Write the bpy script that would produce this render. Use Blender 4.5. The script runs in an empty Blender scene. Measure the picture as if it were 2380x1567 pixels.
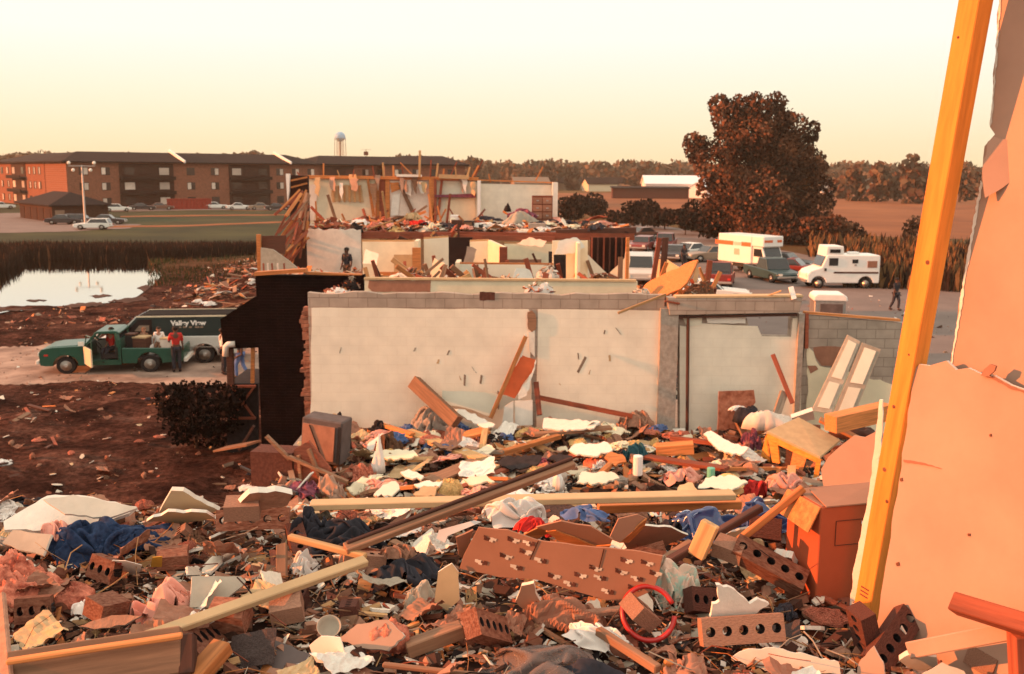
import bpy, math, random
import numpy as np
from mathutils import Vector, Matrix, Euler, noise
R = math.radians
V = Vector
sc = bpy.context.scene
col = sc.collection

# ---------------------------------------------------------------- camera
CAMZ, PITCH, ROLL, LENS = 7.3, 9.4, 0.35, 35.0
CM = Matrix.Rotation(R(90 - PITCH), 3, 'X') @ Matrix.Rotation(R(ROLL), 3, 'Z')
cd = bpy.data.cameras.new('camera'); cam = bpy.data.objects.new('camera', cd); col.objects.link(cam)
cam.matrix_world = Matrix.Translation((0, 0, CAMZ)) @ CM.to_4x4()
cd.lens, cd.sensor_width, cd.clip_start, cd.clip_end = LENS, 36.0, 0.05, 6000
cd.dof.use_dof = True; cd.dof.focus_distance = 4.4; cd.dof.aperture_fstop = 6.5
sc.camera = cam
C0 = V((0, 0, CAMZ))

# ---------------------------------------------------------------- sky, sun, exposure
SUN_EL, SUN_AZ = 13.0, 184.0      # azimuth of the sun, counted from +X towards +Y (180 = straight left)
w = bpy.data.worlds.new('World'); sc.world = w; w.use_nodes = True
nt = w.node_tree; N = nt.nodes; L = nt.links
bg = N['Background']; bg.inputs[1].default_value = 0.1
sky = N.new('ShaderNodeTexSky'); sky.sky_type = 'NISHITA'; sky.sun_disc = False
sky.sun_elevation = R(SUN_EL); sky.sun_rotation = R(90 - SUN_AZ); sky.dust_density = 3.0; sky.air_density = 1.3; sky.altitude = 200
tc = N.new('ShaderNodeTexCoord'); sp = N.new('ShaderNodeSeparateXYZ'); L.new(tc.outputs['Generated'], sp.inputs[0])
rp = N.new('ShaderNodeValToRGB'); L.new(sp.outputs['Z'], rp.inputs[0])
e = rp.color_ramp.elements
e[0].position = 0.0; e[0].color = (0.79, 0.62, 0.36, 1)
e[1].position = 1.0; e[1].color = (1.12, 1.0, 0.84, 1)
for p, c in ((0.035, (0.785, 0.69, 0.47, 1)), (0.08, (0.785, 0.745, 0.595, 1)), (0.125, (0.79, 0.785, 0.72, 1)), (0.3, (1.0, 0.92, 0.79, 1))):
    x = e.new(p); x.color = c
tint = N.new('ShaderNodeMixRGB'); tint.blend_type = 'MULTIPLY'; tint.inputs[0].default_value = 1
L.new(sky.outputs[0], tint.inputs[1]); tint.inputs[2].default_value = (1.35, 0.95, 0.62, 1)
up = N.new('ShaderNodeMixRGB'); up.blend_type = 'MULTIPLY'; up.inputs[0].default_value = 1
L.new(rp.outputs[0], up.inputs[1]); up.inputs[2].default_value = (10, 10, 10, 1)
mx = N.new('ShaderNodeMixRGB'); mx.inputs[0].default_value = 0.93
L.new(tint.outputs[0], mx.inputs[1]); L.new(up.outputs[0], mx.inputs[2])
L.new(mx.outputs[0], bg.inputs[0])
sd = bpy.data.lights.new('sun', 'SUN'); sun = bpy.data.objects.new('sun', sd); col.objects.link(sun)
sd.energy = 6.6; sd.angle = R(0.6); sd.color = (1.0, 0.285, 0.08)
sv = V((math.cos(R(SUN_AZ)) * math.cos(R(SUN_EL)), math.sin(R(SUN_AZ)) * math.cos(R(SUN_EL)), math.sin(R(SUN_EL))))
sun.rotation_euler = (-sv).to_track_quat('-Z', 'Y').to_euler(); sun.location = (-30, 0, 30)
vs = sc.view_settings; vs.view_transform = 'Standard'; vs.look = 'None'; vs.gamma = 1; vs.exposure = 0.46; vs.use_curve_mapping = False
sc.cycles.max_bounces = 6; sc.cycles.diffuse_bounces = 2

rnd = random.Random(11)
U = rnd.uniform

# ---------------------------------------------------------------- photo pixel (2380 x 1567) -> point in the place
def ray(px, py):
    x = (px / 2380 - .5) * 36 / LENS; y = (.5 - py / 1567) * (36 * 1567 / 2380) / LENS
    return CM @ V((x, y, -1))
def onz(px, py, z): d = ray(px, py); return C0 + d * ((z - CAMZ) / d.z)
def ony(px, py, y): d = ray(px, py); return C0 + d * (y / d.y)
def onp(px, py, p0, n): d = ray(px, py); return C0 + d * ((p0 - C0).dot(n) / d.dot(n))
def plane3(a, b, c):
    P = [onz(*q) for q in (a, b, c)]; n = (P[1] - P[0]).cross(P[2] - P[0]).normalized()
    if n.dot(C0 - P[0]) < 0: n = -n
    return P[0], n
def fb(x, y, z=0.0, o=4):
    return noise.fractal(V((x, y, z)), 0.6, 2.1, o)

# ---------------------------------------------------------------- materials
MATS = {}
def bs(m): return m.node_tree.nodes['Principled BSDF']
def newmat(k):
    m = bpy.data.materials.new(k); m.use_nodes = True; MATS[k] = m; return m
def c4(c, f=1.0): return (min(1, c[0] * f), min(1, c[1] * f), min(1, c[2] * f), 1)
def plain(k, c, rough=.85, var=.25, scale=5.0, bump=.15, spec=.2, metal=0, c2=None, rand=.25, stretch=None, detail=6, thr=(.35, .68)):
    m = newmat(k); t = m.node_tree; N = t.nodes; L = t.links; b = bs(m)
    tc = N.new('ShaderNodeTexCoord'); src = tc.outputs['Object']
    if stretch:
        mp = N.new('ShaderNodeMapping'); mp.inputs['Scale'].default_value = stretch; L.new(src, mp.inputs[0]); src = mp.outputs[0]
    oi = N.new('ShaderNodeObjectInfo')
    ad = N.new('ShaderNodeVectorMath'); ad.operation = 'ADD'; L.new(src, ad.inputs[0])
    ml = N.new('ShaderNodeVectorMath'); ml.operation = 'SCALE'; ml.inputs[0].default_value = (37, 17, 29); L.new(oi.outputs['Random'], ml.inputs['Scale']); L.new(ml.outputs[0], ad.inputs[1])
    no = N.new('ShaderNodeTexNoise'); no.inputs['Scale'].default_value = scale; no.inputs['Detail'].default_value = detail; no.inputs['Roughness'].default_value = .62; L.new(ad.outputs[0], no.inputs['Vector'])
    r = N.new('ShaderNodeValToRGB'); L.new(no.outputs['Fac'], r.inputs[0])
    r.color_ramp.elements[0].position, r.color_ramp.elements[1].position = thr
    r.color_ramp.elements[0].color = c4(c, 1 - var); r.color_ramp.elements[1].color = c4(c2) if c2 else c4(c, 1 + var)
    mr = N.new('ShaderNodeMapRange'); mr.inputs['To Min'].default_value = 1 - rand; mr.inputs['To Max'].default_value = 1 + rand * .7; L.new(oi.outputs['Random'], mr.inputs[0])
    mu = N.new('ShaderNodeVectorMath'); mu.operation = 'SCALE'; L.new(r.outputs[0], mu.inputs[0]); L.new(mr.outputs[0], mu.inputs['Scale'])
    L.new(mu.outputs[0], b.inputs['Base Color'])
    b.inputs['Roughness'].default_value = rough; b.inputs['Specular IOR Level'].default_value = spec; b.inputs['Metallic'].default_value = metal
    if bump:
        bu = N.new('ShaderNodeBump'); bu.inputs['Strength'].default_value = bump; bu.inputs['Distance'].default_value = .02; L.new(no.outputs['Fac'], bu.inputs['Height']); L.new(bu.outputs[0], b.inputs['Normal'])
    return m
def masonry(k, c1, c2, mortar, bw, bh, ms=.012, plane='xz', bump=.4, rough=.9, var=.35):
    m = newmat(k); t = m.node_tree; N = t.nodes; L = t.links; b = bs(m)
    tc = N.new('ShaderNodeTexCoord'); s = N.new('ShaderNodeSeparateXYZ'); L.new(tc.outputs['Object'], s.inputs[0])
    cb = N.new('ShaderNodeCombineXYZ'); L.new(s.outputs['X' if plane[0] == 'x' else 'Y'], cb.inputs[0]); L.new(s.outputs['Z'], cb.inputs[1])
    br = N.new('ShaderNodeTexBrick'); br.inputs['Scale'].default_value = 1; br.inputs['Brick Width'].default_value = bw; br.inputs['Row Height'].default_value = bh
    br.inputs['Mortar Size'].default_value = ms; br.inputs['Color1'].default_value = c4(c1); br.inputs['Color2'].default_value = c4(c2); br.inputs['Mortar'].default_value = c4(mortar); br.inputs['Mortar Smooth'].default_value = .3
    L.new(cb.outputs[0], br.inputs['Vector'])
    no = N.new('ShaderNodeTexNoise'); no.inputs['Scale'].default_value = 3; no.inputs['Detail'].default_value = 8; L.new(tc.outputs['Object'], no.inputs['Vector'])
    mr = N.new('ShaderNodeMapRange'); mr.inputs['From Min'].default_value = .3; mr.inputs['From Max'].default_value = .7; mr.inputs['To Min'].default_value = 1 - var; mr.inputs['To Max'].default_value = 1 + var; L.new(no.outputs['Fac'], mr.inputs[0])
    mu = N.new('ShaderNodeVectorMath'); mu.operation = 'SCALE'; L.new(br.outputs['Color'], mu.inputs[0]); L.new(mr.outputs[0], mu.inputs['Scale']); L.new(mu.outputs[0], b.inputs['Base Color'])
    bu = N.new('ShaderNodeBump'); bu.inputs['Strength'].default_value = bump; bu.inputs['Distance'].default_value = .01; bu.invert = True; L.new(br.outputs['Fac'], bu.inputs['Height']); L.new(bu.outputs[0], b.inputs['Normal'])
    b.inputs['Roughness'].default_value = rough; b.inputs['Specular IOR Level'].default_value = .04
    return m
WOODST = (1.2, 22, 22)
def wood(k, c, var=.3, rand=.3, rough=.7): return plain(k, c, rough, var, 1.6, .12, .25, 0, None, rand, WOODST)
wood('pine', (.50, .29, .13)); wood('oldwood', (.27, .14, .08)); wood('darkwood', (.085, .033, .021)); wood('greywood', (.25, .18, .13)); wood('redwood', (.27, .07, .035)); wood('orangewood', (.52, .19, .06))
plain('drywall', (.68, .60, .49), .9, .08, 9, .12, rand=.2); plain('chalk', (.74, .69, .60), .9, .07, 14, .3, rand=.1)
plain('greydrywall', (.44, .38, .30), .9, .12, 8, .12, rand=.25); plain('whitepaint', (.76, .72, .64), .7, .08, 4, .05, rand=.12)
plain('wallcream', (.77, .68, .49), .75, .08, 2, .03, rand=.12); plain('wallgreen', (.70, .67, .54), .75, .06, 2, .03, rand=.1)
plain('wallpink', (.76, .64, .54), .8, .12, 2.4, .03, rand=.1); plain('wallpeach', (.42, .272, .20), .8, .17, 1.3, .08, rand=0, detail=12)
plain('brownpaper', (.33, .155, .10), .9, .15, 5, .1, rand=.2); plain('cardboard', (.36, .18, .115), .9, .08, 4, .05, rand=.15); plain('tanboard', (.52, .36, .20), .85, .1, 5, .05, rand=.15)
plain('yellowcard', (.62, .34, .05)); plain('brick', (.25, .08, .045), .92, .3, 9, .5, rand=.35, c2=(.36, .16, .10), detail=12); plain('palebrick', (.36, .19, .125), .92, .2, 22, .5, rand=.2); plain('darkbrick', (.11, .042, .03), .92, .25, 20, .5, rand=.25)
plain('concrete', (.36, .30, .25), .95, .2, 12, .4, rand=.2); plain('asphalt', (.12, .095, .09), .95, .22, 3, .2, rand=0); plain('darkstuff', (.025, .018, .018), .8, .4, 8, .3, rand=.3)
plain('insul', (.60, .145, .09), .95, .5, 26, 1, rand=.15, c2=(.84, .30, .19), detail=12); plain('insulyellow', (.75, .48, .2), .95, .25, 30, 1, rand=.15)
plain('jeans', (.014, .028, .075), .9, .35, 30, .4, rand=.15, c2=(.035, .065, .14)); plain('pinkcloth', (.72, .33, .25), .85, .08, 8, .2, rand=.05); plain('whitecloth', (.78, .72, .66), .85, .06, 8, .2, rand=.1)
plain('darkcloth', (.035, .035, .045), .9, .4, 10, .3, rand=.3); plain('reddoor', (.50, .12, .045), .6, .15, 4, .05, rand=0); plain('bluecloth', (.10, .16, .33), .9, .2, 10, .3, rand=.2); plain('redcloth', (.50, .03, .025), .85, .2, 10, .2, rand=.15); plain('tealcloth', (.03, .10, .12), .85, .25, 10, .2, rand=.1)
plain('browncloth', (.17, .085, .05), .9, .3, 9, .3, rand=.3); plain('purplecloth', (.2, .06, .09), .9, .3, 9, .3, rand=.2)
plain('shingle', (.085, .06, .055), .95, .3, 20, .5, rand=.3); plain('dirt', (.05, .022, .016), .97, .45, .9, .5, rand=0, c2=(.10, .05, .035), detail=12)
plain('gravel', (.27, .175, .135), .97, .35, .8, .4, rand=0, c2=(.42, .30, .235), detail=12); plain('metal', (.45, .42, .40), .45, .15, 6, .05, .5, .7, rand=.2); plain('rust', (.16, .06, .035), .8, .4, 10, .3, rand=.2)
plain('blackpl', (.02, .02, .022), .4, .2, 5, 0, .4); plain('rubber', (.018, .016, .016), .8, .2, 10, .1, rand=0); plain('rim', (.42, .38, .34), .35, .1, 5, 0, .5, .5, rand=0)
plain('redplastic', (.52, .022, .016), .35, .1, 5, 0, .5); plain('whiteplastic', (.8, .78, .74), .4, .04, 5, 0, .5); plain('greenplastic', (.15, .5, .36), .4, .05, 5, 0, .4, rand=.1)
plain('skin', (.40, .22, .15), .6, .05, 5, 0, .3); plain('darkskin', (.10, .045, .03), .6, .05, 5, 0, .3, rand=0); plain('hair', (.02, .013, .01), .6, .1, 20, .2)
plain('yellowpost', (.76, .28, .05), .7, .28, 1.1, .2, rand=0, stretch=(1.4, 16, 16), detail=12); plain('carton', (.38, .085, .035), .85, .07, 4, .05, rand=.05)
plain('white', (.8, .77, .72), .4, .04, 3, 0, .4, rand=.05); plain('cream', (.62, .54, .38), .5, .05, 3, 0, .3, rand=0); plain('orange', (.62, .13, .04), .5, .05, 3, 0, .3, rand=0)
plain('carpaint_green', (.010, .072, .048), .3, .1, 3, 0, .5, rand=0); plain('carpaint_teal', (.022, .055, .058), .3, .1, 3, 0, .5, rand=0); plain('carpaint_silver', (.52, .52, .48), .3, .05, 3, 0, .5, rand=0); plain('carpaint_darkgreen', (.012, .03, .03), .3, .1, 3, 0, .5, rand=0)
plain('carpaint_red', (.19, .025, .018), .3, .1, 3, 0, .5, rand=0); plain('carpaint_brown', (.16, .07, .045), .3, .1, 3, 0, .5, rand=0); plain('carpaint_tan', (.28, .20, .14), .35, .1, 3, 0, .5, rand=0); plain('carpaint_dark', (.03, .025, .028), .3, .1, 3, 0, .5, rand=0); plain('carpaint_white', (.74, .73, .68), .35, .04, 3, 0, .5, rand=0)
plain('glass', (.02, .024, .026), .08, .1, 2, 0, .6, rand=0); plain('lamp', (.8, .75, .65), .3, .05, 3, 0, .5, rand=0)
plain('field', (.20, .065, .022), .97, .25, .04, 0, rand=0, c2=(.27, .10, .035), detail=10); plain('lawn', (.018, .034, .008), .97, .5, .12, 0, rand=0, c2=(.04, .046, .013), detail=12); plain('grassland', (.13, .085, .04), .97, .3, .02, 0, rand=0, detail=12)
plain('road', (.175, .135, .12), .95, .12, .5, .1, rand=0, detail=12)
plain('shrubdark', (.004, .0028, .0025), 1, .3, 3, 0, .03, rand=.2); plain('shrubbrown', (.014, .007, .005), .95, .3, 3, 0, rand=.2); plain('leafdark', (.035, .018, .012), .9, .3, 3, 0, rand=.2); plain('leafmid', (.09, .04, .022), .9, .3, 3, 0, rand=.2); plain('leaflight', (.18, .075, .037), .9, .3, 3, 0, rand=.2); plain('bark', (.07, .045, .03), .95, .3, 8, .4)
plain('farleaf', (.085, .062, .042), .95, .3, .3, 0, rand=.25); plain('farleaf2', (.13, .085, .05), .95, .3, .3, 0, rand=.25); plain('reed', (.022, .012, .008), .95, .3, 2, 0, rand=0); plain('reedtan', (.12, .05, .026), .95, .3, 2, 0, rand=0); plain('corn', (.16, .085, .035), .95, .3, 2, 0, rand=0)
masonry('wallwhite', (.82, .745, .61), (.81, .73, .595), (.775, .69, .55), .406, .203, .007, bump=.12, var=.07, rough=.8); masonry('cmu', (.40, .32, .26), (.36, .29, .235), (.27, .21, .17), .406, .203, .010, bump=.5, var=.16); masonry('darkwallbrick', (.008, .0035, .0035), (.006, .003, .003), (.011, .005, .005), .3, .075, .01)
masonry('aptbrick', (.235, .092, .055), (.19, .075, .047), (.23, .12, .085), .5, .2, .02, var=.2); masonry('garagebrick', (.07, .033, .022), (.055, .027, .02), (.07, .04, .03), .5, .2, .02, var=.2)
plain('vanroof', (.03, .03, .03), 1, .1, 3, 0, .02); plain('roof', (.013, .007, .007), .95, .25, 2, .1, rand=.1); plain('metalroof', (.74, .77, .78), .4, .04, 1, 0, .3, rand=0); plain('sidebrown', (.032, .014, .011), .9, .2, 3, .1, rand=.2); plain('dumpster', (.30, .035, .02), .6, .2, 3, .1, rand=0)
plain('towerblue', (.22, .42, .60), .5, .04, 1, 0, .3, rand=0); plain('palewin', (.62, .52, .44), .3, .1, 1, 0, .4, rand=.4); plain('darkwin', (.03, .022, .022), .15, .1, 1, 0, .5, rand=.4); plain('floral', (.78, .60, .48), .9, .1, 26, .4, rand=0, c2=(.42, .55, .46), thr=(.48, .56)); plain('haze_tan', (.3, .2, .14), .9, .1, .2, 0)
def special():
    m = newmat('water'); b = bs(m); b.inputs['Base Color'].default_value = (.58, .52, .41, 1); b.inputs['Roughness'].default_value = .03; b.inputs['Metallic'].default_value = 1
    t = m.node_tree; n = t.nodes.new('ShaderNodeTexNoise'); n.inputs['Scale'].default_value = .5; n.inputs['Detail'].default_value = 5
    tc = t.nodes.new('ShaderNodeTexCoord'); t.links.new(tc.outputs['Object'], n.inputs['Vector'])
    bu = t.nodes.new('ShaderNodeBump'); bu.inputs['Strength'].default_value = .07; bu.inputs['Distance'].default_value = .05; t.links.new(n.outputs['Fac'], bu.inputs['Height']); t.links.new(bu.outputs[0], b.inputs['Normal'])
    m = newmat('polythene'); b = bs(m); b.inputs['Base Color'].default_value = (.06, .10, .26, 1); b.inputs['Roughness'].default_value = .2; b.inputs['Transmission Weight'].default_value = .35; b.inputs['Specular IOR Level'].default_value = .6
    m = newmat('clearplastic'); b = bs(m); b.inputs['Base Color'].default_value = (.45, .36, .33, 1); b.inputs['Roughness'].default_value = .15; b.inputs['Transmission Weight'].default_value = .7; b.inputs['IOR'].default_value = 1.1; b.inputs['Specular IOR Level'].default_value = .8
special()

# ---------------------------------------------------------------- mesh builder
Z = V((0, 0, 1))
class MB:
    def __init__(s): s.v = []; s.f = []; s.m = []
    def add(s, vs, fs, mi=0):
        o = len(s.v); s.v += [V(p) for p in vs]; s.f += [[i + o for i in f] for f in fs]; s.m += [mi] * len(fs); return s
    def box(s, c, d, rot=None, mi=0, jit=0):
        c = V(c); vs = []
        for x in (-1, 1):
            for y in (-1, 1):
                for z in (-1, 1):
                    p = V((x * d[0] / 2, y * d[1] / 2, z * d[2] / 2))
                    if jit: p += V((U(-1, 1), U(-1, 1), U(-1, 1))) * jit
                    vs.append(c + (rot @ p if rot else p))
        return s.add(vs, [(0, 1, 3, 2), (4, 6, 7, 5), (0, 4, 5, 1), (2, 3, 7, 6), (0, 2, 6, 4), (1, 5, 7, 3)], mi)
    def bar(s, a, b, w, h, up=Z, mi=0):
        a, b = V(a), V(b); x = (b - a); l = x.length; x.normalize(); y = V(up).cross(x)
        if y.length < 1e-4: y = V((0, 1, 0)).cross(x)
        y.normalize(); z = x.cross(y); r = Matrix((x, y, z)).transposed()
        return s.box((a + b) / 2, (l, w, h), r, mi)
    def tube(s, pts, r, n=8, mi=0, caps=True):
        pts = [V(p) for p in pts]; rs = r if isinstance(r, (list, tuple)) else [r] * len(pts); vs = []
        ref = None
        for i, p in enumerate(pts):
            t = (pts[min(i + 1, len(pts) - 1)] - pts[max(i - 1, 0)]).normalized()
            if ref is None: ref = t.orthogonal().normalized()
            a = (ref - t * ref.dot(t)).normalized(); ref = a; b = t.cross(a)
            for k in range(n):
                q = 2 * math.pi * k / n; vs.append(p + (a * math.cos(q) + b * math.sin(q)) * rs[i])
        fs = []
        for i in range(len(pts) - 1):
            for k in range(n): fs.append((i * n + k, i * n + (k + 1) % n, (i + 1) * n + (k + 1) % n, (i + 1) * n + k))
        if caps: fs += [tuple(range(n))[::-1], tuple(range((len(pts) - 1) * n, len(pts) * n))]
        return s.add(vs, fs, mi)
    def lathe(s, prof, c=(0, 0, 0), n=16, mi=0, rot=None):
        c = V(c); vs = []; fs = []
        for r, z in prof:
            for k in range(n):
                q = 2 * math.pi * k / n; p = V((r * math.cos(q), r * math.sin(q), z)); vs.append(c + (rot @ p if rot else p))
        for i in range(len(prof) - 1):
            for k in range(n): fs.append((i * n + k, i * n + (k + 1) % n, (i + 1) * n + (k + 1) % n, (i + 1) * n + k))
        fs += [tuple(range(n))[::-1], tuple(range((len(prof) - 1) * n, len(prof) * n))]
        return s.add(vs, fs, mi)
    def prism(s, o, vec, mi=0, mi2=None):
        o = [V(p) for p in o]; n = len(o); vec = V(vec)
        if n > 2:
            nn = V((0, 0, 0))
            for i in range(n): nn += (o[i] - o[0]).cross(o[(i + 1) % n] - o[0])
            if nn.dot(vec) > 0: o = o[::-1]
        k = len(s.v); s.v += o + [p + vec for p in o]
        s.f += [list(range(k, k + n)), list(range(k + n, k + 2 * n))[::-1]]; s.m += [mi, mi]
        for i in range(n): s.f.append([k + i, k + n + i, k + n + (i + 1) % n, k + (i + 1) % n]); s.m.append(mi if mi2 is None else mi2)
        return s
    def grid(s, fn, nu, nv, t=None, mi=0):
        g = [[V(fn(i / nu, j / nv)) for j in range(nv + 1)] for i in range(nu + 1)]; k = len(s.v); n1 = nv + 1
        s.v += [p for row in g for p in row]
        for i in range(nu):
            for j in range(nv): s.f.append([k + i * n1 + j, k + (i + 1) * n1 + j, k + (i + 1) * n1 + j + 1, k + i * n1 + j + 1]); s.m.append(mi)
        if t is not None:
            k2 = len(s.v); t = V(t); s.v += [p + t for row in g for p in row]
            for i in range(nu):
                for j in range(nv): s.f.append([k2 + i * n1 + j, k2 + i * n1 + j + 1, k2 + (i + 1) * n1 + j + 1, k2 + (i + 1) * n1 + j]); s.m.append(mi)
            ed = [(i, 0) for i in range(nu + 1)] + [(nu, j) for j in range(1, nv + 1)] + [(i, nv) for i in range(nu - 1, -1, -1)] + [(0, j) for j in range(nv - 1, -1, -1)]
            for a, b in zip(ed, ed[1:]):
                A, B = a[0] * n1 + a[1], b[0] * n1 + b[1]; s.f.append([k + B, k + A, k2 + A, k2 + B]); s.m.append(mi)
        return s
    def blob(s, c, r, seed=0, amp=.3, fr=1.2, nu=14, nv=9, mi=0, rough=0):
        c = V(c); vs = []; fs = []
        for j in range(nv + 1):
            th = math.pi * j / nv
            for i in range(nu):
                ph = 2 * math.pi * i / nu; d = V((math.sin(th) * math.cos(ph), math.sin(th) * math.sin(ph), math.cos(th)))
                k = 1 + amp * noise.fractal(d * fr + V((seed * 7.3, seed * 3.1, seed)), .6, 2, 4)
                if rough: k += rough * noise.noise(d * 9 + V((seed, 5, 2)))
                vs.append(c + V((d.x * r[0], d.y * r[1], d.z * r[2])) * k)
        for j in range(nv):
            for i in range(nu): fs.append((j * nu + i, (j + 1) * nu + i, (j + 1) * nu + (i + 1) % nu, j * nu + (i + 1) % nu))
        return s.add(vs, fs, mi)
    def heap(s, c, rx, ry, h, seed=0, fold=.5, fr=4, nr=16, na=40, mi=0, rot=0, sharp=1.0, low=-.05, fuzz=0):
        """a crumpled soft heap: a low lobed mound with drawn folds, closed underneath"""
        c = V(c); vs = []; fs = []; ca, sa = math.cos(rot), math.sin(rot); A = seed * 1.1; cA, sA = math.cos(A), math.sin(A); cB, sB = math.cos(A + 1.2), math.sin(A + 1.2)
        for j in range(nr + 1):
            q = max(j / nr, .02)
            for i in range(na):
                a = 2 * math.pi * i / na; x, y = math.cos(a) * q, math.sin(a) * q
                wx = x + .30 * noise.noise(V((x * 1.9 + seed, y * 1.9, seed * .7))); wy = y + .30 * noise.noise(V((x * 1.9, y * 1.9 + seed, seed * 1.7)))
                if fuzz: rg = .5 + .42 * noise.fractal(V((x * fr * .5 + seed, y * fr * .5, seed)), .7, 2.2, 6)
                else:
                    r1 = abs(math.sin(math.pi * (wx * cA + wy * sA) * fr * .62)) ** .8; r2 = abs(math.sin(math.pi * (wx * cB + wy * sB) * fr * .9 + 1.3)) ** .8; k = .5 + .9 * noise.noise(V((x * 1.5 + 3, y * 1.5, seed * 2.3))); k = max(0, min(1, k)); rg = r1 * k + r2 * (1 - k)
                lowf = .78 + .75 * noise.noise(V((x * 1.3 + seed * 2.1, y * 1.3, seed + .5)))
                ed = 1 + .34 * noise.noise(V((math.cos(a) * 1.7 + seed, math.sin(a) * 1.7, seed * 2.0))) + .10 * noise.noise(V((math.cos(a) * 5, math.sin(a) * 5, seed)))
                f = max(0, 1 - q ** 2.6) ** .75
                zz = h * (f * max(.15, lowf) * (1 - fold * .5) + fold * .55 * rg * f ** .6 * sharp) + (low if j == nr else 0)
                zz += h * .07 * noise.noise(V((x * 9 + seed, y * 9, seed))) * (f ** .4)
                X, Y = x * rx * ed, y * ry * ed; X += rx * .07 * noise.noise(V((x * 6, y * 6, seed + 4))); Y += ry * .07 * noise.noise(V((x * 6, y * 6, seed + 8)))
                vs.append(c + V((X * ca - Y * sa, X * sa + Y * ca, zz)))
        for j in range(nr):
            for i in range(na): fs.append((j * na + i, (j + 1) * na + i, (j + 1) * na + (i + 1) % na, j * na + (i + 1) % na))
        fs.append(tuple(range(na))); fs.append(tuple(nr * na + i for i in range(na))[::-1])
        return s.add(vs, fs, mi)
    def drape(s, c, rx, ry, h, seed=0, rot=0, mi=0, comp=.62, bump=.3):
        P = drape(seed, comp, bump); n = P.shape[0]; ca, sa = math.cos(rot), math.sin(rot); c = V(c); vs = []
        for i in range(n):
            for j in range(n):
                x, y, z = P[i, j]; X, Y = x * rx, y * ry; vs.append(c + V((X * ca - Y * sa, X * sa + Y * ca, z * h)))
        return s.add(vs, [(i * n + j, (i + 1) * n + j, (i + 1) * n + j + 1, i * n + j + 1) for i in range(n - 1) for j in range(n - 1)], mi)
    def splinters(s, c, rx, ry, h, n, seed, nm):
        rr = random.Random(seed); c = V(c)
        for _ in range(n):
            a = rr.uniform(0, 6.28); q = rr.random() ** .6; p = c + V((math.cos(a) * rx * q, math.sin(a) * ry * q, h * (1 - q ** 1.6) * rr.uniform(.3, 1)))
            l = rx * rr.uniform(.12, .6); fl = rr.random() < .5
            s.box(p, (l, l * (rr.uniform(.4, .9) if fl else rr.uniform(.05, .16)), l * (.05 if fl else .08)), Euler((rr.gauss(0, .6), rr.gauss(0, .5), rr.uniform(0, 6.3))).to_matrix(), rr.randrange(nm), l * .03)
        return s
    def build(s, name, mats, parent=None, origin=None, smooth=False, bevel=0, seg=1, kind=None):
        if isinstance(mats, str): mats = [mats]
        if origin is None:
            if parent is not None: origin = WL[parent.name]
            else:
                xs = [p.x for p in s.v]; ys = [p.y for p in s.v]; zs = [p.z for p in s.v]; origin = V(((min(xs) + max(xs)) / 2, (min(ys) + max(ys)) / 2, min(zs)))
        origin = V(origin)
        me = bpy.data.meshes.new(name); me.from_pydata([tuple(p - origin) for p in s.v], [], s.f)
        for k in mats: me.materials.append(MATS[k])
        me.polygons.foreach_set('material_index', s.m)
        if smooth: me.polygons.foreach_set('use_smooth', [True] * len(me.polygons))
        me.update()
        o = bpy.data.objects.new(name, me); col.objects.link(o)
        if parent is not None: o.parent = parent; o.location = origin - WL[parent.name]
        else: o.location = origin
        WL[o.name] = origin
        if bevel:
            b = o.modifiers.new('bevel', 'BEVEL'); b.width = bevel; b.segments = seg; b.limit_method = 'ANGLE'; b.angle_limit = R(40)
        if kind: o['kind'] = kind
        return o
WL = {}
DRAPES = {}
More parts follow.
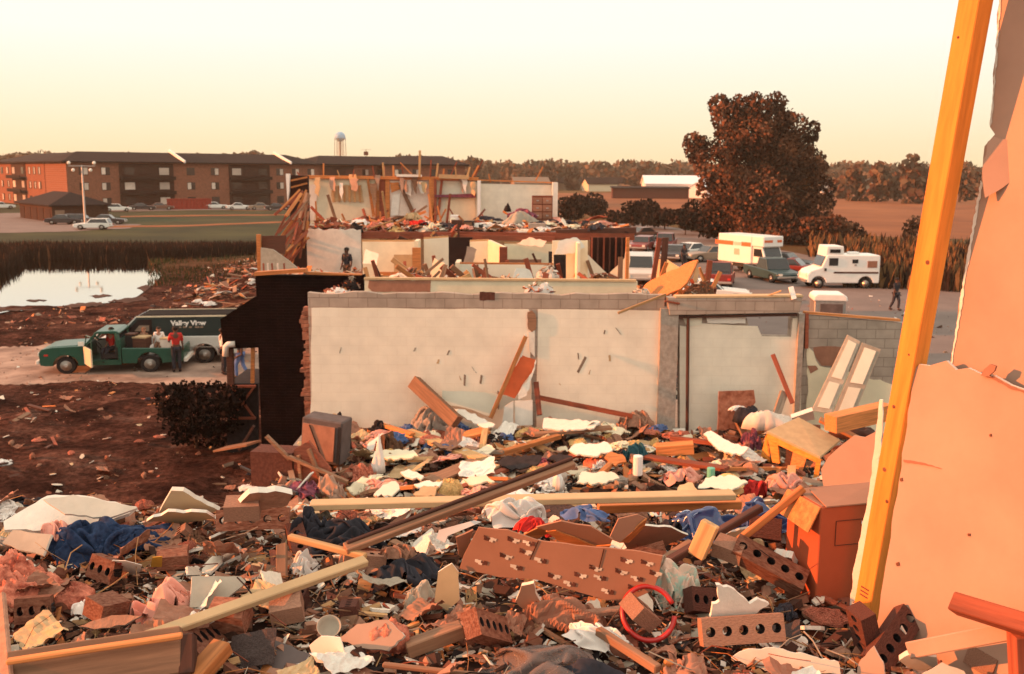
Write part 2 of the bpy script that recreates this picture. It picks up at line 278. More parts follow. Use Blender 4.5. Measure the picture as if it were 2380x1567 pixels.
def drape(seed, comp=.62, bump=.3, n=42):
    """a square of cloth dropped and pushed together until it settles in folds (small position based cloth solver)"""
    k = (seed % 14, comp, bump)
    if k in DRAPES: return DRAPES[k]
    g = np.random.RandomState(seed % 14 + 3); u = np.linspace(-1, 1, n); X, Y = np.meshgrid(u, u, indexing='ij'); L = 2 / (n - 1)
    P = np.stack([X * comp, Y * comp * g.uniform(.9, 1.2), np.zeros_like(X) + .3], -1)
    for _ in range(7):
        f = g.uniform(1.5, 5.5, 2) * g.choice([-1, 1], 2); ph = g.uniform(0, 6.3, 3); w = np.sin(X * f[0] + Y * f[1] + ph[0]); P[..., 2] += .09 * w; P[..., 0] += .05 * np.sin(Y * f[1] * 1.3 + ph[1]); P[..., 1] += .05 * np.sin(X * f[0] * 1.3 + ph[2])
    B = [(g.uniform(-.35, .35), g.uniform(-.35, .35), g.uniform(.12, .28), g.uniform(.4, 1) * bump) for _ in range(4)]
    Vv = np.zeros_like(P); dt = .02
    def pairs(Q, a, b, L0, st, cmp_=1.0):
        d = Q[b] - Q[a]; l = np.linalg.norm(d, axis=-1, keepdims=True) + 1e-9; e = (l - L0) / l; e = np.where(e < 0, e * cmp_, e); c = d * e * .5 * st; Q[a] += c; Q[b] -= c
    S = slice
    for it in range(110):
        Vv[..., 2] -= 5.0 * dt; Vv *= .985; Q = P + Vv * dt
        for _ in range(9):
            for o in (0, 1):
                m = (n - o) // 2 * 2 + o
                pairs(Q, (S(o, m - 1, 2), S(None)), (S(o + 1, m, 2), S(None)), L, 1); pairs(Q, (S(None), S(o, m - 1, 2)), (S(None), S(o + 1, m, 2)), L, 1)
                pairs(Q, (S(o, m - 1, 2), S(0, n - 1)), (S(o + 1, m, 2), S(1, n)), L * 1.414, .35); pairs(Q, (S(o, m - 1, 2), S(1, n)), (S(o + 1, m, 2), S(0, n - 1)), L * 1.414, .35)
            for o in range(4):
                m = (n - o) // 4 * 4 + o
                if m - o >= 4: pairs(Q, (S(o, m - 3, 4), S(None)), (S(o + 2, m - 1, 4), S(None)), 2 * L, .18); pairs(Q, (S(None), S(o, m - 3, 4)), (S(None), S(o + 2, m - 1, 4)), 2 * L, .18)
            fl = np.zeros((n, n))
            for bx, by, br, bh in B: fl = np.maximum(fl, bh * np.exp(-((Q[..., 0] - bx) ** 2 + (Q[..., 1] - by) ** 2) / (2 * br * br)))
            c = Q[..., 2] < fl; Q[..., 2] = np.where(c, fl, Q[..., 2]); Q[..., :2] = np.where(c[..., None], P[..., :2] * .7 + Q[..., :2] * .3, Q[..., :2])
        Vv = (Q - P) / dt; P = Q
    P[..., 2] += .012 * np.sin(X * 9 + seed) * np.cos(Y * 7)
    ex = max(np.percentile(np.abs(P[..., 0] - P[..., 0].mean()), 96), 1e-3); ey = max(np.percentile(np.abs(P[..., 1] - P[..., 1].mean()), 96), 1e-3)
    P[..., 0] = (P[..., 0] - P[..., 0].mean()) / ex; P[..., 1] = (P[..., 1] - P[..., 1].mean()) / ey; P[..., 2] = (P[..., 2] - .02) / np.percentile(P[..., 2], 97); P[..., 2] = np.where(P[..., 2] > 0, 1.05 * np.tanh(P[..., 2] / 1.05), P[..., 2])
    DRAPES[k] = P; return P
def tag(o, label, cat, group=None):
    o['label'] = label; o['category'] = cat
    if group: o['group'] = group
    return o
def thing(name, label, cat, loc=(0, 0, 0), rotz=0, group=None):
    o = bpy.data.objects.new(name, None); col.objects.link(o); o.location = loc; o.rotation_euler = (0, 0, rotz); o.empty_display_size = .2
    WL[o.name] = V((0, 0, 0))            # parts are modelled round the thing's own base point
    return tag(o, label, cat, group)
def kids(o): return [c for c in bpy.data.objects if c.parent == o]
def dup(root, loc, rotz, label, group=None, swap=None, scale=None):
    def cp(o, par):
        c = o.copy(); col.objects.link(c); WL[c.name] = WL.get(o.name, V((0, 0, 0)))
        if par is not None: c.parent = par
        if swap and o.type == 'MESH' and any(m and m.name in swap for m in o.data.materials):
            c.data = o.data.copy()
            for i, m in enumerate(c.data.materials):
                if m and m.name in swap: c.data.materials[i] = MATS[swap[m.name]]
        for k in kids(o): cp(k, c)
        return c
    r = cp(root, None); r.location = loc; r.rotation_euler = (0, 0, rotz); r['label'] = label
    if group: r['group'] = group
    if scale: r.scale = scale
    return r
def jag(o, seg, amp, seed=0, closed=True):
    """roughen an outline of pixels or points"""
    rr = random.Random(seed); out = []; n = len(o)
    for i in range(n if closed else n - 1):
        a, b = o[i], o[(i + 1) % n]; dx, dy = b[0] - a[0], b[1] - a[1]; l = math.hypot(dx, dy); k = max(1, int(l / seg))
        for j in range(k):
            t = j / k; d = rr.uniform(-amp, amp) if j else rr.uniform(-amp, amp) * .4
            out.append((a[0] + dx * t - dy / max(l, 1e-6) * d, a[1] + dy * t + dx / max(l, 1e-6) * d))
    return out
def sheet(name, label, cat, mat, outline, pl, t=.013, seg=0, amp=0, group=None, bevel=0, parent=None, seed=1, edge=None):
    """a flat rigid piece lying in a plane of the place, with real thickness"""
    if seg: outline = jag(outline, seg, amp, seed)
    p0, n = pl; P = [onp(x, y, p0, n) for x, y in outline]
    m = MB(); m.prism(P, n * -t, 0, 1 if edge else None)
    o = m.build(name, [mat, edge] if edge else [mat], parent, bevel=bevel)
    if label: tag(o, label, cat, group)
    return o
def pole(name, label, cat, mat, a, b, w, h, up=Z, group=None, bevel=.004, parent=None, taper=None):
    """one piece of timber whose local X runs along its length"""
    a, b = V(a), V(b); x = (b - a); l = x.length; x.normalize(); y = V(up).cross(x).normalized(); z = x.cross(y)
    m = MB(); m.box((0, 0, 0), (l, w, h)); o = m.build(name, [mat], None, origin=(0, 0, 0), bevel=bevel)
    o.matrix_world = Matrix.Translation((a + b) / 2) @ Matrix((x, y, z)).transposed().to_4x4()
    WL[o.name] = (a + b) / 2
    if label: tag(o, label, cat, group)
    return o

# ================================================================ SETTING: ground, water, roads, fields
def sst(a, b, x):
    t = max(0, min(1, (x - a) / (b - a))); return t * t * (3 - 2 * t)
def gh(x, y):
    """height of the ground: rough dirt beside the ruin, a bank between the pond and the building"""
    h = 0.0
    if y < 110 and -70 < x < 0:
        k = sst(15, 19, y) * (1 - sst(31, 33.5, y)) + sst(41, 43.5, y) * (1 - sst(51, 55, y))
        k *= 1 - sst(-6, -3, x)
        h += k * (.16 * fb(x * .35, y * .35, 1) + .09 * fb(x * 1.3, y * 1.3, 5, 3) + .03)
        b = math.exp(-((x + 13.2 + (y - 60) * .15) / 4.1) ** 2) * sst(48, 58, y) * (1 - sst(74, 92, y))
        h += b * (1.15 + .5 * fb(x * .45, y * .45, 3) + .38 * fb(x * 1.5, y * 1.5, 8, 3))
    return h
def axis(lo, hi, st, far):
    a = []; p = lo
    while p < hi + 1e-6: a.append(p); p += st
    s = st; p = hi
    while p < far: s *= 1.35; p += s; a.append(p)
    s = st; p = lo
    while p > -far: s *= 1.35; p -= s; a.insert(0, p)
    return a
ax, ay = axis(-42, 14, .55, 3500), axis(14, 95, .55, 3500)
m = MB(); nx, ny = len(ax), len(ay)
m.v = [V((x, y, gh(x, y))) for x in ax for y in ay]
m.f = [(i * ny + j, (i + 1) * ny + j, (i + 1) * ny + j + 1, i * ny + j + 1) for i in range(nx - 1) for j in range(ny - 1)]; m.m = [0] * len(m.f)
def groundmat():
    mm = newmat('groundmix'); t = mm.node_tree; N = t.nodes; L = t.links; b = bs(mm)
    tc = N.new('ShaderNodeTexCoord'); s = N.new('ShaderNodeSeparateXYZ'); L.new(tc.outputs['Object'], s.inputs[0])
    def nz(sc_, det=10):
        n = N.new('ShaderNodeTexNoise'); n.inputs['Scale'].default_value = sc_; n.inputs['Detail'].default_value = det; n.inputs['Roughness'].default_value = .68; L.new(tc.outputs['Object'], n.inputs['Vector']); return n.outputs['Fac']
    def rampc(f, stops):
        r = N.new('ShaderNodeValToRGB'); L.new(f, r.inputs[0]); e = r.color_ramp.elements
        e[0].position, e[0].color = stops[0][0], c4(stops[0][1]); e[1].position, e[1].color = stops[-1][0], c4(stops[-1][1])
        for p, c in stops[1:-1]: x = e.new(p); x.color = c4(c)
        return r.outputs[0]
    dirt0 = rampc(nz(.6), [(.36, (.022, .009, .007)), (.5, (.06, .026, .019)), (.6, (.11, .05, .036)), (.72, (.22, .12, .09))])
    mr2 = N.new('ShaderNodeMapRange'); mr2.inputs['From Min'].default_value = .34; mr2.inputs['From Max'].default_value = .68; mr2.inputs['To Min'].default_value = .3; mr2.inputs['To Max'].default_value = 1.75; L.new(nz(5.5, 12), mr2.inputs[0])
    mu2 = N.new('ShaderNodeVectorMath'); mu2.operation = 'SCALE'; L.new(dirt0, mu2.inputs[0]); L.new(mr2.outputs[0], mu2.inputs['Scale']); dirt = mu2.outputs[0]
    far = rampc(nz(.03), [(.35, (.10, .065, .03)), (.65, (.17, .10, .05))])
    ms = N.new('ShaderNodeMath'); ms.operation = 'MULTIPLY_ADD'; L.new(nz(.08, 6), ms.inputs[0]); ms.inputs[1].default_value = 60; L.new(s.outputs['Y'], ms.inputs[2])
    mr = N.new('ShaderNodeMapRange'); mr.inputs['From Min'].default_value = 95; mr.inputs['From Max'].default_value = 135; L.new(ms.outputs[0], mr.inputs[0])
    mx = N.new('ShaderNodeMixRGB'); L.new(mr.outputs[0], mx.inputs[0]); L.new(dirt, mx.inputs[1]); L.new(far, mx.inputs[2]); L.new(mx.outputs[0], b.inputs['Base Color'])
    b.inputs['Roughness'].default_value = 1; b.inputs['Specular IOR Level'].default_value = .02
    bu = N.new('ShaderNodeBump'); bu.inputs['Strength'].default_value = 1; bu.inputs['Distance'].default_value = .3; L.new(nz(2.6, 12), bu.inputs['Height']); L.new(bu.outputs[0], b.inputs['Normal'])
groundmat()
m.build('ground', ['groundmix'], origin=(0, 0, 0), smooth=True, kind='structure')

def gsheet(name, px, z, mat, seg=40, amp=5, seed=3, world=None):
    o = [onz(x, y, 0) for x, y in jag(px, seg, amp, seed)] if px else [V((x, y, 0)) for x, y in world]
    m = MB(); m.v = [V((p.x, p.y, z)) for p in o]; m.f = [list(range(len(o)))]; m.m = [0]
    ob = m.build(name, [mat], origin=(0, 0, z), kind='structure')
    if ob.data.polygons[0].normal.z < 0: ob.data.flip_normals()
    return ob
pond_px = [(-260, 742), (0, 728), (150, 718), (250, 706), (318, 690), (355, 666), (374, 642), (368, 618), (398, 606), (400, 598), (200, 600), (0, 602), (-260, 606)]
gsheet('pond', pond_px, .03, 'water', 26, 4, 5)
for q in ([(250, 702), (290, 694), (330, 690), (345, 700), (300, 706)], [(150, 712), (190, 706), (235, 704), (240, 712), (180, 716)], [(60, 700), (90, 697), (110, 699), (84, 703)], [(-20, 716), (30, 712), (80, 714), (90, 722), (0, 726)], [(318, 672), (340, 664), (352, 668), (336, 680)], [(205, 690), (240, 686), (262, 690), (230, 694)]): gsheet('mud_bank', q, .045, 'dirt', 8, 2, int(q[0][1]))
gsheet('gravel_drive', [(-300, 898), (-300, 812), (60, 806), (180, 796), (300, 794), (420, 786), (600, 782), (690, 785), (690, 880), (560, 892), (420, 896), (200, 886), (80, 894)], .012, 'gravel', 9, 2.2, 8)
gsheet('access_road', [(-200, 500), (60, 496), (140, 506), (215, 517), (330, 522), (300, 532), (130, 540), (-200, 547)], .04, 'road', 40, 1)
gsheet('parking_lot', [(240, 474), (700, 468), (700, 490), (480, 489), (260, 493)], .05, 'road', 60, .5)
gsheet('lawn', [(-300, 470), (240, 474), (260, 493), (480, 489), (700, 490), (720, 590), (380, 592), (100, 575), (-300, 575)], .02, 'lawn', 50, 2)
for q in ([(250, 526), (420, 524), (690, 514), (690, 517), (420, 528), (250, 530)], [(280, 503), (480, 500), (690, 499), (690, 501), (480, 503), (280, 506)]): gsheet('worn_track', q, .045, 'field', 30, .4, int(q[0][1]))
gsheet('street', [(1285, 522), (1420, 512), (1560, 528), (1720, 562), (1900, 600), (2090, 640), (2300, 690), (2700, 800), (2900, 1100), (2000, 1250), (1880, 900), (1640, 720), (1500, 640), (1380, 565)], .03, 'road', 60, 2)
gsheet('field', [(1250, 449), (2600, 449), (2700, 560), (2280, 560), (1960, 545), (1700, 505), (1300, 500)], .02, 'field', 80, 1.5)
gsheet('dry_meadow', [(1150, 424), (2600, 424), (2600, 440), (1150, 440)], .02, 'grassland', 80, 1)

# ---------------------------------------------------------------- foliage
def leafcloud(m, c, r, n, ls, rr, mats, bias=None, shell=.55):
    for _ in range(n):
        d = V((rr.gauss(0, 1), rr.gauss(0, 1), rr.gauss(0, 1))).normalized(); k = shell + (1 - shell) * rr.random() ** .5
        if rr.random() < .08: k *= 1.15
        p = V(c) + V((d.x * r[0], d.y * r[1], d.z * r[2])) * k
        a = V((rr.gauss(0, 1), rr.gauss(0, 1), rr.gauss(0, .7))).normalized(); b = a.orthogonal().normalized(); b = Matrix.Rotation(rr.uniform(0, 6.3), 3, a) @ b; q = a.cross(b); s = ls * rr.uniform(.55, 1.3)
        q = q * rr.uniform(.45, .9)
        mi = mats[min(len(mats) - 1, int(max(0, (noise.noise(p * .45 + V((3, 9, 1))) + .5 + rr.uniform(-.3, .3))) * len(mats)))]
        k0 = len(m.v); m.v += [p + (b + q * .2) * s, p + q * s, p - b * s, p - q * s]; m.f.append([k0, k0 + 1, k0 + 2, k0 + 3]); m.m.append(mi)
LEAF = ['leafdark', 'leafmid', 'leaflight']
def tree(name, label, base, clumps, n_per, ls, group=None, limbs=True, trunk_r=.4, mats=LEAF, cat='tree', seed=1, ztop=None):
    rr = random.Random(seed); base = V(base)
    t = thing(name, label, cat, base, 0, group)
    top = max(c[0].z for c in clumps); cx = sum(c[0].x for c in clumps) / len(clumps); cy = sum(c[0].y for c in clumps) / len(clumps)
    m = MB(); hub = V((base.x * .6 + cx * .4, base.y * .6 + cy * .4, base.z + (top - base.z) * .45))
    m.tube([base - base - V((0, 0, .3)), (hub - base) * .5, hub - base], [trunk_r * 1.2, trunk_r, trunk_r * .75], 9)
    if limbs:
        for c, r in clumps:
            a = (hub - base) * rr.uniform(.6, 1); b = c - base; mid = (a + b) / 2 + V((rr.uniform(-.4, .4), rr.uniform(-.4, .4), .3))
            m.tube([a, mid, b], [trunk_r * .4, trunk_r * .22, trunk_r * .06], 6)
    m.build('trunk', ['bark'], t, smooth=True)
    f = MB()
    for c, r in clumps:
        n = int(n_per * (r.x * r.z + r.x * r.y) / 2 * rr.uniform(.6, 1.15))
        leafcloud(f, c - base, r, n, ls, rr, list(range(len(mats))))
    f.build('crown', mats, t)
    return t
# the big tree beyond the street
TY = onz(1775, 562, 0).y
big = [(1612, 318, 24), (1625, 352, 34), (1660, 385, 46), (1655, 430, 34), (1690, 262, 36), (1672, 232, 26), (1722, 248, 40), (1760, 240, 36), (1802, 226, 26), (1790, 262, 44), (1838, 288, 42), (1745, 300, 56), (1700, 322, 44), (1792, 330, 60), (1846, 340, 44), (1884, 300, 16), (1893, 282, 15), (1872, 372, 36), (1733, 372, 64), (1802, 400, 70), (1862, 420, 50), (1898, 388, 24), (1905, 440, 34), (1700, 432, 52), (1760, 455, 70), (1832, 468, 66), (1890, 492, 44), (1922, 468, 20), (1684, 492, 44), (1724, 522, 50), (1790, 530, 62), (1856, 540, 52), (1652, 478, 24), (1915, 520, 26)]
cl = []
rr = random.Random(4)
for x, y, r in big:
    if y < 330: y += 14
    rm = r / 2380 * 36 / LENS * TY; yy = TY + rr.uniform(-3.2, 2.6) * min(1, r / 40)
    cl.append((ony(x, y, yy), V((rm, rm * rr.uniform(.9, 1.3), rm))))
    for _ in range(3):
        q = rr.uniform(0, 6.28); r3 = rm * rr.uniform(.2, .36); cl.append((ony(x + math.cos(q) * r * .95, y + abs(math.sin(q)) * r * .7 * rr.choice((-1, 1, 1)), yy), V((r3, r3, r3 * 1.3))))
tree('broad_tree', 'tall broad bushy tree rising alone behind the white box truck', onz(1775, 565, 0), cl, 205, .215, trunk_r=.55, seed=5, mats=['leafdark', 'leafmid', 'leafmid', 'leaflight'])
def shrub(x, ybase, wpx, hpx, label, name='shrub', group='shrubs along the far edge of the street', seed=0, ls=.22, npm=120, mats=LEAF, depth=1.0, cat='shrub'):
    b = onz(x, ybase, 0); k = b.y / 2380 * 36 / LENS; wm, hm = wpx * k / 2, hpx * k
    rr = random.Random(seed + 77); cl = []
    for i in range(7):
        a = rr.uniform(0, 6.28); q = rr.uniform(.1, .62)
        cl.append((b + V((math.cos(a) * wm * q, math.sin(a) * wm * q * depth, hm * rr.uniform(.3, .72))), V((wm * .5, wm * .5 * depth, hm * .3)) * rr.uniform(.75, 1.15)))
    return tree(name, label, b, cl, npm, ls, group, True, .07, mats, cat, seed)
SH = [(1335, 517, 90, 55, 'dark round shrub just beyond the upper storey white wall'), (1386, 508, 60, 50, 'small dark shrub second from the upper storey white wall'), (1440, 522, 70, 34, 'low sparse brownish shrub behind the parked cars'), (1493, 530, 92, 62, 'dense round dark shrub standing tallest above the parked cars'), (1545, 534, 80, 46, 'dark shrub between the tallest round shrub and the broad tree'), (1592, 546, 84, 54, 'spreading dark shrub behind the dark red pickup'), (1636, 540, 80, 66, 'dark upright shrub just before the broad tree foot'), (1665, 560, 70, 60, 'bushy shrub touching the rear of the white box truck'), (1838, 570, 90, 40, 'brownish shrub beyond the cab of the white box truck'), (1905, 572, 90, 62, 'dark shrub between the broad tree and the white camper'), (1960, 570, 80, 50, 'brown shrub directly behind the white camper roof'), (2120, 566, 40, 58, 'small dark bush in the field behind the yellow stud')]
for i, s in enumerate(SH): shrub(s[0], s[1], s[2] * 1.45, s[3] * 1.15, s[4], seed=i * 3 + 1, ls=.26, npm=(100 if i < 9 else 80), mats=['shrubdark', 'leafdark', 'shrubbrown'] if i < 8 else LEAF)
# corn and weeds behind the camper
m = MB(); rr = random.Random(8)
for i in range(5200):
    x = rr.uniform(1880, 2440); yb = rr.uniform(578, 668) + (x - 1950) * .045
    if x < 1960 and yb > 600: continue
    b = onz(x, yb, 0); h = rr.uniform(.9, 2.1); a = rr.uniform(0, 3.14); d = V((math.cos(a), math.sin(a), 0)) * rr.uniform(.05, .13); ln = V((rr.uniform(-.3, .3), rr.uniform(-.3, .3), h))
    m.add([b - d, b + d, b + ln * .6 + d * 1.6, b + ln + V((rr.uniform(-.3, .3), 0, -.1))], [(0, 1, 2, 3)], 0 if rr.random() < .6 else 1)
o = m.build('corn_stalks', ['corn', 'reed'], origin=(0, 0, 0), kind='stuff'); tag(o, 'dry brown corn and weeds growing beyond the white camper', 'corn')
# reeds round the pond
m = MB(); rr = random.Random(9)
for i in range(19000):
    x = rr.uniform(-120, 640); yb = 655 - 80 * rr.random() ** 1.2
    lim = 648 if x < 30 else (624 - (x - 30) * .045)
    if x > 380: lim = 606 - (x - 380) * .06
    if x < 10: lim = 655 + (10 - x) * .2
    lim = min(lim, 604) if x > 60 else 604 + (60 - x) * .62; yb = lim - rr.random() ** 1.3 * (lim - 576)
    b = onz(x, yb, 0); h = rr.uniform(.7, 1.35) if yb > 588 else rr.uniform(.35, .8); a = rr.uniform(0, 3.14); d = V((math.cos(a), math.sin(a), 0)) * rr.uniform(.03, .1); ln = V((rr.uniform(-.25, .25), rr.uniform(-.2, .2), h))
    m.add([b - d, b + d, b + ln * .6 + d * .8, b + ln], [(0, 1, 2, 3)], 1 if rr.random() < (.5 if yb < 584 else .06) else 0)
o = m.build('reeds', ['reed', 'reedtan'], origin=(0, 0, 0), kind='stuff'); tag(o, 'dark reeds along the far bank of the pond', 'reeds')
m = MB(); rr = random.Random(12)
for i in range(5200):
    b = onz(rr.uniform(345, 610), rr.uniform(586, 660), .2); z = gh(b.x, b.y)
    if noise.noise(V((b.x * .2, b.y * .2, 4))) + rr.uniform(-.4, .4) < -.05 + (b.y < 66) * .35: continue
    b.z = z - .03; h = rr.uniform(.12, .42); a = rr.uniform(0, 3.14); d = V((math.cos(a), math.sin(a), 0)) * rr.uniform(.02, .06); m.add([b - d, b + d, b + V((rr.uniform(-.15, .15), rr.uniform(-.1, .1), h))], [(0, 1, 2)], 0 if rr.random() < .7 else 1)
o = m.build('bank_grass', ['lawn', 'reedtan'], origin=(0, 0, 0), kind='stuff'); tag(o, 'rough dark grass on the bank between the pond and the ruin', 'grass')
# far tree line
m = MB(); rr = random.Random(10)
for i in range(330):
    x = -150 + 2700 * (i + rr.random()) / 330; Y = rr.uniform(420, 640)
    top = 372 + 8 * noise.noise(V((x * .006, 1, 2))) + (8 if x > 1100 else 0) + rr.uniform(-7, 9) + (4 if x > 1900 else 0)
    if x < 600: top -= 8
    zt = max(5, ony(x, top, Y).z); c = ony(x, 400, Y); wd = rr.uniform(5, 9)
    leafcloud(m, (c.x, c.y, zt * .55), V((wd, wd, zt * .47)), 150, 1.5, rr, [0, 1], shell=.5)
o = m.build('treeline', ['farleaf', 'farleaf2'], origin=(0, 0, 0), kind='stuff'); tag(o, 'long belt of trees along the horizon', 'trees')
FT = [(1955, 462, 400, 60), (1995, 468, 390, 50), (2040, 470, 378, 66), (2085, 468, 392, 44), (2132, 474, 357, 76), (2235, 470, 388, 40), (2262, 466, 382, 44), (1265, 428, 388, 60), (1225, 424, 392, 50), (1095, 420, 365, 60), (1330, 418, 386, 50), (1500, 418, 384, 50), (1705, 440, 398, 60)]
FL = ['brown tree at the near end of the field trees beside the broad tree', 'narrow brown tree at the far field edge, second from the broad tree', 'wide reddish tree at the field edge halfway to the yellow stud', 'low brown tree at the field edge before the tallest domed one', 'tall domed tree at the field edge beside the yellow stud', 'dark tree seen between the yellow stud and the torn drywall', 'dark tree touching the torn drywall edge at the horizon', 'dark round tree beyond the upper storey white wall', 'small dark tree near the end of the long dark roof', 'dark tree rising at the end of the long apartment roof', 'dull tree in front of the distant houses', 'hazy tree behind the long low brown shed', 'brown tree between the white barn and the broad tree']
for i, ((x, yb, yt, wpx), lb) in enumerate(zip(FT, FL)):
    b = onz(x, max(yb, 417), 0); b.y = min(b.y, 420); b = ony(x, 400, b.y); b.z = 0; Y = b.y; zt = ony(x, yt, Y).z; k = Y / 2380 * 36 / LENS; wm = wpx * k / 2; rr = random.Random(i + 50); cl = []
    for j in range(9):
        a = rr.uniform(0, 6.28); q = rr.uniform(.15, .7); hh = rr.uniform(.12, .85)
        cl.append((b + V((math.cos(a) * wm * q * (1.15 - hh * .5), math.sin(a) * wm * q * .8, zt * hh)), V((wm * .55, wm * .5, zt * .24)) * rr.uniform(.7, 1.1)))
    tree('field_tree', lb, b, cl, 12, 1.0, 'trees beyond the field', True, .3, ['farleaf', 'leafmid', 'farleaf2'], 'tree', i)

# ================================================================ far buildings
def gable(m, x0, x1, y0, y1, ze, zr, ov=.5, hip=0, th=.25, mi=0):
    ym = (y0 + y1) / 2; a = [(x0 - ov, y0 - ov, ze), (x1 + ov, y0 - ov, ze), (x1 + ov - hip, ym, zr), (x0 - ov + hip, ym, zr)]; b = [(x1 + ov, y1 + ov, ze), (x0 - ov, y1 + ov, ze), (x0 - ov + hip, ym, zr), (x1 + ov - hip, ym, zr)]
    m.prism(a, (0, 0, th), mi); m.prism(b, (0, 0, th), mi)
    if hip:
        m.prism([(x0 - ov, y1 + ov, ze), (x0 - ov, y0 - ov, ze), (x0 - ov + hip, ym, zr)], (0, 0, th), mi); m.prism([(x1 + ov, y0 - ov, ze), (x1 + ov, y1 + ov, ze), (x1 + ov - hip, ym, zr)], (0, 0, th), mi)
def house_walls(m, x0, x1, y0, y1, ze, zr, mi=0, hip=False):
    m.box(((x0 + x1) / 2, (y0 + y1) / 2, ze / 2), (x1 - x0, y1 - y0, ze), None, mi)
    if not hip:
        ym = (y0 + y1) / 2
        for x, d in ((x0, .3), (x1, -.3)): m.prism([(x, y0, ze), (x, y1, ze), (x, ym, zr)], (d, 0, 0), mi)
def apartment(loc, rot, length, label, secs, rake, seed, wall='aptbrick', depth=14):
    t = thing('apartment_building', label, 'building', loc, rot, 'brick apartment buildings beyond the pond'); rr = random.Random(seed)
    m = MB(); house_walls(m, 0, length, 0, depth, 8.7, 11.2, 0, True); m.build('wall', [wall], t)
    m = MB(); gable(m, 0, length, 0, depth, 8.6, 10.5, .9, 5); m.build('roof', ['roof'], t)
    for x in rake:
        m = MB(); m.bar((x, -1.1, 8.9), (x, depth / 2, 11.2), .35, .5); m.build('gable_trim', ['white'], t)
    for x0, x1, kind in secs:
        if kind == 'b':
            m = MB(); m.box(((x0 + x1) / 2, -.06, 4.3), (x1 - x0, .12, 8.4)); pn = m.build('bay_shade_panel', ['sidebrown'], t)  # flat dark panel paints the shade of a recessed balcony bay
            for z in (2.9, 5.7):
                m = MB(); m.box(((x0 + x1) / 2, -.7, z - .2), (x1 - x0, 1.2, .18)); m.box(((x0 + x1) / 2, -1.25, z + .12), (x1 - x0, .1, .55)); m.build('balcony', ['roof'], t)
            for z in (1.2, 4.1, 6.9):
                for q in (.18, .82):
                    m = MB(); x = x0 + (x1 - x0) * q; m.box((x, -.16, z + .15), (1.9, .1, 1.35)); m.build('window', ['palewin' if rr.random() < .62 else 'darkwin'], t)
        else:
            n = max(2, int((x1 - x0) / 3.4))
            for z in (1.1, 4.0, 6.85):
                for i in range(n):
                    x = x0 + (x1 - x0) * (i + .5) / n
                    m = MB(); m.box((x, -.02, z + .2), (1.6, .1, 1.45)); f = m.build('window', ['darkwin'], t)
                    m = MB(); m.box((x + rr.choice((-.38, .38)), -.06, z + .2), (.72, .06, 1.25)); m.build('pane', ['palewin' if rr.random() < .7 else 'darkwin'], f)
    return t
A0 = onz(160, 487, 0); dX = V((math.cos(R(39.7)), math.sin(R(39.7)), 0)); dY = V((-dX.y, dX.x, 0))
apartment(A0, R(39.7), 52, 'long three storey brown brick apartment block in shade with two white gable trims', [(1, 9, 'w'), (9.5, 20, 'b'), (21, 31, 'w'), (31.5, 40.5, 'b'), (41, 52, 'w')], [22, 45], 3)
apartment(A0 + dY * 52, R(-50.3), 37.6, 'brick apartment block wing glowing orange in the low sun', [(2, 12, 'w'), (13, 24, 'b'), (25, 36, 'w')], [], 4)
apartment(A0 + dX * 53 + dY * 2, R(39.7), 40, 'farther apartment block mostly hidden behind the ruined upper storey', [(1, 9, 'b'), (10, 30, 'w')], [], 5)
apartment(A0 + dX * 60 + dY * -14, R(8), 17, 'very long dark roofed apartment block behind the splintered roof line', [(1, 16, 'w')], [], 6, depth=20)
# white domed roof just above the long apartment roof
d = ony(868, 372, 420); m = MB(); m.lathe([(11, 0), (11, d.z - 2.6), (10.5, d.z - 2), (8, d.z - .9), (4, d.z - .25), (.4, d.z + .1)], (d.x, d.y, 0), 24); o = m.build('domed_building', ['metalroof'], smooth=True); tag(o, 'pale domed roof peeking above the long dark apartment roof', 'building')
# garage
g0 = onz(122, 517, 0)
t = thing('garage_block', 'low dark brown garage block with a hip roof and several doors', 'garage', g0, R(39.7)); t.scale = (.7, .85, .85)
m = MB(); house_walls(m, 0, 11, 0, 20, 2.6, 4, 0, True); m.build('wall', ['garagebrick'], t)
m = MB(); m.prism([(-.7, -.7, 2.6), (11.7, -.7, 2.6), (5.5, 5, 4.6)], (0, 0, .2)); m.prism([(11.7, 20.7, 2.6), (-.7, 20.7, 2.6), (5.5, 15, 4.6)], (0, 0, .2)); m.prism([(-.7, 20.7, 2.6), (-.7, -.7, 2.6), (5.5, 5, 4.6), (5.5, 15, 4.6)], (0, 0, .2)); m.prism([(11.7, -.7, 2.6), (11.7, 20.7, 2.6), (5.5, 15, 4.6), (5.5, 5, 4.6)], (0, 0, .2)); m.build('roof', ['roof'], t)
for i in range(5):
    m = MB(); m.box((-.04, 2.2 + i * 4, 1.1), (.1, 2.8, 2.2)); m.build('garage_door', ['sidebrown'], t)
m = MB(); m.box((1.5, -.05, 1.0), (1.8, .1, 1.9)); m.build('door', ['haze_tan'], t)
# light pole
p = onz(199, 529, 0); zt = ony(199, 384, p.y).z
t = thing('light_pole', 'tall slim light pole with two twin lamp heads beside the access road', 'street lamp', p)
m = MB(); m.tube([(0, 0, 0), (0, 0, zt)], [.16, .1], 8); m.build('pole', ['metal'], t); m = MB(); m.bar((-1.7, 0, zt - .1), (1.7, 0, zt - .1), .09, .09); m.build('crossarm', ['metal'], t)
for x in (-1.6, -1.1, 1.1, 1.6):
    m = MB(); m.lathe([(.05, .16), (.2, .03), (.22, -.16), (.1, -.28)], (x, -.05, zt + (.35 if abs(x) > 1.3 else -.55)), 10); m.build('lamp_head', ['lamp'], t, smooth=True)
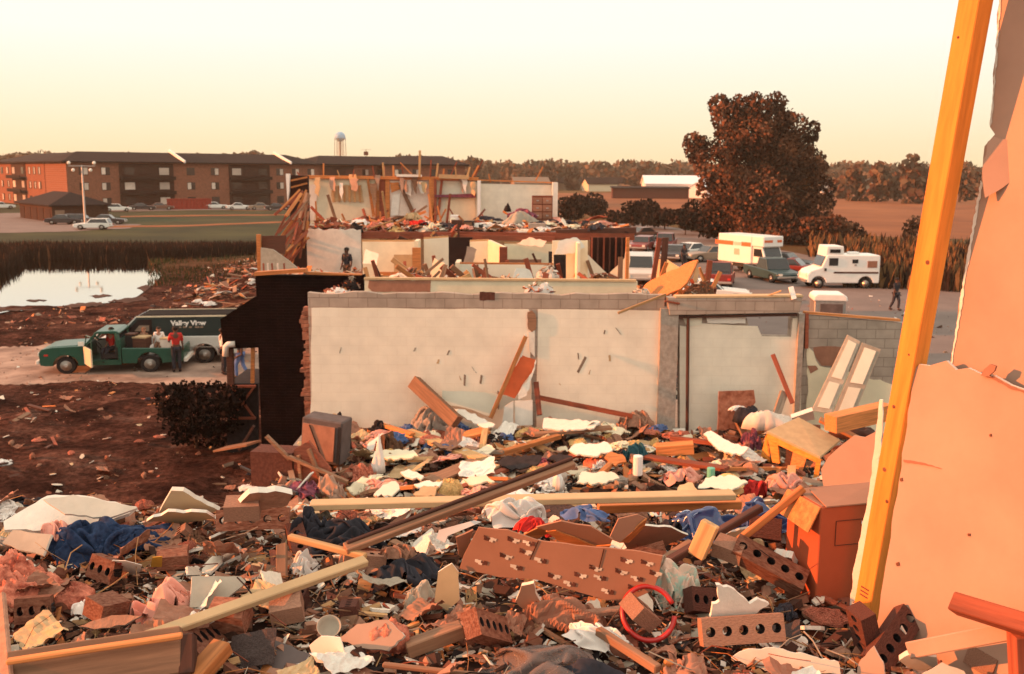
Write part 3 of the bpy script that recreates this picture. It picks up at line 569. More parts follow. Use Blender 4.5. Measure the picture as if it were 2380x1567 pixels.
# water tower
w0 = ony(792, 400, 860); w0.z = 0; zc = ony(792, 318, 860).z; t = thing('water_tower', 'pale blue spherical water tower on thin legs above the horizon', 'water tower', w0); rs = 12 / 2380 * 36 / LENS * 860
m = MB(); m.blob((0, 0, zc), (rs, rs, rs * .92), 1, 0, 1, 24, 14); tk = m.build('tank', ['towerblue'], t, smooth=True); m = MB(); m.lathe([(rs * 1.03, -.3), (rs * 1.1, -.3), (rs * 1.1, .5), (rs * 1.03, .5)], (0, 0, zc - rs * .25), 24); m.build('catwalk', ['towerblue'], tk)
m = MB(); m.tube([(0, 0, 0), (0, 0, zc - rs * .9)], .9, 8); m.build('riser_pipe', ['haze_tan'], t)
for i in range(6):
    a = i * math.pi / 3 + .3; m = MB(); m.tube([(math.cos(a) * rs * 1.25, math.sin(a) * rs * 1.25, 0), (math.cos(a) * rs * .98, math.sin(a) * rs * .98, zc - rs * .2)], .28, 6); m.build('leg', ['haze_tan'], t)
# antenna on the far roof
q = ony(851, 372, 300); m = MB(); m.tube([(q.x, q.y, 8), (q.x, q.y, q.z + 3.2)], .07, 6); m.box((q.x, q.y, q.z + 1.9), (1.2, .9, 1.1)); m.bar((q.x - 1.6, q.y, q.z + 3), (q.x + 1.6, q.y, q.z + 3), .06, .06); o = m.build('roof_antenna', ['rust']); tag(o, 'small aerial on the long dark apartment roof below the water tower', 'antenna')
# white barn, brown shed, distant houses
b0 = onz(1572, 459, 0); t = thing('barn', 'long white metal barn shining beyond the field', 'barn', b0)
m = MB(); house_walls(m, -9.5, 9.5, 0, 10, 4.0, 6.4); m.build('wall', ['white'], t); m = MB(); gable(m, -9.5, 9.5, 0, 10, 3.9, 6.4, .4); m.build('roof', ['metalroof'], t); m = MB(); m.box((3, -.04, 1.6), (4, .12, 3.2)); m.build('door', ['haze_tan'], t)
t = thing('barn', 'white metal annex at the near end of the long barn', 'barn', b0 + V((9.2, -6, 0)), R(60)); m = MB(); house_walls(m, -3.5, 3.5, 0, 6, 2.9, 4.6); m.build('wall', ['white'], t); m = MB(); gable(m, -3.5, 3.5, 0, 6, 2.8, 4.6, .3); m.build('roof', ['metalroof'], t)
b1 = onz(1512, 462, 0); t = thing('shed', 'long low brown shed in front of the white barn', 'shed', b1); m = MB(); m.box((0, 2, 1.45), (22, 4, 2.9)); m.build('wall', ['darkbrick'], t); m = MB(); m.prism([(-11.4, -.4, 2.9), (11.4, -.4, 2.9), (11.4, 4.4, 3.3), (-11.4, 4.4, 3.3)], (0, 0, .2)); m.build('roof', ['roof'], t)
HS = [(1238, 'tan', 7), (1290, 'tan', 8), (1330, 'cream', 9), (1372, 'tan', 8), (1402, 'cream', 6), (1446, 'tan', 9), (1480, 'cream', 7), (1530, 'tan', 8), (1950, 'white', 7), (1985, 'tan', 8), (2030, 'cream', 8), (2245, 'tan', 8)]
HL = ['house with a grey roof nearest the upper storey wall on the horizon', 'tan house beyond the round dark tree', 'cream house in front of the tree belt, third in the row', 'tan house midway along the distant row', 'small cream house in the middle of the distant row', 'wide tan house in the distant row nearest the brown shed', 'cream house just above the brown shed', 'tan house behind the barn roof', 'white house peeking out beside the broad tree', 'tan house second from the broad tree on the horizon', 'cream house between the broad tree and the yellow stud', 'house seen between the yellow stud and the drywall']
for i, ((x, c, wd), lb) in enumerate(zip(HS, HL)):
    b = ony(x, 400, 400 + 37 * (i % 4)); b.z = 0; t = thing('distant_house', lb, 'house', b, R([12, -20, 30, 5][i % 4]), 'distant houses along the horizon')
    m = MB(); house_walls(m, -wd, wd, 0, 9, 2.8, 5.2); m.build('wall', [{'tan': 'carpaint_tan', 'white': 'white', 'cream': 'cream'}[c]], t); m = MB(); gable(m, -wd, wd, 0, 9, 2.8, 5.2, .5); m.build('roof', ['roof' if i % 3 else 'greywood'], t)
# dumpster and the stone cellar bits at the lawn edge
b = onz(444, 487, 0); t = thing('dumpster', 'long red ribbed metal dumpster at the edge of the lawn', 'dumpster', b, R(30)); m = MB(); m.box((0, 1.2, .95), (7.6, 2.4, 1.9))
for i in range(13): m.box((-3.7 + i * .616, -.06, .95), (.14, .14, 1.85))
for i in range(4): m.box((-3.86, .3 + i * .6, .95), (.14, .14, 1.85))
m.build('container', ['dumpster'], t); m = MB(); m.box((0, -.1, 1.92), (7.9, .16, .12)); m.box((0, 2.46, 1.92), (7.9, .16, .12)); m.build('rim', ['dumpster'], t)

# ================================================================ THE RUIN
LF = 1.72                                  # top of the lower floor
m = MB(); m.box((1.6, 14.6, LF - .15), (12.2, 19.4, .3)); m.build('lower_floor', ['concrete'], kind='structure')
m = MB(); m.box((1.6, 5.0, .8), (12.0, .2, 1.55)); m.box((-4.4, 14.6, .8), (.2, 19.2, 1.55)); m.build('foundation_wall', ['cmu'], kind='structure')
UF = 5.55
m = MB(); m.box((0, .2, UF - .15), (11, 9.2, .3)); m.build('upper_floor', ['oldwood'], kind='structure')
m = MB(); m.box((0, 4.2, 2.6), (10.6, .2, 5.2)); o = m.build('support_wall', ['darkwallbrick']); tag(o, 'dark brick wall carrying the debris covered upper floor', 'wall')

def wpx(px, Y, zb=None, mat='wallcream', th=.12, parent=None, name='wall', holes=None):
    """a wall whose front face stands at depth Y; px is the outline seen in the photo (bottom may run to zb)"""
    P = [ony(x, y, Y) for x, y in px]
    if zb is not None: P = [V((p.x, p.y, zb)) if y == 'b' else p for p, (x, y) in zip(P, px)]
    m = MB(); m.prism(P, (0, th, 0)); return m.build(name, [mat], parent)
def rect(x0, x1, y0, Y, zb, y0r=None):
    a = ony(x0, y0, Y); b = ony(x1, y0 if y0r is None else y0r, Y); return [V((a.x, Y, zb)), V((b.x, Y, zb)), b, a]
def wrect(name, mat, x0, x1, yt, Y, zb, th=.12, parent=None, ytr=None, label=None, cat='wall', group=None, jagtop=0, seed=1):
    P = rect(x0, x1, yt, Y, zb, ytr)
    if jagtop:
        rr = random.Random(seed); a, b = P[3], P[2]; n = 14; top = []
        for i in range(n + 1):
            q = b.lerp(a, i / n); q.z += rr.uniform(-jagtop, jagtop) if 0 < i < n else 0; top.append(q)
        P = [P[0], P[1]] + top
    m = MB(); m.prism(P, (0, th, 0)); o = m.build(name, [mat], parent)
    if label: tag(o, label, cat, group)
    return o

# ---- front cross wall of concrete block with white painted face
FY = 20.8
cl_ = ony(715, 680, FY); cr_ = ony(1545, 686, FY)
fw = thing('block_wall', 'long concrete block cross wall, white painted below two bare grey courses', 'wall', (0, 0, 0))
P = [V((cl_.x, FY, LF)), V((cr_.x, FY, LF)), cr_]
rr = random.Random(3)
for i in range(1, 24):
    q = cr_.lerp(cl_, i / 24); q.z += rr.choice((0, 0, 0, -.03, .02, -.1 if i in (20, 21) else 0)); P.append(q)
P.append(cl_)
m = MB(); m.prism(P, (0, .2, 0)); m.build('block_core', ['cmu'], fw)
def facing(px, mat, name='painted_face', y=FY, t=.014, par=fw, seg=0, amp=0):
    q = jag(px, seg, amp, 4) if seg else px
    m = MB(); m.prism([ony(a, b, y) for a, b in q], (0, -t, 0)); return m.build(name, [mat], par)
facing([(724, 716), (1228, 719), (1236, 735), (1232, 800), (1236, 905), (1236, 1008), (722, 1004)], 'wallwhite', seg=40, amp=1.6)
facing([(1250, 719), (1541, 723), (1536, 990), (1536, 1008), (1247, 1008), (1247, 900)], 'wallwhite', seg=60, amp=1.2)
facing([(1226, 726), (1236, 722), (1244, 730), (1246, 765), (1236, 772), (1227, 764)], 'oldwood', 'torn_patch', FY - .016, .03, seg=8, amp=2)
facing([(1228, 772), (1243, 768), (1243, 830), (1230, 815)], 'chalk', 'torn_patch', FY - .016, .02)
for x, y, w_, h_, a in ((1118, 882, 3, 11, .2), (1184, 890, 3, 9, .1), (1158, 930, 4, 22, .1), (1437, 770, 2, 9, -.6), (1344, 828, 2, 8, 0), (1352, 848, 3, 20, .5), (1080, 884, 3, 14, .1), (1042, 820, 2, 6, .5), (1405, 772, 2, 5, .3)):
    q = [(x - w_ + h_ * a, y - h_), (x + w_ * .6 + h_ * a, y - h_ * .8), (x + w_ - h_ * a, y + h_), (x - w_ * .5 - h_ * a, y + h_ * .8)]
    facing(q, 'greywood', 'gouge', FY - .0145, .004)
rr = random.Random(14)
for i in range(8):
    x, y = rr.choice((rr.uniform(740, 1220), rr.uniform(1000, 1225), rr.uniform(1262, 1525))), rr.uniform(760, 960); w_, h_ = rr.uniform(.8, 2.6), rr.uniform(2, 9); a = rr.uniform(-.8, .8)
    facing(jag([(x - w_ + h_ * a, y - h_), (x + w_ + h_ * a, y - h_), (x + w_ - h_ * a, y + h_), (x - w_ - h_ * a, y + h_)], 3, .8, i), rr.choice(['greywood', 'greydrywall', 'tanboard']), 'scuff', FY - .0145, .002)
facing([(1164, 905), (1196, 897), (1190, 912), (1172, 914)], 'brownpaper', 'gouge', FY - .0145, .006); facing([(1196, 893), (1208, 880), (1211, 884), (1203, 897)], 'brownpaper', 'gouge', FY - .0145, .006)
# dark graffiti-like smudge block on the upper course
facing([(1115, 679), (1150, 680), (1150, 699), (1115, 698)], 'darkbrick', 'dark_block', FY, .006, seg=8, amp=1.5)
# jagged brick veneer at its left end
m = MB(); rr = random.Random(5)
for i in range(34):
    z = LF - .2 + i * .088; q = rr.uniform(-.10, .05) if rr.random() < .6 else -.02; m.box((cl_.x - .05 + q / 2, FY + .1, z), (.13 - q, .19, .08), None, 0, .008)
m.build('brick_edge', ['brick'], fw)
# pier and broken right bay under a loosened lintel
m = MB(); m.prism(rect(1536, 1578, 718, FY - .12, LF), (0, .34, 0)); m.build('pier', ['concrete'], fw)
rb = thing('block_wall', 'right bay of the block wall with a cracked lintel and a broken window gap', 'wall', (0, 0, 0))
q = [(1578, 733), (1735, 738), (1742, 768), (1772, 780), (1836, 782), (1838, 736), (1866, 734), (1866, 1010), (1578, 1010)]
m = MB(); m.prism([ony(a, b, FY + .02) for a, b in q], (0, .2, 0)); m.build('block_core', ['cmu'], rb)
facing([(1580, 757), (1600, 760), (1610, 752), (1640, 752), (1700, 756), (1760, 758), (1770, 781), (1838, 783), (1842, 740), (1862, 737), (1860, 1008), (1580, 1008)], 'wallwhite', 'painted_face', FY + .02, .016, rb, 60, 1)
facing([(1640, 731), (1733, 729), (1732, 752), (1644, 750)], 'whitepaint', 'plaster_piece', FY + .005, .03, rb, 14, 1.5)
facing([(1585, 735), (1632, 733), (1630, 754), (1596, 760)], 'wallgreen', 'plaster_piece', FY + .005, .02, rb, 14, 1.5)
m = MB(); a, b, c, d = (ony(*p, FY - .16) for p in ((1551, 692), (1866, 692), (1858, 727), (1556, 733))); m.prism([a, b, c, d], (0, .3, 0)); m.build('lintel', ['cmu'], rb, bevel=.01)
m = MB(); a, b = ony(1568, 692, FY - .02), ony(1862, 690, FY - .02); m.bar(a + V((0, 0, .03)), b + V((0, 0, .03)), .3, .04); m.build('lintel_cap', ['tanboard'], rb)
m = MB(); a, b = ony(1556, 737, FY - .05), ony(1852, 731, FY - .05); m.bar(a, b, .12, .05); m.build('lintel_shoe', ['darkwood'], rb)
m = MB(); m.prism(rect(1858, 1871, 730, FY - .1, LF), (0, .3, 0)); m.build('end_post', ['concrete'], rb)
p0, p1 = ony(1599, 752, FY - .1), ony(1597, 1012, FY - .1)
m = MB(); m.tube([p0, p1], .035, 8); m.tube([p0 + V((0, 0, .3)), p0], .03, 8); o = m.build('drain_pipe', ['darkwood']); tag(o, 'thin dark vertical pipe standing before the right bay of the white wall', 'pipe')
# low block wall farther right with peeling paint
lw = thing('block_wall', 'low grey block wall with peeling white paint beyond the leaning closet doors', 'wall', (0, 0, 0))
m = MB(); m.prism(rect(1873, 2110, 732, FY + .05, LF, 752), (0, .2, 0)); m.build('block_core', ['cmu'], lw)
facing([(1876, 1000), (1876, 806), (1890, 818), (1897, 838), (1905, 850), (1940, 856), (1990, 870), (2100, 900), (2100, 1010)], 'wallcream', 'painted_face', FY + .05, .014, lw, 14, 3)
facing([(1890, 808), (1925, 805), (1960, 808), (1962, 850), (1910, 850), (1897, 832)], 'brownpaper', 'bare_patch', FY + .05, .008, lw, 12, 2); facing([(1876, 850), (1896, 850), (1902, 858), (1884, 868)], 'brownpaper', 'bare_patch', FY + .03, .006, lw)
m = MB(); m.bar(ony(1868, 726, FY + .1), ony(2090, 744, FY + .1), .14, .05); m.build('wood_rail', ['orangewood'], lw); m = MB(); m.bar(ony(1875, 728, FY - .03), ony(1874, 810, FY - .03), .07, .07); m.build('wood_rail', ['redwood'], lw)

# ---- dark brick outer wall stepping out behind the front wall, cream inside
dk = thing('brick_wall', 'tall blackish brown brick outer wall in deep shade behind the shrub', 'wall', (0, 0, 0))
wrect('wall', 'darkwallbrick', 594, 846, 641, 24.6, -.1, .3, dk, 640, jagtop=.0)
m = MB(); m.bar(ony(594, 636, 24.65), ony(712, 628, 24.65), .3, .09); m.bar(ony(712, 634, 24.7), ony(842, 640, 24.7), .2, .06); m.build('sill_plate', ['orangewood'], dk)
wrect('painted_return', 'wallcream', 847, 1482, 651, 24.6, LF, .2, dk, 655)
m = MB(); m.prism([ony(x, y, 24.6) for x, y in jag([(858, 652), (1002, 652), (1000, 679), (866, 679), (856, 668)], 14, 1.5, 3)], (0, -.012, 0)); m.build('bare_patch', ['brownpaper'], dk)
m = MB(); m.bar(ony(847, 647, 24.65), ony(1478, 652, 24.65), .18, .05); m.build('top_plate', ['tanboard'], dk)

# ---- rooms between: interior walls still standing
def iw(label, mat, x0, x1, yt, Y, ytr=None, th=.12, jagtop=.0, extra=None, seed=1, cap='pine'):
    t = thing('interior_wall', label, 'wall', (0, 0, 0)); wrect('wall_panel', mat, x0, x1, yt, Y, LF, th, t, ytr, jagtop=jagtop, seed=seed)
    if cap:
        m = MB(); m.bar(ony(x0, yt - 2, Y + .06), ony(x1, (yt if ytr is None else ytr) - 2, Y + .06), .1, .06); m.build('top_plate', [cap], t)
    return t
iw('stained pinkish white wall standing under the upper floor edge', 'wallpink', 712, 838, 533, 43.6, 534, jagtop=.05, cap=None)
t = iw('cream wall holding a tan board, lit from the open side', 'wallcream', 842, 966, 562, 37, 562)
m = MB(); m.prism([ony(x, y, 36.99) for x, y in ((916, 592), (962, 592), (962, 632), (916, 632))], (0, -.03, 0)); m.build('tan_board', ['tanboard'], t)
m = MB(); m.prism([ony(x, y, 36.99) for x, y in ((872, 632), (966, 632), (966, 641), (872, 641))], (0, -.05, 0)); m.build('baseboard', ['orangewood'], t)
t = thing('door_jamb', 'cream door jamb lit bright orange between two rooms', 'door frame', (0, 0, 0)); a = ony(963, 558, 36); b = ony(984, 566, 36)
m = MB(); m.box(((a.x + b.x) / 2 - .05, 36, (a.z + LF) / 2), (.14, 1.0, a.z - LF)); m.build('jamb', ['wallcream'], t); m = MB(); m.box((b.x - .18, 35.3, (b.z + LF) / 2 - .05), (.3, .14, b.z - LF - .1)); m.build('casing', ['orangewood'], t)
iw('pale greenish wall with a door outline beside the lit jamb', 'wallgreen', 985, 1042, 556, 36.6, 552, cap='pine')
iw('hall wall coloured dark brown for the shade of an opening deep inside the ruin', 'sidebrown', 1036, 1098, 552, 42.5, 552, cap=None)  # dark colour stands in for the shade of an opening
iw('narrow cream wall right of the dark hall', 'wallcream', 1092, 1136, 562, 39, 560)
t = iw('cream wall with a brown shelf strip behind the half wall', 'wallcream', 1172, 1305, 567, 39, 567)
m = MB(); m.prism([ony(x, y, 38.99) for x, y in ((1174, 603), (1258, 603), (1258, 615), (1174, 615))], (0, -.12, 0)); m.build('shelf', ['brownpaper'], t)
t = thing('interior_wall', 'slanting torn cream wall end catching the sun beside a brown jamb', 'wall', (0, 0, 0)); a, b = ony(1134, 558, 39), ony(1170, 574, 37.2); m = MB(); m.prism([V((a.x, 39, LF)), V((b.x, 37.4, LF)), b, a], (.12, .06, 0)); m.build('wall_panel', ['wallcream'], t); m = MB(); m.bar(V((b.x, 37.2, LF)), V((b.x, 37.2, b.z)), .3, .3, (0, 1, 0)); m.build('jamb', ['redwood'], t)
t = iw('long white half wall with a wooden cap in the ruin', 'wallgreen', 1066, 1286, 614, 31, 616, .14, cap='orangewood')
m = MB(); a = ony(1056, 610, 31); m.box((a.x + .1, 31.5, (a.z + LF) / 2), (.14, 1.1, a.z - LF)); m.build('wall_return', ['wallcream'], t)
t = thing('interior_wall', 'cream wall with a black doorway at the middle of the ruin', 'wall', (0, 0, 0)); Y = 33
o = [(1284, 560), (1366, 560), (1366, 672), (1316, 672), (1316, 592), (1287, 592), (1287, 672), (1284, 672)]
m = MB(); m.prism([ony(x, y, Y) for x, y in o], (0, .14, 0)); m.build('wall_panel', ['wallcream'], t); m = MB(); m.prism([ony(x, y, Y + 1.2) for x, y in ((1275, 585), (1330, 585), (1330, 690), (1275, 690))], (0, .1, 0)); m.build('doorway_shade_sheet', ['darkstuff'], t); a = ony(1342, 562, 32.6)  # dark sheet behind the gap paints the doorway's shade
m = MB(); m.box((a.x, 32.4, (a.z + LF) / 2), (.1, 1.1, a.z - LF)); m.build('wall_return', ['wallcream'], t)
sheet('hanging_drywall', 'triangular torn drywall hanging under a diagonal stud near the black doorway', 'drywall', 'wallgreen', [(1362, 588), (1420, 645), (1366, 700)], (ony(1366, 600, 35), V((0, -1, 0))), .02)
sheet('hanging_drywall', 'sloping torn drywall at the right rear corner of the ruin', 'drywall', 'wallcream', [(1412, 650), (1418, 632), (1452, 600), (1456, 558), (1462, 556), (1464, 690), (1400, 690)], (ony(1450, 600, 37), V((-.2, -1, 0)).normalized()), .02, 16, 2)
t = thing('stud_wall', 'dark stud partition at the right rear of the ruin', 'wall', (0, 0, 0)); m = MB(); m.prism(rect(1372, 1462, 552, 38.2, LF, 552), (0, .05, 0)); m.build('sheathing', ['sidebrown'], t)
for i in range(7):
    x = 1376 + i * 14; m = MB(); a = ony(x, 552, 38.1); m.box((a.x, 38.1, (a.z + LF) / 2), (.06, .1, a.z - LF)); m.build('stud', ['darkwood' if i % 2 else 'redwood'], t)
m = MB(); a = ony(1459, 552, 36.5); m.box((a.x, 36.5, (a.z + LF) / 2), (.12, .14, a.z - LF)); m.build('corner_post', ['orangewood'], t)
pole('fallen_stud', 'dark diagonal stud below the triangular torn drywall', 'stud', 'darkwood', ony(1370, 695, 34.8), ony(1424, 646, 34.8), .12, .06)
# left rear corner of the second unit
t = thing('stud_wall', 'orange corner post with a broken brown panel at the far left of the ruin', 'wall', (0, 0, 0)); m = MB(); a = ony(601, 545, 40); m.box((a.x, 40, (a.z + LF) / 2), (.16, .16, a.z - LF)); m.build('corner_post', ['orangewood'], t)
m = MB(); m.prism([ony(x, y, 40.2) for x, y in jag([(608, 549), (664, 547), (662, 590), (640, 592), (612, 578)], 10, 1.5, 3)], (0, .06, 0)); m.build('brown_panel', ['darkwood'], t)
m = MB(); m.prism([ony(x, y, 39.6) for x, y in ((606, 576), (634, 580), (668, 604), (694, 625), (694, 650), (606, 650))], (0, .1, 0)); m.build('grey_panel', ['greydrywall'], t)
for i, x in enumerate((612, 622, 632, 645, 660)):
    m = MB(); m.bar(ony(x, 612, 38.5), ony(x + 3, 650, 38.5), .09, .05); m.build('stud', ['wallpink' if i % 2 else 'redwood'], t)

# ---- second storey of the far unit
DZ = ony(1000, 540, 44).z
m = MB(); a, b = ony(712, 533, 44), ony(1475, 548, 44); m.box(((a.x + b.x) / 2, 47.8, DZ - .15), (b.x - a.x, 7.6, .3)); o = m.build('upper_deck', ['redwood']); tag(o, 'broken upper floor deck of the far unit strewn with furniture', 'floor deck')
up = thing('upper_storey_wall', 'ruined upper storey wall of pale panels standing above the far deck', 'wall', (0, 0, 0)); UY = 51
def uw(x0, x1, y0, mat, name='wall_panel', y1=None): return wrect(name, mat, x0, x1, y0, UY, DZ, .12, up, y1)
uw(718, 874, 416, 'wallcream', y1=417); uw(906, 1001, 421, 'wallpink', y1=421); uw(1012, 1111, 421, 'wallgreen', y1=423); uw(1117, 1290, 427, 'wallwhite', y1=430)
def up_piece(o, mat, name, off=.02, t=.02, seg=0, amp=0):
    q = jag(o, seg, amp, 6) if seg else o
    m = MB(); m.prism([ony(x, y, UY - off) for x, y in q], (0, -t, 0)); return m.build(name, [mat], up)
up_piece([(720, 430), (732, 428), (738, 450), (730, 512), (720, 512)], 'wallpink', 'torn_panel'); up_piece([(770, 432), (840, 430), (846, 470), (790, 466), (772, 470)], 'tanboard', 'stud_bay', seg=8, amp=1.5)
for x in (776, 788, 800, 812, 824, 836): m = MB(); m.bar(ony(x, 432, UY - .06), ony(x + 1, 470, UY - .06), .08, .05, (0, 1, 0)); m.build('stud', ['pine'], up)
up_piece([(852, 416), (858, 416), (872, 500), (866, 505)], 'orangewood', 'leaning_stud', .1, .06)
for x in (880, 889, 899): m = MB(); m.bar(ony(x, 413, UY - .02), ony(x, 520, UY - .02), .3, .12, (0, 1, 0)); m.build('stud', ['redwood' if x == 889 else 'orangewood'], up)
up_piece([(906, 424), (926, 424), (930, 440), (910, 448)], 'orangewood', 'stud_bay', seg=6, amp=1)
up_piece([(926, 430), (934, 430), (968, 500), (958, 502)], 'oldwood', 'leaning_stud', .1, .06); up_piece([(912, 455), (930, 450), (926, 500), (908, 502)], 'whitepaint', 'torn_panel', .03)
for x, mt in ((1003, 'orangewood'), (1009, 'redwood')): m = MB(); m.bar(ony(x, 416, UY - .1), ony(x, 525, UY - .1), .25, .2, (0, 1, 0)); m.build('stud', [mt], up)
up_piece([(1012, 453), (1106, 450), (1106, 459), (1012, 458)], 'purplecloth', 'closet_shelf', .02, .3); up_piece([(1036, 462), (1104, 460), (1104, 515), (1036, 515)], 'wallcream', 'closet_door', .02, .04); up_piece([(1024, 418), (1030, 418), (1022, 500), (1016, 500)], 'redwood', 'leaning_stud', .15, .06)
for x0, x1, y0, mt in ((1110, 1117, 420, 'white'), (1284, 1296, 424, 'whitepaint')): m = MB(); a = ony(x0, y0, UY - .5); b = ony(x1, y0, UY - .5); m.box(((a.x + b.x) / 2, UY - .45, (a.z + DZ) / 2), (max(.12, b.x - a.x), .9, a.z - DZ)); m.build('wall_return', [mt], up)
m = MB(); m.bar(ony(716, 411, UY), ony(1112, 416, UY), .3, .16); m.bar(ony(1010, 415, UY), ony(1292, 425, UY), .2, .06); m.build('top_plate', ['orangewood'], up); m = MB(); m.bar(ony(922, 408, UY - .3), ony(980, 409, UY - .3), .3, .12); m.build('pale_batten', ['whitepaint'], up); m = MB(); m.bar(ony(1020, 410, UY - .3), ony(1090, 412, UY - .3), .3, .2); m.build('pale_batten', ['tanboard'], up)
t = thing('outer_wall', 'dark brown outer wall at the left side of the far unit with a white trim', 'wall', (0, 0, 0)); wrect('wall', 'sidebrown', 671, 716, 407, 47.5, -.1, .2, t, 409); m = MB(); m.prism([ony(x, y, 47.2) for x, y in ((664, 404), (673, 404), (672, 445), (668, 470))], (0, .2, 0)); m.build('white_trim', ['white'], t)
for a, b in (((676, 420), (714, 412)), ((676, 436), (714, 426)), ((678, 462), (712, 470))): m = MB(); m.bar(ony(*a, 47.3), ony(*b, 47.3), .08, .08); m.build('batten', ['orangewood'], t)
# furniture on the far deck
def deckpt(x, y, Y=None): return ony(x, y, Y or 48)
a, b = ony(1237, 455, 48.6), ony(1284, 516, 48.6); t = thing('chest_of_drawers', 'brown chest of drawers at the right end of the far upper deck', 'chest', ((a.x + b.x) / 2, 48.6, DZ)); wd = b.x - a.x; hh = a.z - DZ
m = MB(); m.box((0, .3, hh / 2), (wd, .6, hh)); m.build('carcass', ['redwood'], t)
for i in range(4):
    for s in (-1, 1): m = MB(); m.box((s * wd * .24, -.02, hh * (.14 + .235 * i)), (wd * .44, .06, hh * .2)); dr = m.build('drawer', ['brownpaper'], t); m = MB(); m.box((s * wd * .24, -.07, hh * (.14 + .235 * i)), (.12, .05, .05)); m.build('handle', ['metal'], dr)
def soft(name, label, cat, mat, x, y, Y, wpx, hpx, seed=1, group=None, fold=.5, dep=.5, z=None, fr=4, smooth=True, rot=0):
    c = ony(x, y, Y); k = Y / 2380 * 36 / LENS
    if z is not None: c = V((c.x, c.y, z))
    m = MB(); a_, b_, h_ = wpx * k / 2, wpx * k / 2 * dep, hpx * k
    if name in ('debris_heap', 'insulation_heap'):
        m.heap(c, a_ * .9, b_ * .9, h_ * .7, seed, fold, fr); m.splinters(c, a_, b_, h_, 46, seed, 5); return tag(m.build(name, [mat, 'oldwood', 'redwood', 'greydrywall', 'orangewood']), label, cat, group)
    if name in ('mattress', 'black_bundle', 'black_ball', 'dark_hollow', 'cushion'): m.heap(c, a_, b_, h_, seed, fold, fr, rot=rot)
    else: m.drape(c, a_, b_, h_, seed, rot)
    o = m.build(name, [mat], smooth=smooth); return tag(o, label, cat, group)
def crate(name, label, cat, mat, x0, x1, y0, y1, Y, dep=.5, rot=0, lid=None, group=None):
    a, b = ony(x0, y0, Y), ony(x1, y1, Y); t = thing(name, label, cat, ((a.x + b.x) / 2, Y + dep / 2, b.z), rot, group); wd, hh = b.x - a.x, a.z - b.z
    m = MB(); m.box((0, 0, hh / 2), (wd, dep, hh)); m.build('body', [mat], t, bevel=.01)
    m = MB(); m.box((0, -dep / 2 - .01, hh / 2), (wd * .86, .03, hh * .82)); m.build('front_panel', [lid or mat], t); return t
soft('mattress', 'pale grey mattress slumped against the far white wall', 'mattress', 'greydrywall', 1205, 520, 47.5, 90, 26, 3, fold=.2)
soft('bedding', 'white bedding heaped on the middle of the far deck', 'bedding', 'whitecloth', 1130, 530, 46, 90, 16, 4); soft('bedding', 'dark patterned cover below the far white wall', 'bedding', 'darkcloth', 1140, 512, 49, 60, 12, 5); soft('bedding', 'reddish brown quilt beside the chest of drawers', 'bedding', 'purplecloth', 1215, 505, 48.5, 60, 24, 6)
soft('red_cloth', 'bright red cloth lying on the far upper deck', 'cloth', 'redcloth', 972, 521, 46, 34, 12, 7); soft('canvas_heap', 'cream canvas draped in a pointed heap at the far deck edge', 'canvas', 'wallcream', 1010, 547, 45, 54, 36, 8, fold=.3); soft('cloth_heap', 'yellowish cloth heap behind the red cloth', 'cloth', 'tanboard', 960, 512, 48, 40, 22, 9); soft('blanket', 'pale blanket over the right end of the far deck edge', 'blanket', 'whitecloth', 1260, 537, 45, 70, 14, 10)
soft('insulation_heap', 'orange lit heap of insulation and splinters hanging off the far deck', 'insulation', 'insulyellow', 925, 556, 44.5, 80, 40, 12, fold=.9, fr=6); soft('insulation_heap', 'reddish debris heap at the left end of the far deck', 'insulation', 'redwood', 760, 526, 45, 80, 20, 14, fold=.9, fr=7); soft('black_bundle', 'black bundle hanging over the far deck edge above the stained wall', 'bundle', 'darkstuff', 828, 538, 44, 30, 22, 15); soft('black_ball', 'round black bundle against the far white wall', 'bundle', 'darkstuff', 1179, 490, 50, 17, 16, 18, fold=.1)
crate('cabinet', 'dark open cabinet at the middle of the far deck edge', 'cabinet', 'darkwood', 1048, 1074, 512, 546, 45, .6, .1); crate('cabinet', 'dark square cabinet beside the white bedding', 'cabinet', 'darkstuff', 1078, 1100, 514, 544, 45.2, .6, -.1, 'oldwood'); crate('grey_box', 'long grey box lying on the right front of the far deck', 'box', 'concrete', 1228, 1270, 520, 540, 45, .7); crate('white_box', 'small white box under the closet shelf', 'box', 'white', 1046, 1066, 500, 512, 48, .4)
pole('deck_beam', 'dark red beam along the right end of the far deck edge', 'beam', 'darkwood', ony(1292, 542, 44.2), ony(1478, 536, 44.2), .3, .3); pole('deck_beam', 'long orange brown joist along the front of the far deck', 'beam', 'redwood', ony(985, 549, 43.9), ony(1290, 556, 43.9), .15, .22); pole('pipe_stack', 'thin dark vent pipe beside the dark hall', 'pipe', 'darkwood', ony(1066, 512, 43.7), ony(1064, 640, 43.7), .1, .1)
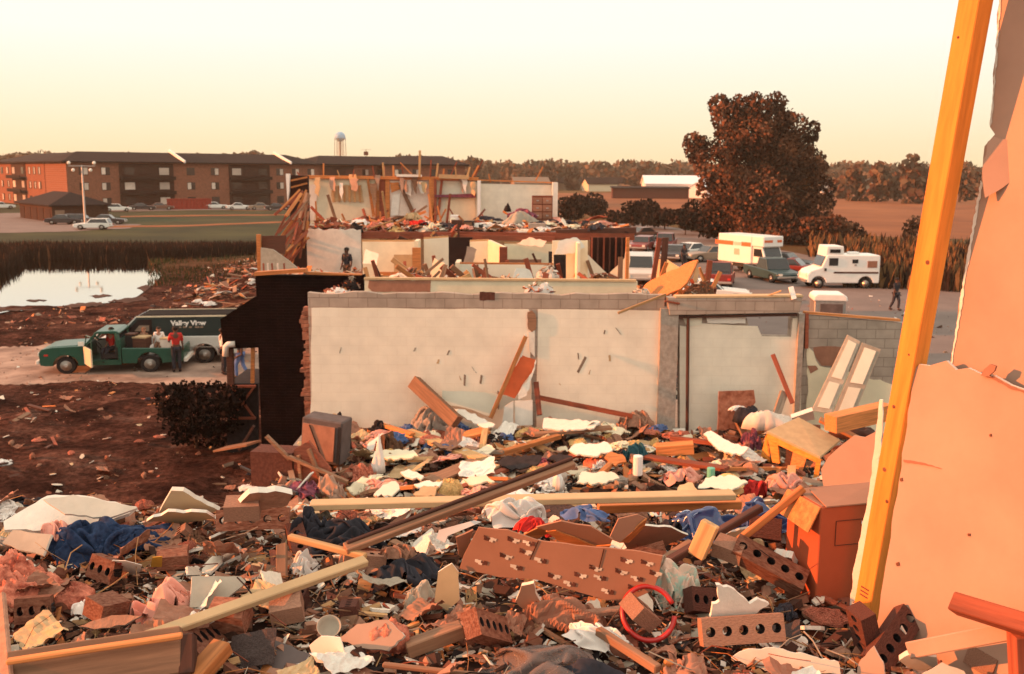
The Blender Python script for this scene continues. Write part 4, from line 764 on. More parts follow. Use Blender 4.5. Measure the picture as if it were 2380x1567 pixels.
# splintered studs sticking up over the far walls
SG = 'splintered sticks along the far roof line'
ST = [(752, 412, 752, 380, 3), (870, 412, 866, 386, 3), (892, 412, 890, 378, 4), (915, 410, 914, 385, 4), (938, 410, 934, 386, 3), (975, 412, 976, 350, 5), (962, 410, 930, 378, 2), (1000, 412, 1002, 372, 3), (1014, 412, 1018, 380, 4), (1030, 410, 1032, 392, 4), (1046, 412, 1062, 376, 3), (1060, 410, 1058, 388, 3), (1098, 412, 1112, 385, 4), (1104, 410, 1122, 372, 3), (1086, 412, 1092, 388, 4), (1245, 420, 1262, 388, 3), (820, 412, 823, 394, 2), (790, 412, 784, 396, 2), (1140, 424, 1136, 404, 3), (700, 412, 690, 400, 3)]
SA = ['tallest splintered stick', 'short upright stick', 'long leaning stick', 'thin crooked stick']
for i, (x0, y0, x1, y1, wpx) in enumerate(ST):
    Y = 50.9 - (i % 3) * .3; where = ['over the peach panel', 'over the peach panel', 'above the paired orange studs', 'above the paired orange studs', 'over the pink panel', 'over the pink panel', 'over the pink panel', 'at the closet edge', 'above the closet', 'above the closet', 'above the closet', 'above the closet', 'near the white divider', 'near the white divider', 'near the white divider', 'over the big white wall', 'over the peach panel', 'over the peach panel', 'over the big white wall', 'over the dark outer wall'][i]
    k = Y / 2380 * 36 / LENS; pole('splintered_stick', f"{'tallest reddish' if i == 5 else ['short orange', 'thin brown', 'leaning orange', 'crooked pale'][i % 4]} stick poking up {where}" + ('' if i % 2 else ' end'), 'stick', ['orangewood', 'redwood', 'pine'][i % 3], ony(x0, y0, Y), ony(x1, y1, Y), wpx * k, .06, (0, 1, 0), SG)
# collapsed framing leaning on the left of the far unit
RG = 'broken timbers leaning in the rooms of the ruin'
rr = random.Random(77)
WH = ['over the tan board', 'beside the lit door jamb', 'at the dark hall', 'above the half wall', 'near the black doorway', 'by the triangular drywall', 'under the far deck edge', 'behind the cream sill wall']
WX = [900, 970, 1060, 1170, 1290, 1390, 1000, 1120]
for i in range(64):
    k = rr.randrange(8); x = WX[k] + rr.uniform(-55, 55); y = rr.uniform(648, 668) if k != 6 else rr.uniform(548, 560); Y = rr.uniform(26, 34) if k != 6 else 43.5; a = rr.uniform(-1.25, 1.25); l = rr.uniform(16, 88) if k != 6 else rr.uniform(12, 30); mt = rr.choice(['orangewood', 'redwood', 'redwood', 'oldwood', 'pine', 'darkwood'])
    lb = f"{dict(orangewood='orange', redwood='reddish', oldwood='brown', pine='pale', darkwood='dark')[mt]} {rr.choice(['splintered', 'leaning', 'snapped', 'slanting', 'hanging', 'crooked'])} {rr.choice(['timber', 'board', 'stick', 'strip'])} {WH[k]} in the ruin"
    pole('broken_timber', lb, 'timber', mt, ony(x, y, Y), ony(x + math.sin(a) * l, y - math.cos(a) * l * .8, Y + rr.uniform(-.3, .3)), rr.uniform(.06, .16), rr.uniform(.03, .08), (0, 1, 0), RG)
for i in range(62):
    far = i < 36; x = rr.uniform(722, 1225) if far else rr.uniform(1474, 1662); y = rr.uniform(512, 530) if far else rr.uniform(684, 694); Y = rr.uniform(46.5, 50.6) if far else rr.uniform(25, 30); a = rr.uniform(-1.2, 1.2); l = rr.uniform(14, 84) * (1 if rr.random() < .5 else .5); mt = rr.choice(['orangewood', 'orangewood', 'redwood', 'oldwood', 'pine'])
    wh = ('before the peach panels' if x < 880 else 'before the pink panel' if x < 1005 else 'before the closet' if x < 1112 else 'before the big white wall') + ' of the far upper storey' if far else ('left of' if x < 1530 else 'behind' if x < 1590 else 'right of') + ' the tilted roof panel'
    pole('broken_timber', f"{dict(orangewood='orange', redwood='reddish', oldwood='brown', pine='pale')[mt]} {rr.choice(['splintered', 'leaning', 'snapped', 'slanting', 'crooked'])} {rr.choice(['timber', 'board', 'stick', 'strip'])} {wh}", 'timber', mt, ony(x, y, Y), ony(x + math.sin(a) * l, y - math.cos(a) * l, Y + rr.uniform(-.3, .3)), rr.uniform(.05, .15), rr.uniform(.03, .08), (0, 1, 0), RG)
for i in range(16):
    x = rr.uniform(722, 1105); y = rr.uniform(416, 440); w_ = rr.uniform(8, 22); h_ = rr.uniform(10, 40); mt = rr.choice(['wallpink', 'tanboard', 'wallpeach', 'whitepaint', 'oldwood']); cn = dict(wallpink='pinkish', tanboard='tan', wallpeach='peach', whitepaint='white', oldwood='brown')[mt]
    sheet('hanging_wallboard', f"{cn} torn scrap hanging from the far roof line {'over the peach panel' if x < 880 else 'over the pink panel' if x < 1005 else 'over the closet'}, {['ragged', 'narrow', 'wide', 'pointed'][i % 4]}", 'drywall', mt, [(x - w_ / 2, y - 12), (x + w_ / 2, y - 12), (x + w_ * rr.uniform(.1, .6), y + h_), (x - w_ * rr.uniform(-.2, .5), y + h_ * .7)], (ony(x, y, UY - .2 - .02 * i), V((rr.uniform(-.5, .1), -.95, .1)).normalized()), .03, 7, 2.5, 'torn scraps along the far roof line', 0, None, i + 9)
for i, (lb, x, y, w_, h_, Y, mt) in enumerate((('torn pinkish heap at the foot of the lit door jamb', 950, 645, 90, 20, 30, 'wallpink'), ('pale rubble heap before the half wall end', 1050, 655, 70, 26, 29, 'drywall'), ('heap of reddish bags beside the black doorway', 1272, 650, 60, 40, 29.5, 'wallpink'), ('brown heap before the triangular drywall', 1400, 655, 90, 22, 28, 'browncloth'), ('pale heap on the cream sill wall', 1180, 655, 80, 14, 26, 'drywall'), ('broken plaster heap behind the stepped dark wall', 720, 640, 110, 20, 27, 'greydrywall'))): soft('debris_heap', lb, 'debris', mt, x, y, Y, w_, h_, 60 + i, fold=.8)
for i, (lb, px, Y, mt) in enumerate((('torn white wallboard hanging over the cream sill wall', [(1190, 650), (1200, 622), (1232, 628), (1240, 652)], 28, 'whitepaint'), ('jagged cream wallboard leaning right of the lit jamb', [(1000, 645), (1010, 600), (1034, 612), (1030, 646)], 33, 'wallcream'), ('broken peach wallboard glowing beside the dark hall', [(1076, 612), (1086, 572), (1108, 580), (1100, 616)], 37, 'wallpeach'), ('torn white wallboard standing behind the stained wall corner', [(842, 612), (850, 580), (880, 590), (876, 616)], 36, 'whitepaint'), ('jagged pale wallboard above the black doorway', [(1290, 592), (1300, 560), (1340, 552), (1360, 575), (1330, 590)], 32.5, 'whitepaint'), ('broken wallboard wedge under the far deck edge', [(1200, 566), (1230, 552), (1270, 560), (1262, 574)], 38.5, 'wallpink'))): sheet('hanging_wallboard', lb, 'drywall', mt, px, (ony(px[0][0], px[0][1], Y), V((-.35 if i % 2 else .1, -.93, .15)).normalized()), .03, 8, 2, None, 0, None, i + 3, 'chalk')
soft('debris_heap', 'brown heap of plaster before the stained white wall', 'debris', 'brownpaper', 828, 645, 39, 84, 26, 51, fold=.7)
rr = random.Random(21); m = None
for i in range(44):
    x0 = rr.uniform(690, 720); y0 = rr.uniform(440, 560); x1 = x0 - rr.uniform(10, 75); y1 = min(640, y0 + rr.uniform(40, 110)); Y = rr.uniform(42, 45)
    pole('collapsed_stud', f"{rr.choice(['orange', 'reddish', 'pale orange'])} {rr.choice(['splintered', 'snapped', 'slanting', 'thin'])} stud in the heap leaning beside the far unit", 'stud', rr.choice(['orangewood', 'redwood', 'redwood', 'oldwood']), ony(x0, y0, Y), ony(x1, y1, Y - rr.uniform(0, 1.5)), rr.uniform(.06, .14), .06, (0, 1, 0), 'collapsed studs beside the far unit')
pole('fallen_rafter', 'long grey rafter slanting down over the lawn behind the collapsed studs', 'rafter', 'greywood', ony(716, 470, 45), ony(690, 522, 45), .1, .1)
# peeled roof panel with two posts at the right of the ruin
sheet('roof_panel', 'torn orange brown roof panel tilted over the block wall', 'roof panel', 'orangewood', [(1478, 686), (1500, 660), (1560, 628), (1622, 604), (1606, 640), (1580, 672), (1540, 690)], (ony(1500, 690, 25), V((-.75, -.35, .56)).normalized()), .05, 16, 3)
sheet('roof_panel', 'smaller pale panel behind the tilted roof panel', 'roof panel', 'tanboard', [(1516, 668), (1522, 606), (1545, 600), (1580, 622), (1560, 660)], (ony(1530, 650, 28), V((-.8, -.5, .2)).normalized()), .04, 14, 2)
for lb, x0, y0, x1, y1, mt, wd in (('first orange post rising from the tilted roof panel', 1512, 690, 1533, 553, 'redwood', .12), ('second dark edged post rising from the tilted roof panel', 1536, 690, 1547, 552, 'darkwood', .16), ('long black bar slanting along the tilted roof panel', 1560, 700, 1622, 602, 'darkstuff', .14), ('pale post right of the tilted roof panel', 1606, 690, 1622, 622, 'tanboard', .12), ('broken brown post behind the block wall cap', 1640, 690, 1650, 605, 'redwood', .14)):
    pole('broken_post', lb, 'post', mt, ony(x0, y0, 26.5), ony(x1, y1, 26.5), wd, .1, (0, 1, 0), 'posts around the tilted roof panel')
soft('debris_heap', 'brown heap of broken framing right of the tilted roof panel', 'debris', 'browncloth', 1625, 690, 25.5, 80, 55, 31, fold=.9, fr=6); soft('debris_heap', 'white and pink heap on top of the block wall', 'debris', 'whitecloth', 1252, 680, 21.6, 70, 34, 33, fold=.8, fr=5); soft('debris_heap', 'pale torn heap at the foot of the tilted roof panel', 'debris', 'drywall', 1490, 690, 24, 44, 34, 34, fold=.8, fr=5); soft('debris_heap', 'dark bag slumped on the dark wall top', 'debris', 'darkstuff', 815, 668, 22.5, 44, 34, 35); soft('debris_heap', 'white torn sheet on the wall beside the dark bag', 'debris', 'whitecloth', 785, 683, 21.4, 66, 20, 36)
pole('thin_board', 'pale strip slanting across the upper block courses', 'board', 'pine', ony(1436, 728, 20.6), ony(1548, 684, 20.7), .05, .05); pole('thin_board', 'pale strip curling up from the lintel cap', 'board', 'pine', ony(1772, 692, 20.7), ony(1816, 676, 20.6), .06, .03); pole('thin_board', 'white upright splinter at the right end of the lintel', 'board', 'white', ony(1846, 696, 20.6), ony(1838, 667, 20.7), .1, .05, (0, 1, 0)); pole('thin_board', 'red strip lying over the block courses beside the pale torn heap', 'board', 'redwood', ony(1560, 0, 20.6) if 0 else ony(1545, 700, 20.62), ony(1580, 706, 20.62), .04, .04)

# ---- porch, railing and shrub beside the dark wall
t = thing('porch', 'dark porch hood on posts with a cross braced railing below the brick wall', 'porch', (0, 0, 0)); PY = 25.4
a = [ony(x, y, PY) for x, y in ((512, 742), (592, 690), (600, 690), (600, 808), (518, 812))]
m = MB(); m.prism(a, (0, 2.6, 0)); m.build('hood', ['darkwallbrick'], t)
for x0, y0, x1, y1, mt, w_ in ((534, 798, 537, 893, 'darkwood', .16), (588, 806, 587, 890, 'orangewood', .09)): m = MB(); m.bar(ony(x0, y0, PY + .1), ony(x1, y1, PY + .1), w_, w_, (0, 1, 0)); m.build('post', [mt], t)
m = MB(); m.tube([ony(524, 828, PY - .02), ony(525, 806, PY - .02), ony(530, 801, PY - .02), ony(546, 800, PY - .02)], .085, 8); m.build('downpipe', ['whitepaint'], t, smooth=True)
m = MB()
for q in ((536, 898, 594, 898), (536, 972, 594, 972), (540, 900, 590, 970), (590, 900, 540, 970)): m.bar(ony(q[0], q[1], PY), ony(q[2], q[3], PY), .05, .07 if q[1] != q[3] else .12, (0, 1, 0))
m.build('railing', ['redwood'], t); m = MB(); m.prism([ony(x, y, PY + .12) for x, y in ((528, 900), (600, 900), (600, 1052), (528, 1052))], (0, .1, 0)); m.build('dark_void_sheet', ['darkstuff'], t); m = MB(); m.prism([ony(x, y, PY + .1) for x, y in ((528, 892), (600, 892), (600, 902), (528, 902))], (0, 2, 0)); m.build('landing', ['darkstuff'], t)  # black sheet stands in for the dark void behind the railing
pole('fallen_board', 'flat board lying against the porch landing behind the shrub', 'board', 'oldwood', onz(512, 1044, .6), onz(590, 1030, .9), .5, .05)
pole('fallen_board', 'slanting prop board under the porch landing', 'board', 'darkwood', ony(556, 1046, 24.6), ony(590, 990, 24.6), .12, .06)
b = onz(455, 1046, 0); k = b.y / 2380 * 36 / LENS; cl = []; rr = random.Random(3)
for x, y, r in ((400, 930, 40), (400, 965, 38), (435, 925, 42), (440, 965, 52), (490, 922, 42), (490, 965, 52), (535, 930, 36), (470, 1005, 44), (525, 975, 36), (425, 1000, 34), (505, 1010, 32)):
    cl.append((ony(x, y, b.y + rr.uniform(-.5, .5)), V((r, r * 1.1, r)) * k))
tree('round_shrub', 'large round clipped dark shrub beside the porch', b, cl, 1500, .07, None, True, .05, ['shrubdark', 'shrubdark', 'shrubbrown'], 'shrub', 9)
pole('cable', 'black cable drooping from the dark wall foot to the rubble', 'cable', 'blackpl', onz(560, 1085, 1.2), onz(690, 1148, 2.4), .05, .05)

# ================================================================ VEHICLES
def arch_profile(pts, wheels, r, zb):
    """side outline: pts run from front bottom over the top to rear bottom; wheel arches are cut into the sill line"""
    o = list(pts); n = 8
    for wx in sorted(wheels):
        for i in range(n + 1):
            a = math.pi * i / n; o.append((wx - math.cos(a) * r, zb + math.sin(a) * r * .95))
    return o
def prof(m, o, y0, y1, mi=0): m.prism([(x, y0, z) for x, z in o], (0, y1 - y0, 0), mi); return m
def wheel(t, x, y, r, w_=.2, side=1):
    m = MB(); rot = Matrix.Rotation(R(90), 3, 'X'); m.lathe([(r * .55, -w_ / 2), (r * .93, -w_ / 2), (r, -w_ * .3), (r, w_ * .3), (r * .93, w_ / 2), (r * .55, w_ / 2)], (x, y, r), 20, 0, rot); ty = m.build('wheel', ['rubber'], t, smooth=False)
    m = MB(); m.lathe([(r * .6, -w_ * .52), (r * .5, -w_ * .45), (r * .22, -w_ * .5), (r * .16, -w_ * .62), (.01, -w_ * .62), (.01, w_ * .62), (r * .16, w_ * .62), (r * .22, w_ * .5), (r * .5, w_ * .45), (r * .6, w_ * .52)], (x, y, r), 16, 0, rot); m.build('rim', ['rim'], ty, smooth=True)
def car(name, label, cat, loc, rotz, paint, L_=4.7, W_=1.8, kind='sedan', group=None):
    """front towards local +X"""
    t = thing(name, label, cat, loc, rotz, group); h = L_ / 2; r = .32; wx = (h - .85, -h + .95); zb = .26
    belt = .82; body = [(h, .34), (h + .02, .62), (h - .1, .74), (h - 1.2, .84), (h - 1.45, belt + .04)]
    if kind == 'pickup': body += [(-h + .02, .98), (-h, .4)]
    elif kind == 'van': body = [(h, .34), (h + .02, .8), (h - .3, 1.0), (h - .75, 1.1), (-h + .02, 1.1), (-h, .4)]
    else: body += [(-h + 1.0, belt + .06), (-h + .06, .8), (-h, .4)]
    m = MB(); prof(m, arch_profile(body, wx, r + .06, zb), -W_ / 2, W_ / 2); m.build('body', [paint], t, bevel=.06, seg=2)
    if kind == 'sedan': top = [(h - 1.5, belt), (h - 2.05, 1.32), (-h + 1.55, 1.34), (-h + .85, belt)]
    elif kind == 'wagon': top = [(h - 1.5, belt), (h - 2.0, 1.36), (-h + .35, 1.38), (-h + .08, belt)]
    elif kind == 'pickup': top = [(h - 1.45, belt), (h - 1.9, 1.58), (h - 2.95, 1.6), (h - 3.1, belt)]
    else: top = [(h - .75, 1.08), (h - 1.2, 1.85), (-h + .12, 1.88), (-h + .04, 1.08)]
    m = MB(); k = .1; y0, y1 = -W_ / 2 + .06, W_ / 2 - .06
    A = [V((x, y0 + (k if z > belt + .3 else 0), z)) for x, z in top]; B = [V((x, y1 - (k if z > belt + .3 else 0), z)) for x, z in top]
    m.add(A + B, [(0, 1, 2, 3), (7, 6, 5, 4), (0, 4, 5, 1), (1, 5, 6, 2), (2, 6, 7, 3), (3, 7, 4, 0)]); m.build('roof', [paint], t, bevel=.05, seg=2)
    def quad(name, q, mat): m = MB(); m.add(q, [tuple(range(len(q)))]); n = (V(q[1]) - V(q[0])).cross(V(q[2]) - V(q[0])).normalized(); m.prism(q, n * .02); m.build(name, [mat], t)
    def lerp(a, b, f): return V(a).lerp(V(b), f)
    def inset(P, out, f=.09):
        c = sum(P, V((0, 0, 0))) / len(P); return [p.lerp(c, f) + V(out) for p in P]
    m = MB(); q = inset([A[0], A[1], B[1], B[0]], (.035, 0, .02)); m.prism(q, (-.03, 0, -.012)); m.build('windshield', ['glass'], t)
    m = MB(); q = inset([A[3], A[2], B[2], B[3]], (-.035, 0, .015)); m.prism(q, (.03, 0, -.01)); m.build('rear_window', ['glass'], t)
    for P, s in ((A, -1), (B, 1)):
        m = MB(); q = inset(P, (0, s * .02, 0), .13); m.prism(q, (0, -s * .012, 0)); m.build('side_window', ['glass'], t)
    for x in wx:
        for s in (-1, 1): wheel(t, x, s * (W_ / 2 - .12), r)
    for x, nm in ((h + .04, 'front_bumper'), (-h - .04, 'rear_bumper')): m = MB(); m.box((x, 0, .44), (.12, W_ * .98, .14)); m.build(nm, ['rim'], t, bevel=.02)
    for s in (-1, 1):
        m = MB(); m.box((h + .015, s * W_ * .36, .62), (.06, .26, .15)); m.build('headlight', ['lamp'], t); m = MB(); m.box((-h - .01, s * W_ * .4, .66), (.06, .2, .12)); m.build('tail_light', ['redplastic'], t)
    if kind == 'pickup':
        m = MB(); m.box((-h + 1.05, 0, .99), (1.9, W_ - .3, .02)); m.build('bed', ['blackpl'], t)
    return t
CARS = [('sedan', 1395, 543, 200, 'carpaint_teal', 'teal sedan parked farthest back in the row beside the shrubs'), ('sedan', 1440, 548, 205, 'carpaint_tan', 'tan sedan parked between the teal sedan and the grey one'), ('sedan', 1490, 556, 205, 'carpaint_brown', 'brown sedan with a pale roof parked third in the row'), ('wagon', 1492, 583, 250, 'carpaint_red', 'dark red wagon parked behind the greenish utility van'), ('pickup', 1546, 580, 255, 'carpaint_red', 'dark red pickup parked beyond the two broken posts'), ('sedan', 1600, 600, 215, 'carpaint_white', 'white sedan parked behind the white box truck'), ('sedan', 1650, 608, 200, 'carpaint_tan', 'pale tan sedan tucked at the tail of the white box truck'), ('sedan', 1568, 606, 250, 'carpaint_dark', 'dark sedan parked behind the tilted roof panel')]
for kd, x, y, a, pt, lb in CARS: car('parked_car', lb, 'car', onz(x, y, 0), R(a), pt, 4.6, 1.8, kd, 'cars parked along the street')
car('utility_van', 'greenish white utility van facing the ruin beyond the studs', 'van', onz(1487, 655, 0), R(262), 'carpaint_silver', 4.8, 2.0, 'van')
car('parked_car', 'orange red pickup parked just beyond the brown framing heap', 'car', onz(1672, 664, 0), R(75), 'carpaint_red', 4.6, 1.8, 'pickup', 'cars parked along the street')
car('parked_car', 'white hatchback nosing out beyond the lintel', 'car', onz(1650, 704, 0), R(-6), 'carpaint_white', 4.4, 1.75, 'sedan', 'cars parked along the street')
car('parked_car', 'dark teal pickup standing in front of the white box truck', 'car', onz(1793, 652, 0), R(-76), 'carpaint_teal', 4.9, 1.9, 'pickup', 'cars parked along the street')
car('parked_car', 'black sedan behind the nose of the white camper', 'car', onz(1828, 628, 0), R(-40), 'carpaint_dark', 4.4, 1.75, 'sedan', 'cars parked along the street')
car('parked_car', 'small red car half hidden by the nose of the camper', 'car', onz(1850, 643, 0), R(-30), 'carpaint_red', 4.0, 1.7, 'sedan', 'cars parked along the street')
FC = [('sedan', 500, 486, 20, 'carpaint_white', 'white car parked just right of the red dumpster'), ('sedan', 556, 488, 20, 'carpaint_white', 'bright white car second from the red dumpster'), ('sedan', 608, 488, 20, 'carpaint_tan', 'pale car third from the red dumpster'), ('sedan', 645, 489, 20, 'carpaint_dark', 'dark car beside the far outer wall'), ('wagon', 272, 492, 30, 'carpaint_white', 'white wagon glinting behind the light pole'), ('sedan', 330, 489, 25, 'carpaint_dark', 'dark car in front of the shaded apartment wall'), ('sedan', 372, 488, 25, 'carpaint_brown', 'brown car beside the red dumpster end'), ('sedan', 150, 522, 10, 'carpaint_dark', 'dark car parked before the garage block'), ('wagon', 190, 521, 10, 'carpaint_dark', 'black wagon parked at the garage corner'), ('sedan', 250, 522, 10, 'carpaint_dark', 'dark car beyond the small white car'), ('sedan', 2, 486, 40, 'carpaint_white', 'white car at the corner of the orange lit wing')]
for kd, x, y, a, pt, lb in FC: car('parked_car', lb, 'car', onz(x, y, 0), R(a), pt, 4.7, 1.8, kd, 'cars around the apartment blocks')
car('parked_car', 'small white car on the access road beside the light pole', 'car', onz(217, 534, 0), R(188), 'carpaint_white', 4.3, 1.75, 'wagon', 'cars around the apartment blocks')
# ---- white box truck
b = onz(1745, 634, 0); t = thing('box_truck', 'white box truck with an orange stripe and a cab window band', 'truck', b, R(-62)); Lb = 4.3; t.scale = (.86, .86, .9)
m = MB(); m.box((-.95, 0, 2.0), (Lb, 2.3, 2.3)); m.build('cargo_box', ['white'], t, bevel=.04); m = MB(); m.box((1.9, 0, 2.72), (1.5, 2.2, .85)); m.build('attic_box', ['white'], t, bevel=.06)
for s in (-1, 1):
    m = MB(); m.box((-2.3, s * 1.155, 2.42), (2.4, .02, .34)); m.box((.55, s * 1.155, 2.42), (1.2, .02, .34)); m.build('orange_stripe', ['orange'], t)
    m = MB(); m.box((-.55, s * 1.157, 2.42), (.9, .02, .26)); m.build('grey_panel', ['metal'], t); m = MB(); m.box((-.6, s * 1.153, 1.75), (.7, .02, .5)); m.build('emblem', ['greydrywall'], t)
m = MB(); m.box((2.66, -.55, 2.75), (.02, .9, .2)); m.box((2.66, .65, 2.75), (.02, .5, .2)); m.build('orange_stripe', ['orange'], t)
m = MB(); prof(m, [(1.25, .55), (3.6, .55), (3.62, 1.25), (2.75, 1.45), (2.35, 2.28), (1.25, 2.3)], -1.0, 1.0); m.build('cab', ['white'], t, bevel=.06, seg=2)
m = MB(); m.prism([(2.76, -.85, 1.5), (2.4, -.85, 2.2), (2.4, .85, 2.2), (2.76, .85, 1.5)], (.03, 0, .015)); m.build('windshield', ['glass'], t)
for s in (-1, 1): m = MB(); m.prism([(1.4, s * 1.0, 1.5), (2.55, s * 1.0, 1.5), (2.3, s * 1.0, 2.12), (1.4, s * 1.0, 2.12)], (0, s * .02, 0)); m.build('side_window', ['glass'], t)
m = MB(); m.box((3.65, 0, .95), (.06, 1.5, .45)); m.build('grille', ['blackpl'], t); m = MB(); m.box((3.7, 0, .55), (.15, 2.0, .2)); m.build('front_bumper', ['rim'], t); m = MB(); m.box((-.8, 0, .62), (5.6, 1.0, .3)); m.build('chassis', ['blackpl'], t)
for s in (-1, 1):
    m = MB(); m.box((3.66, s * .85, 1.0), (.06, .24, .24)); m.build('headlight', ['lamp'], t)
    for x in (2.7, -2.3): wheel(t, x, s * .9, .42, .28)
# ---- white camper van
b = onz(1947, 668, 0); t = thing('camper_van', 'white camper van with a raised roof box and a dark side stripe', 'camper', b, R(181)); t.scale = (.93, .93, .93); b.y += 1
m = MB(); o = arch_profile([(2.5, .45), (2.5, 1.0), (2.3, 1.25), (1.55, 1.5), (1.2, 2.35), (-2.45, 2.35), (-2.5, 2.2), (-2.5, .4)], (1.72, -1.55), .5, .4); prof(m, o, -1.05, 1.05); m.build('body', ['white'], t, bevel=.07, seg=2)
m = MB(); prof(m, [(1.3, 2.2), (1.2, 2.95), (.05, 2.95), (.0, 2.2)], -.95, .95); m.build('roof_box', ['white'], t, bevel=.06, seg=2)
m = MB(); m.box((-.9, .1, 2.42), (.7, .6, .18)); m.build('roof_vent', ['white'], t, bevel=.03)
for s in (-1, 1):
    for nm, x, z, wx, wz in (('roof_box_window', .65, 2.62, .72, .24), ('door_window', .75, 1.88, .62, .52), ('side_window', -.75, 1.92, .4, .26)): m = MB(); m.box((x, s * (.97 if 'box' in nm else 1.06), z), (wx, .05, wz)); m.build(nm, ['glass'], t)
    m = MB(); m.box((-1.95, s * 1.06, 1.72), (.66, .05, .46)); m.build('louvre_panel', ['brownpaper'], t); m = MB(); m.box((-.85, s * 1.06, 1.14), (3.1, .03, .12)); m.build('dark_stripe', ['darkwood'], t)
    m = MB(); m.box((-.78, s * 1.06, 1.66), (.16, .03, .12)); m.build('emblem', ['metal'], t); m = MB(); m.box((1.3, s * 1.1, 1.35), (.12, .12, .18)); m.build('mirror', ['blackpl'], t); m = MB(); m.box((2.48, s * .8, .95), (.1, .26, .24)); m.build('headlight', ['lamp'], t)
    for x in (1.72, -1.55): wheel(t, x, s * .92, .38, .24)
m = MB(); m.prism([(1.57, -.9, 1.56), (1.24, -.9, 2.28), (1.24, .9, 2.28), (1.57, .9, 1.56)], (.03, 0, .015)); m.build('windshield', ['glass'], t); m = MB(); m.box((2.56, 0, .55), (.12, 2.0, .18)); m.build('front_bumper', ['rim'], t)
# ---- portable toilet behind the low wall
b = onz(1924, 790, 0); b = ony(1924, 700, 36); b.z = 0; t = thing('portable_toilet', 'grey portable toilet cabin with a white rounded roof beside the street', 'toilet', b, R(-8)); zt = ony(1924, 680, 36).z
m = MB(); m.box((0, 0, zt / 2 - .1), (1.1, 1.1, zt - .25)); m.build('cabin', ['metal'], t, bevel=.03); m = MB(); prof(m, [(-.6, zt - .25), (.6, zt - .25), (.57, zt - .08), (.45, zt), (-.45, zt), (-.57, zt - .08)], -.6, .6); m.build('roof', ['white'], t, bevel=.04, seg=2)
m = MB(); m.box((.05, -.56, zt / 2 - .1), (.78, .04, zt - .5)); dd = m.build('door', ['asphalt'], t); m = MB(); m.box((.1, -.6, zt - 1.0), (.5, .03, .55)); m.build('notice', ['greydrywall'], dd)

# ---- green pickup with an open door, loaded with belongings
b = onz(257, 868, 0); b.y += .9; b.z = 0; t = thing('pickup_truck', 'green pickup truck with its driver door open and its bed full of belongings', 'pickup', b, R(189)); W2 = .95; t.scale = (.96, .96, .87)
wx = (1.72, -1.30); body = [(2.62, .42), (2.66, .95), (2.55, 1.08), (2.2, 1.16), (1.1, 1.2), (.98, 1.2)]
# front clip
o = [(2.62, .40), (2.66, .92), (2.56, 1.06), (2.2, 1.13), (1.02, 1.18), (1.02, .36), (1.25, .36)] + [(1.72 - math.cos(math.pi * i / 8) * .46, .36 + math.sin(math.pi * i / 8) * .46) for i in range(9)] + [(2.45, .36)]
m = MB(); prof(m, o, -W2, W2); m.build('front_fenders', ['carpaint_green'], t, bevel=.05, seg=2)
m = MB(); prof(m, [(2.5, 1.07), (2.2, 1.15), (1.05, 1.21), (1.05, 1.14), (2.5, 1.0)], -.8, .8); m.build('hood', ['carpaint_green'], t, bevel=.03)
# cab: floor, back wall, pillars and roof, open on the driver's side
m = MB(); m.box((.38, 0, .46), (1.3, 1.86, .2)); m.box((-.22, 0, .95), (.1, 1.86, .9)); m.box((.35, -W2 + .04, .8), (1.25, .06, .75)); m.build('cab_floor', ['carpaint_green'], t)
for y in (-.82, .82):
    m = MB(); m.bar((1.02, y * 1.08, 1.16), (.62, y, 1.68), .08, .08); m.build('windshield_pillar', ['carpaint_green'], t); m = MB(); m.bar((-.2, y * 1.06, 1.1), (-.12, y, 1.68), .16, .1); m.build('rear_pillar', ['carpaint_green'], t)
m = MB(); prof(m, [(.72, 1.66), (.6, 1.76), (-.1, 1.78), (-.24, 1.7), (-.24, 1.64)], -.86, .86); m.build('cab_roof', ['carpaint_green'], t, bevel=.04, seg=2)
m = MB(); m.prism([(1.0, -.8, 1.2), (.66, -.76, 1.64), (.66, .76, 1.64), (1.0, .8, 1.2)], (.02, 0, .01)); m.build('windshield', ['glass'], t); m = MB(); m.prism([(-.2, -.7, 1.2), (-.14, -.7, 1.62), (-.14, .7, 1.62), (-.2, .7, 1.2)], (-.02, 0, 0)); m.build('rear_window', ['glass'], t)
m = MB(); m.box((.1, 0, .72), (.6, 1.7, .2)); m.box((-.12, 0, 1.02), (.16, 1.7, .6)); m.build('bench_seat', ['blackpl'], t); m = MB(); m.tube([V((.62, .42, 1.1)) + V((math.sin(a) * .1, math.cos(a) * .19, math.sin(a) * .16)) for a in [i * math.pi / 6 for i in range(13)]], .015, 6); m.build('steering_wheel', ['blackpl'], t)
# bed
o = [(-.3, 1.06), (-2.52, 1.02), (-2.5, .46), (-2.2, .42)]; arc = [(-1.30 + math.cos(math.pi * i / 8) * -.46, .40 + math.sin(math.pi * i / 8) * .46) for i in range(9)]
for y in (W2 - .1, -W2):
    m = MB(); prof(m, [(-.3, 1.06), (-2.52, 1.02), (-2.5, .44), (-1.76, .40)] + arc + [(-.3, .40)], y, y + .1); m.build('bed_side', ['carpaint_green'], t, bevel=.03)
m = MB(); m.box((-1.4, 0, .62), (2.2, 1.7, .08)); m.box((-.34, 0, .8), (.06, 1.7, .45)); m.build('bed_floor', ['carpaint_dark'], t); m = MB(); m.box((-2.5, 0, .75), (.06, 1.7, .5)); m.build('tailgate', ['carpaint_green'], t)
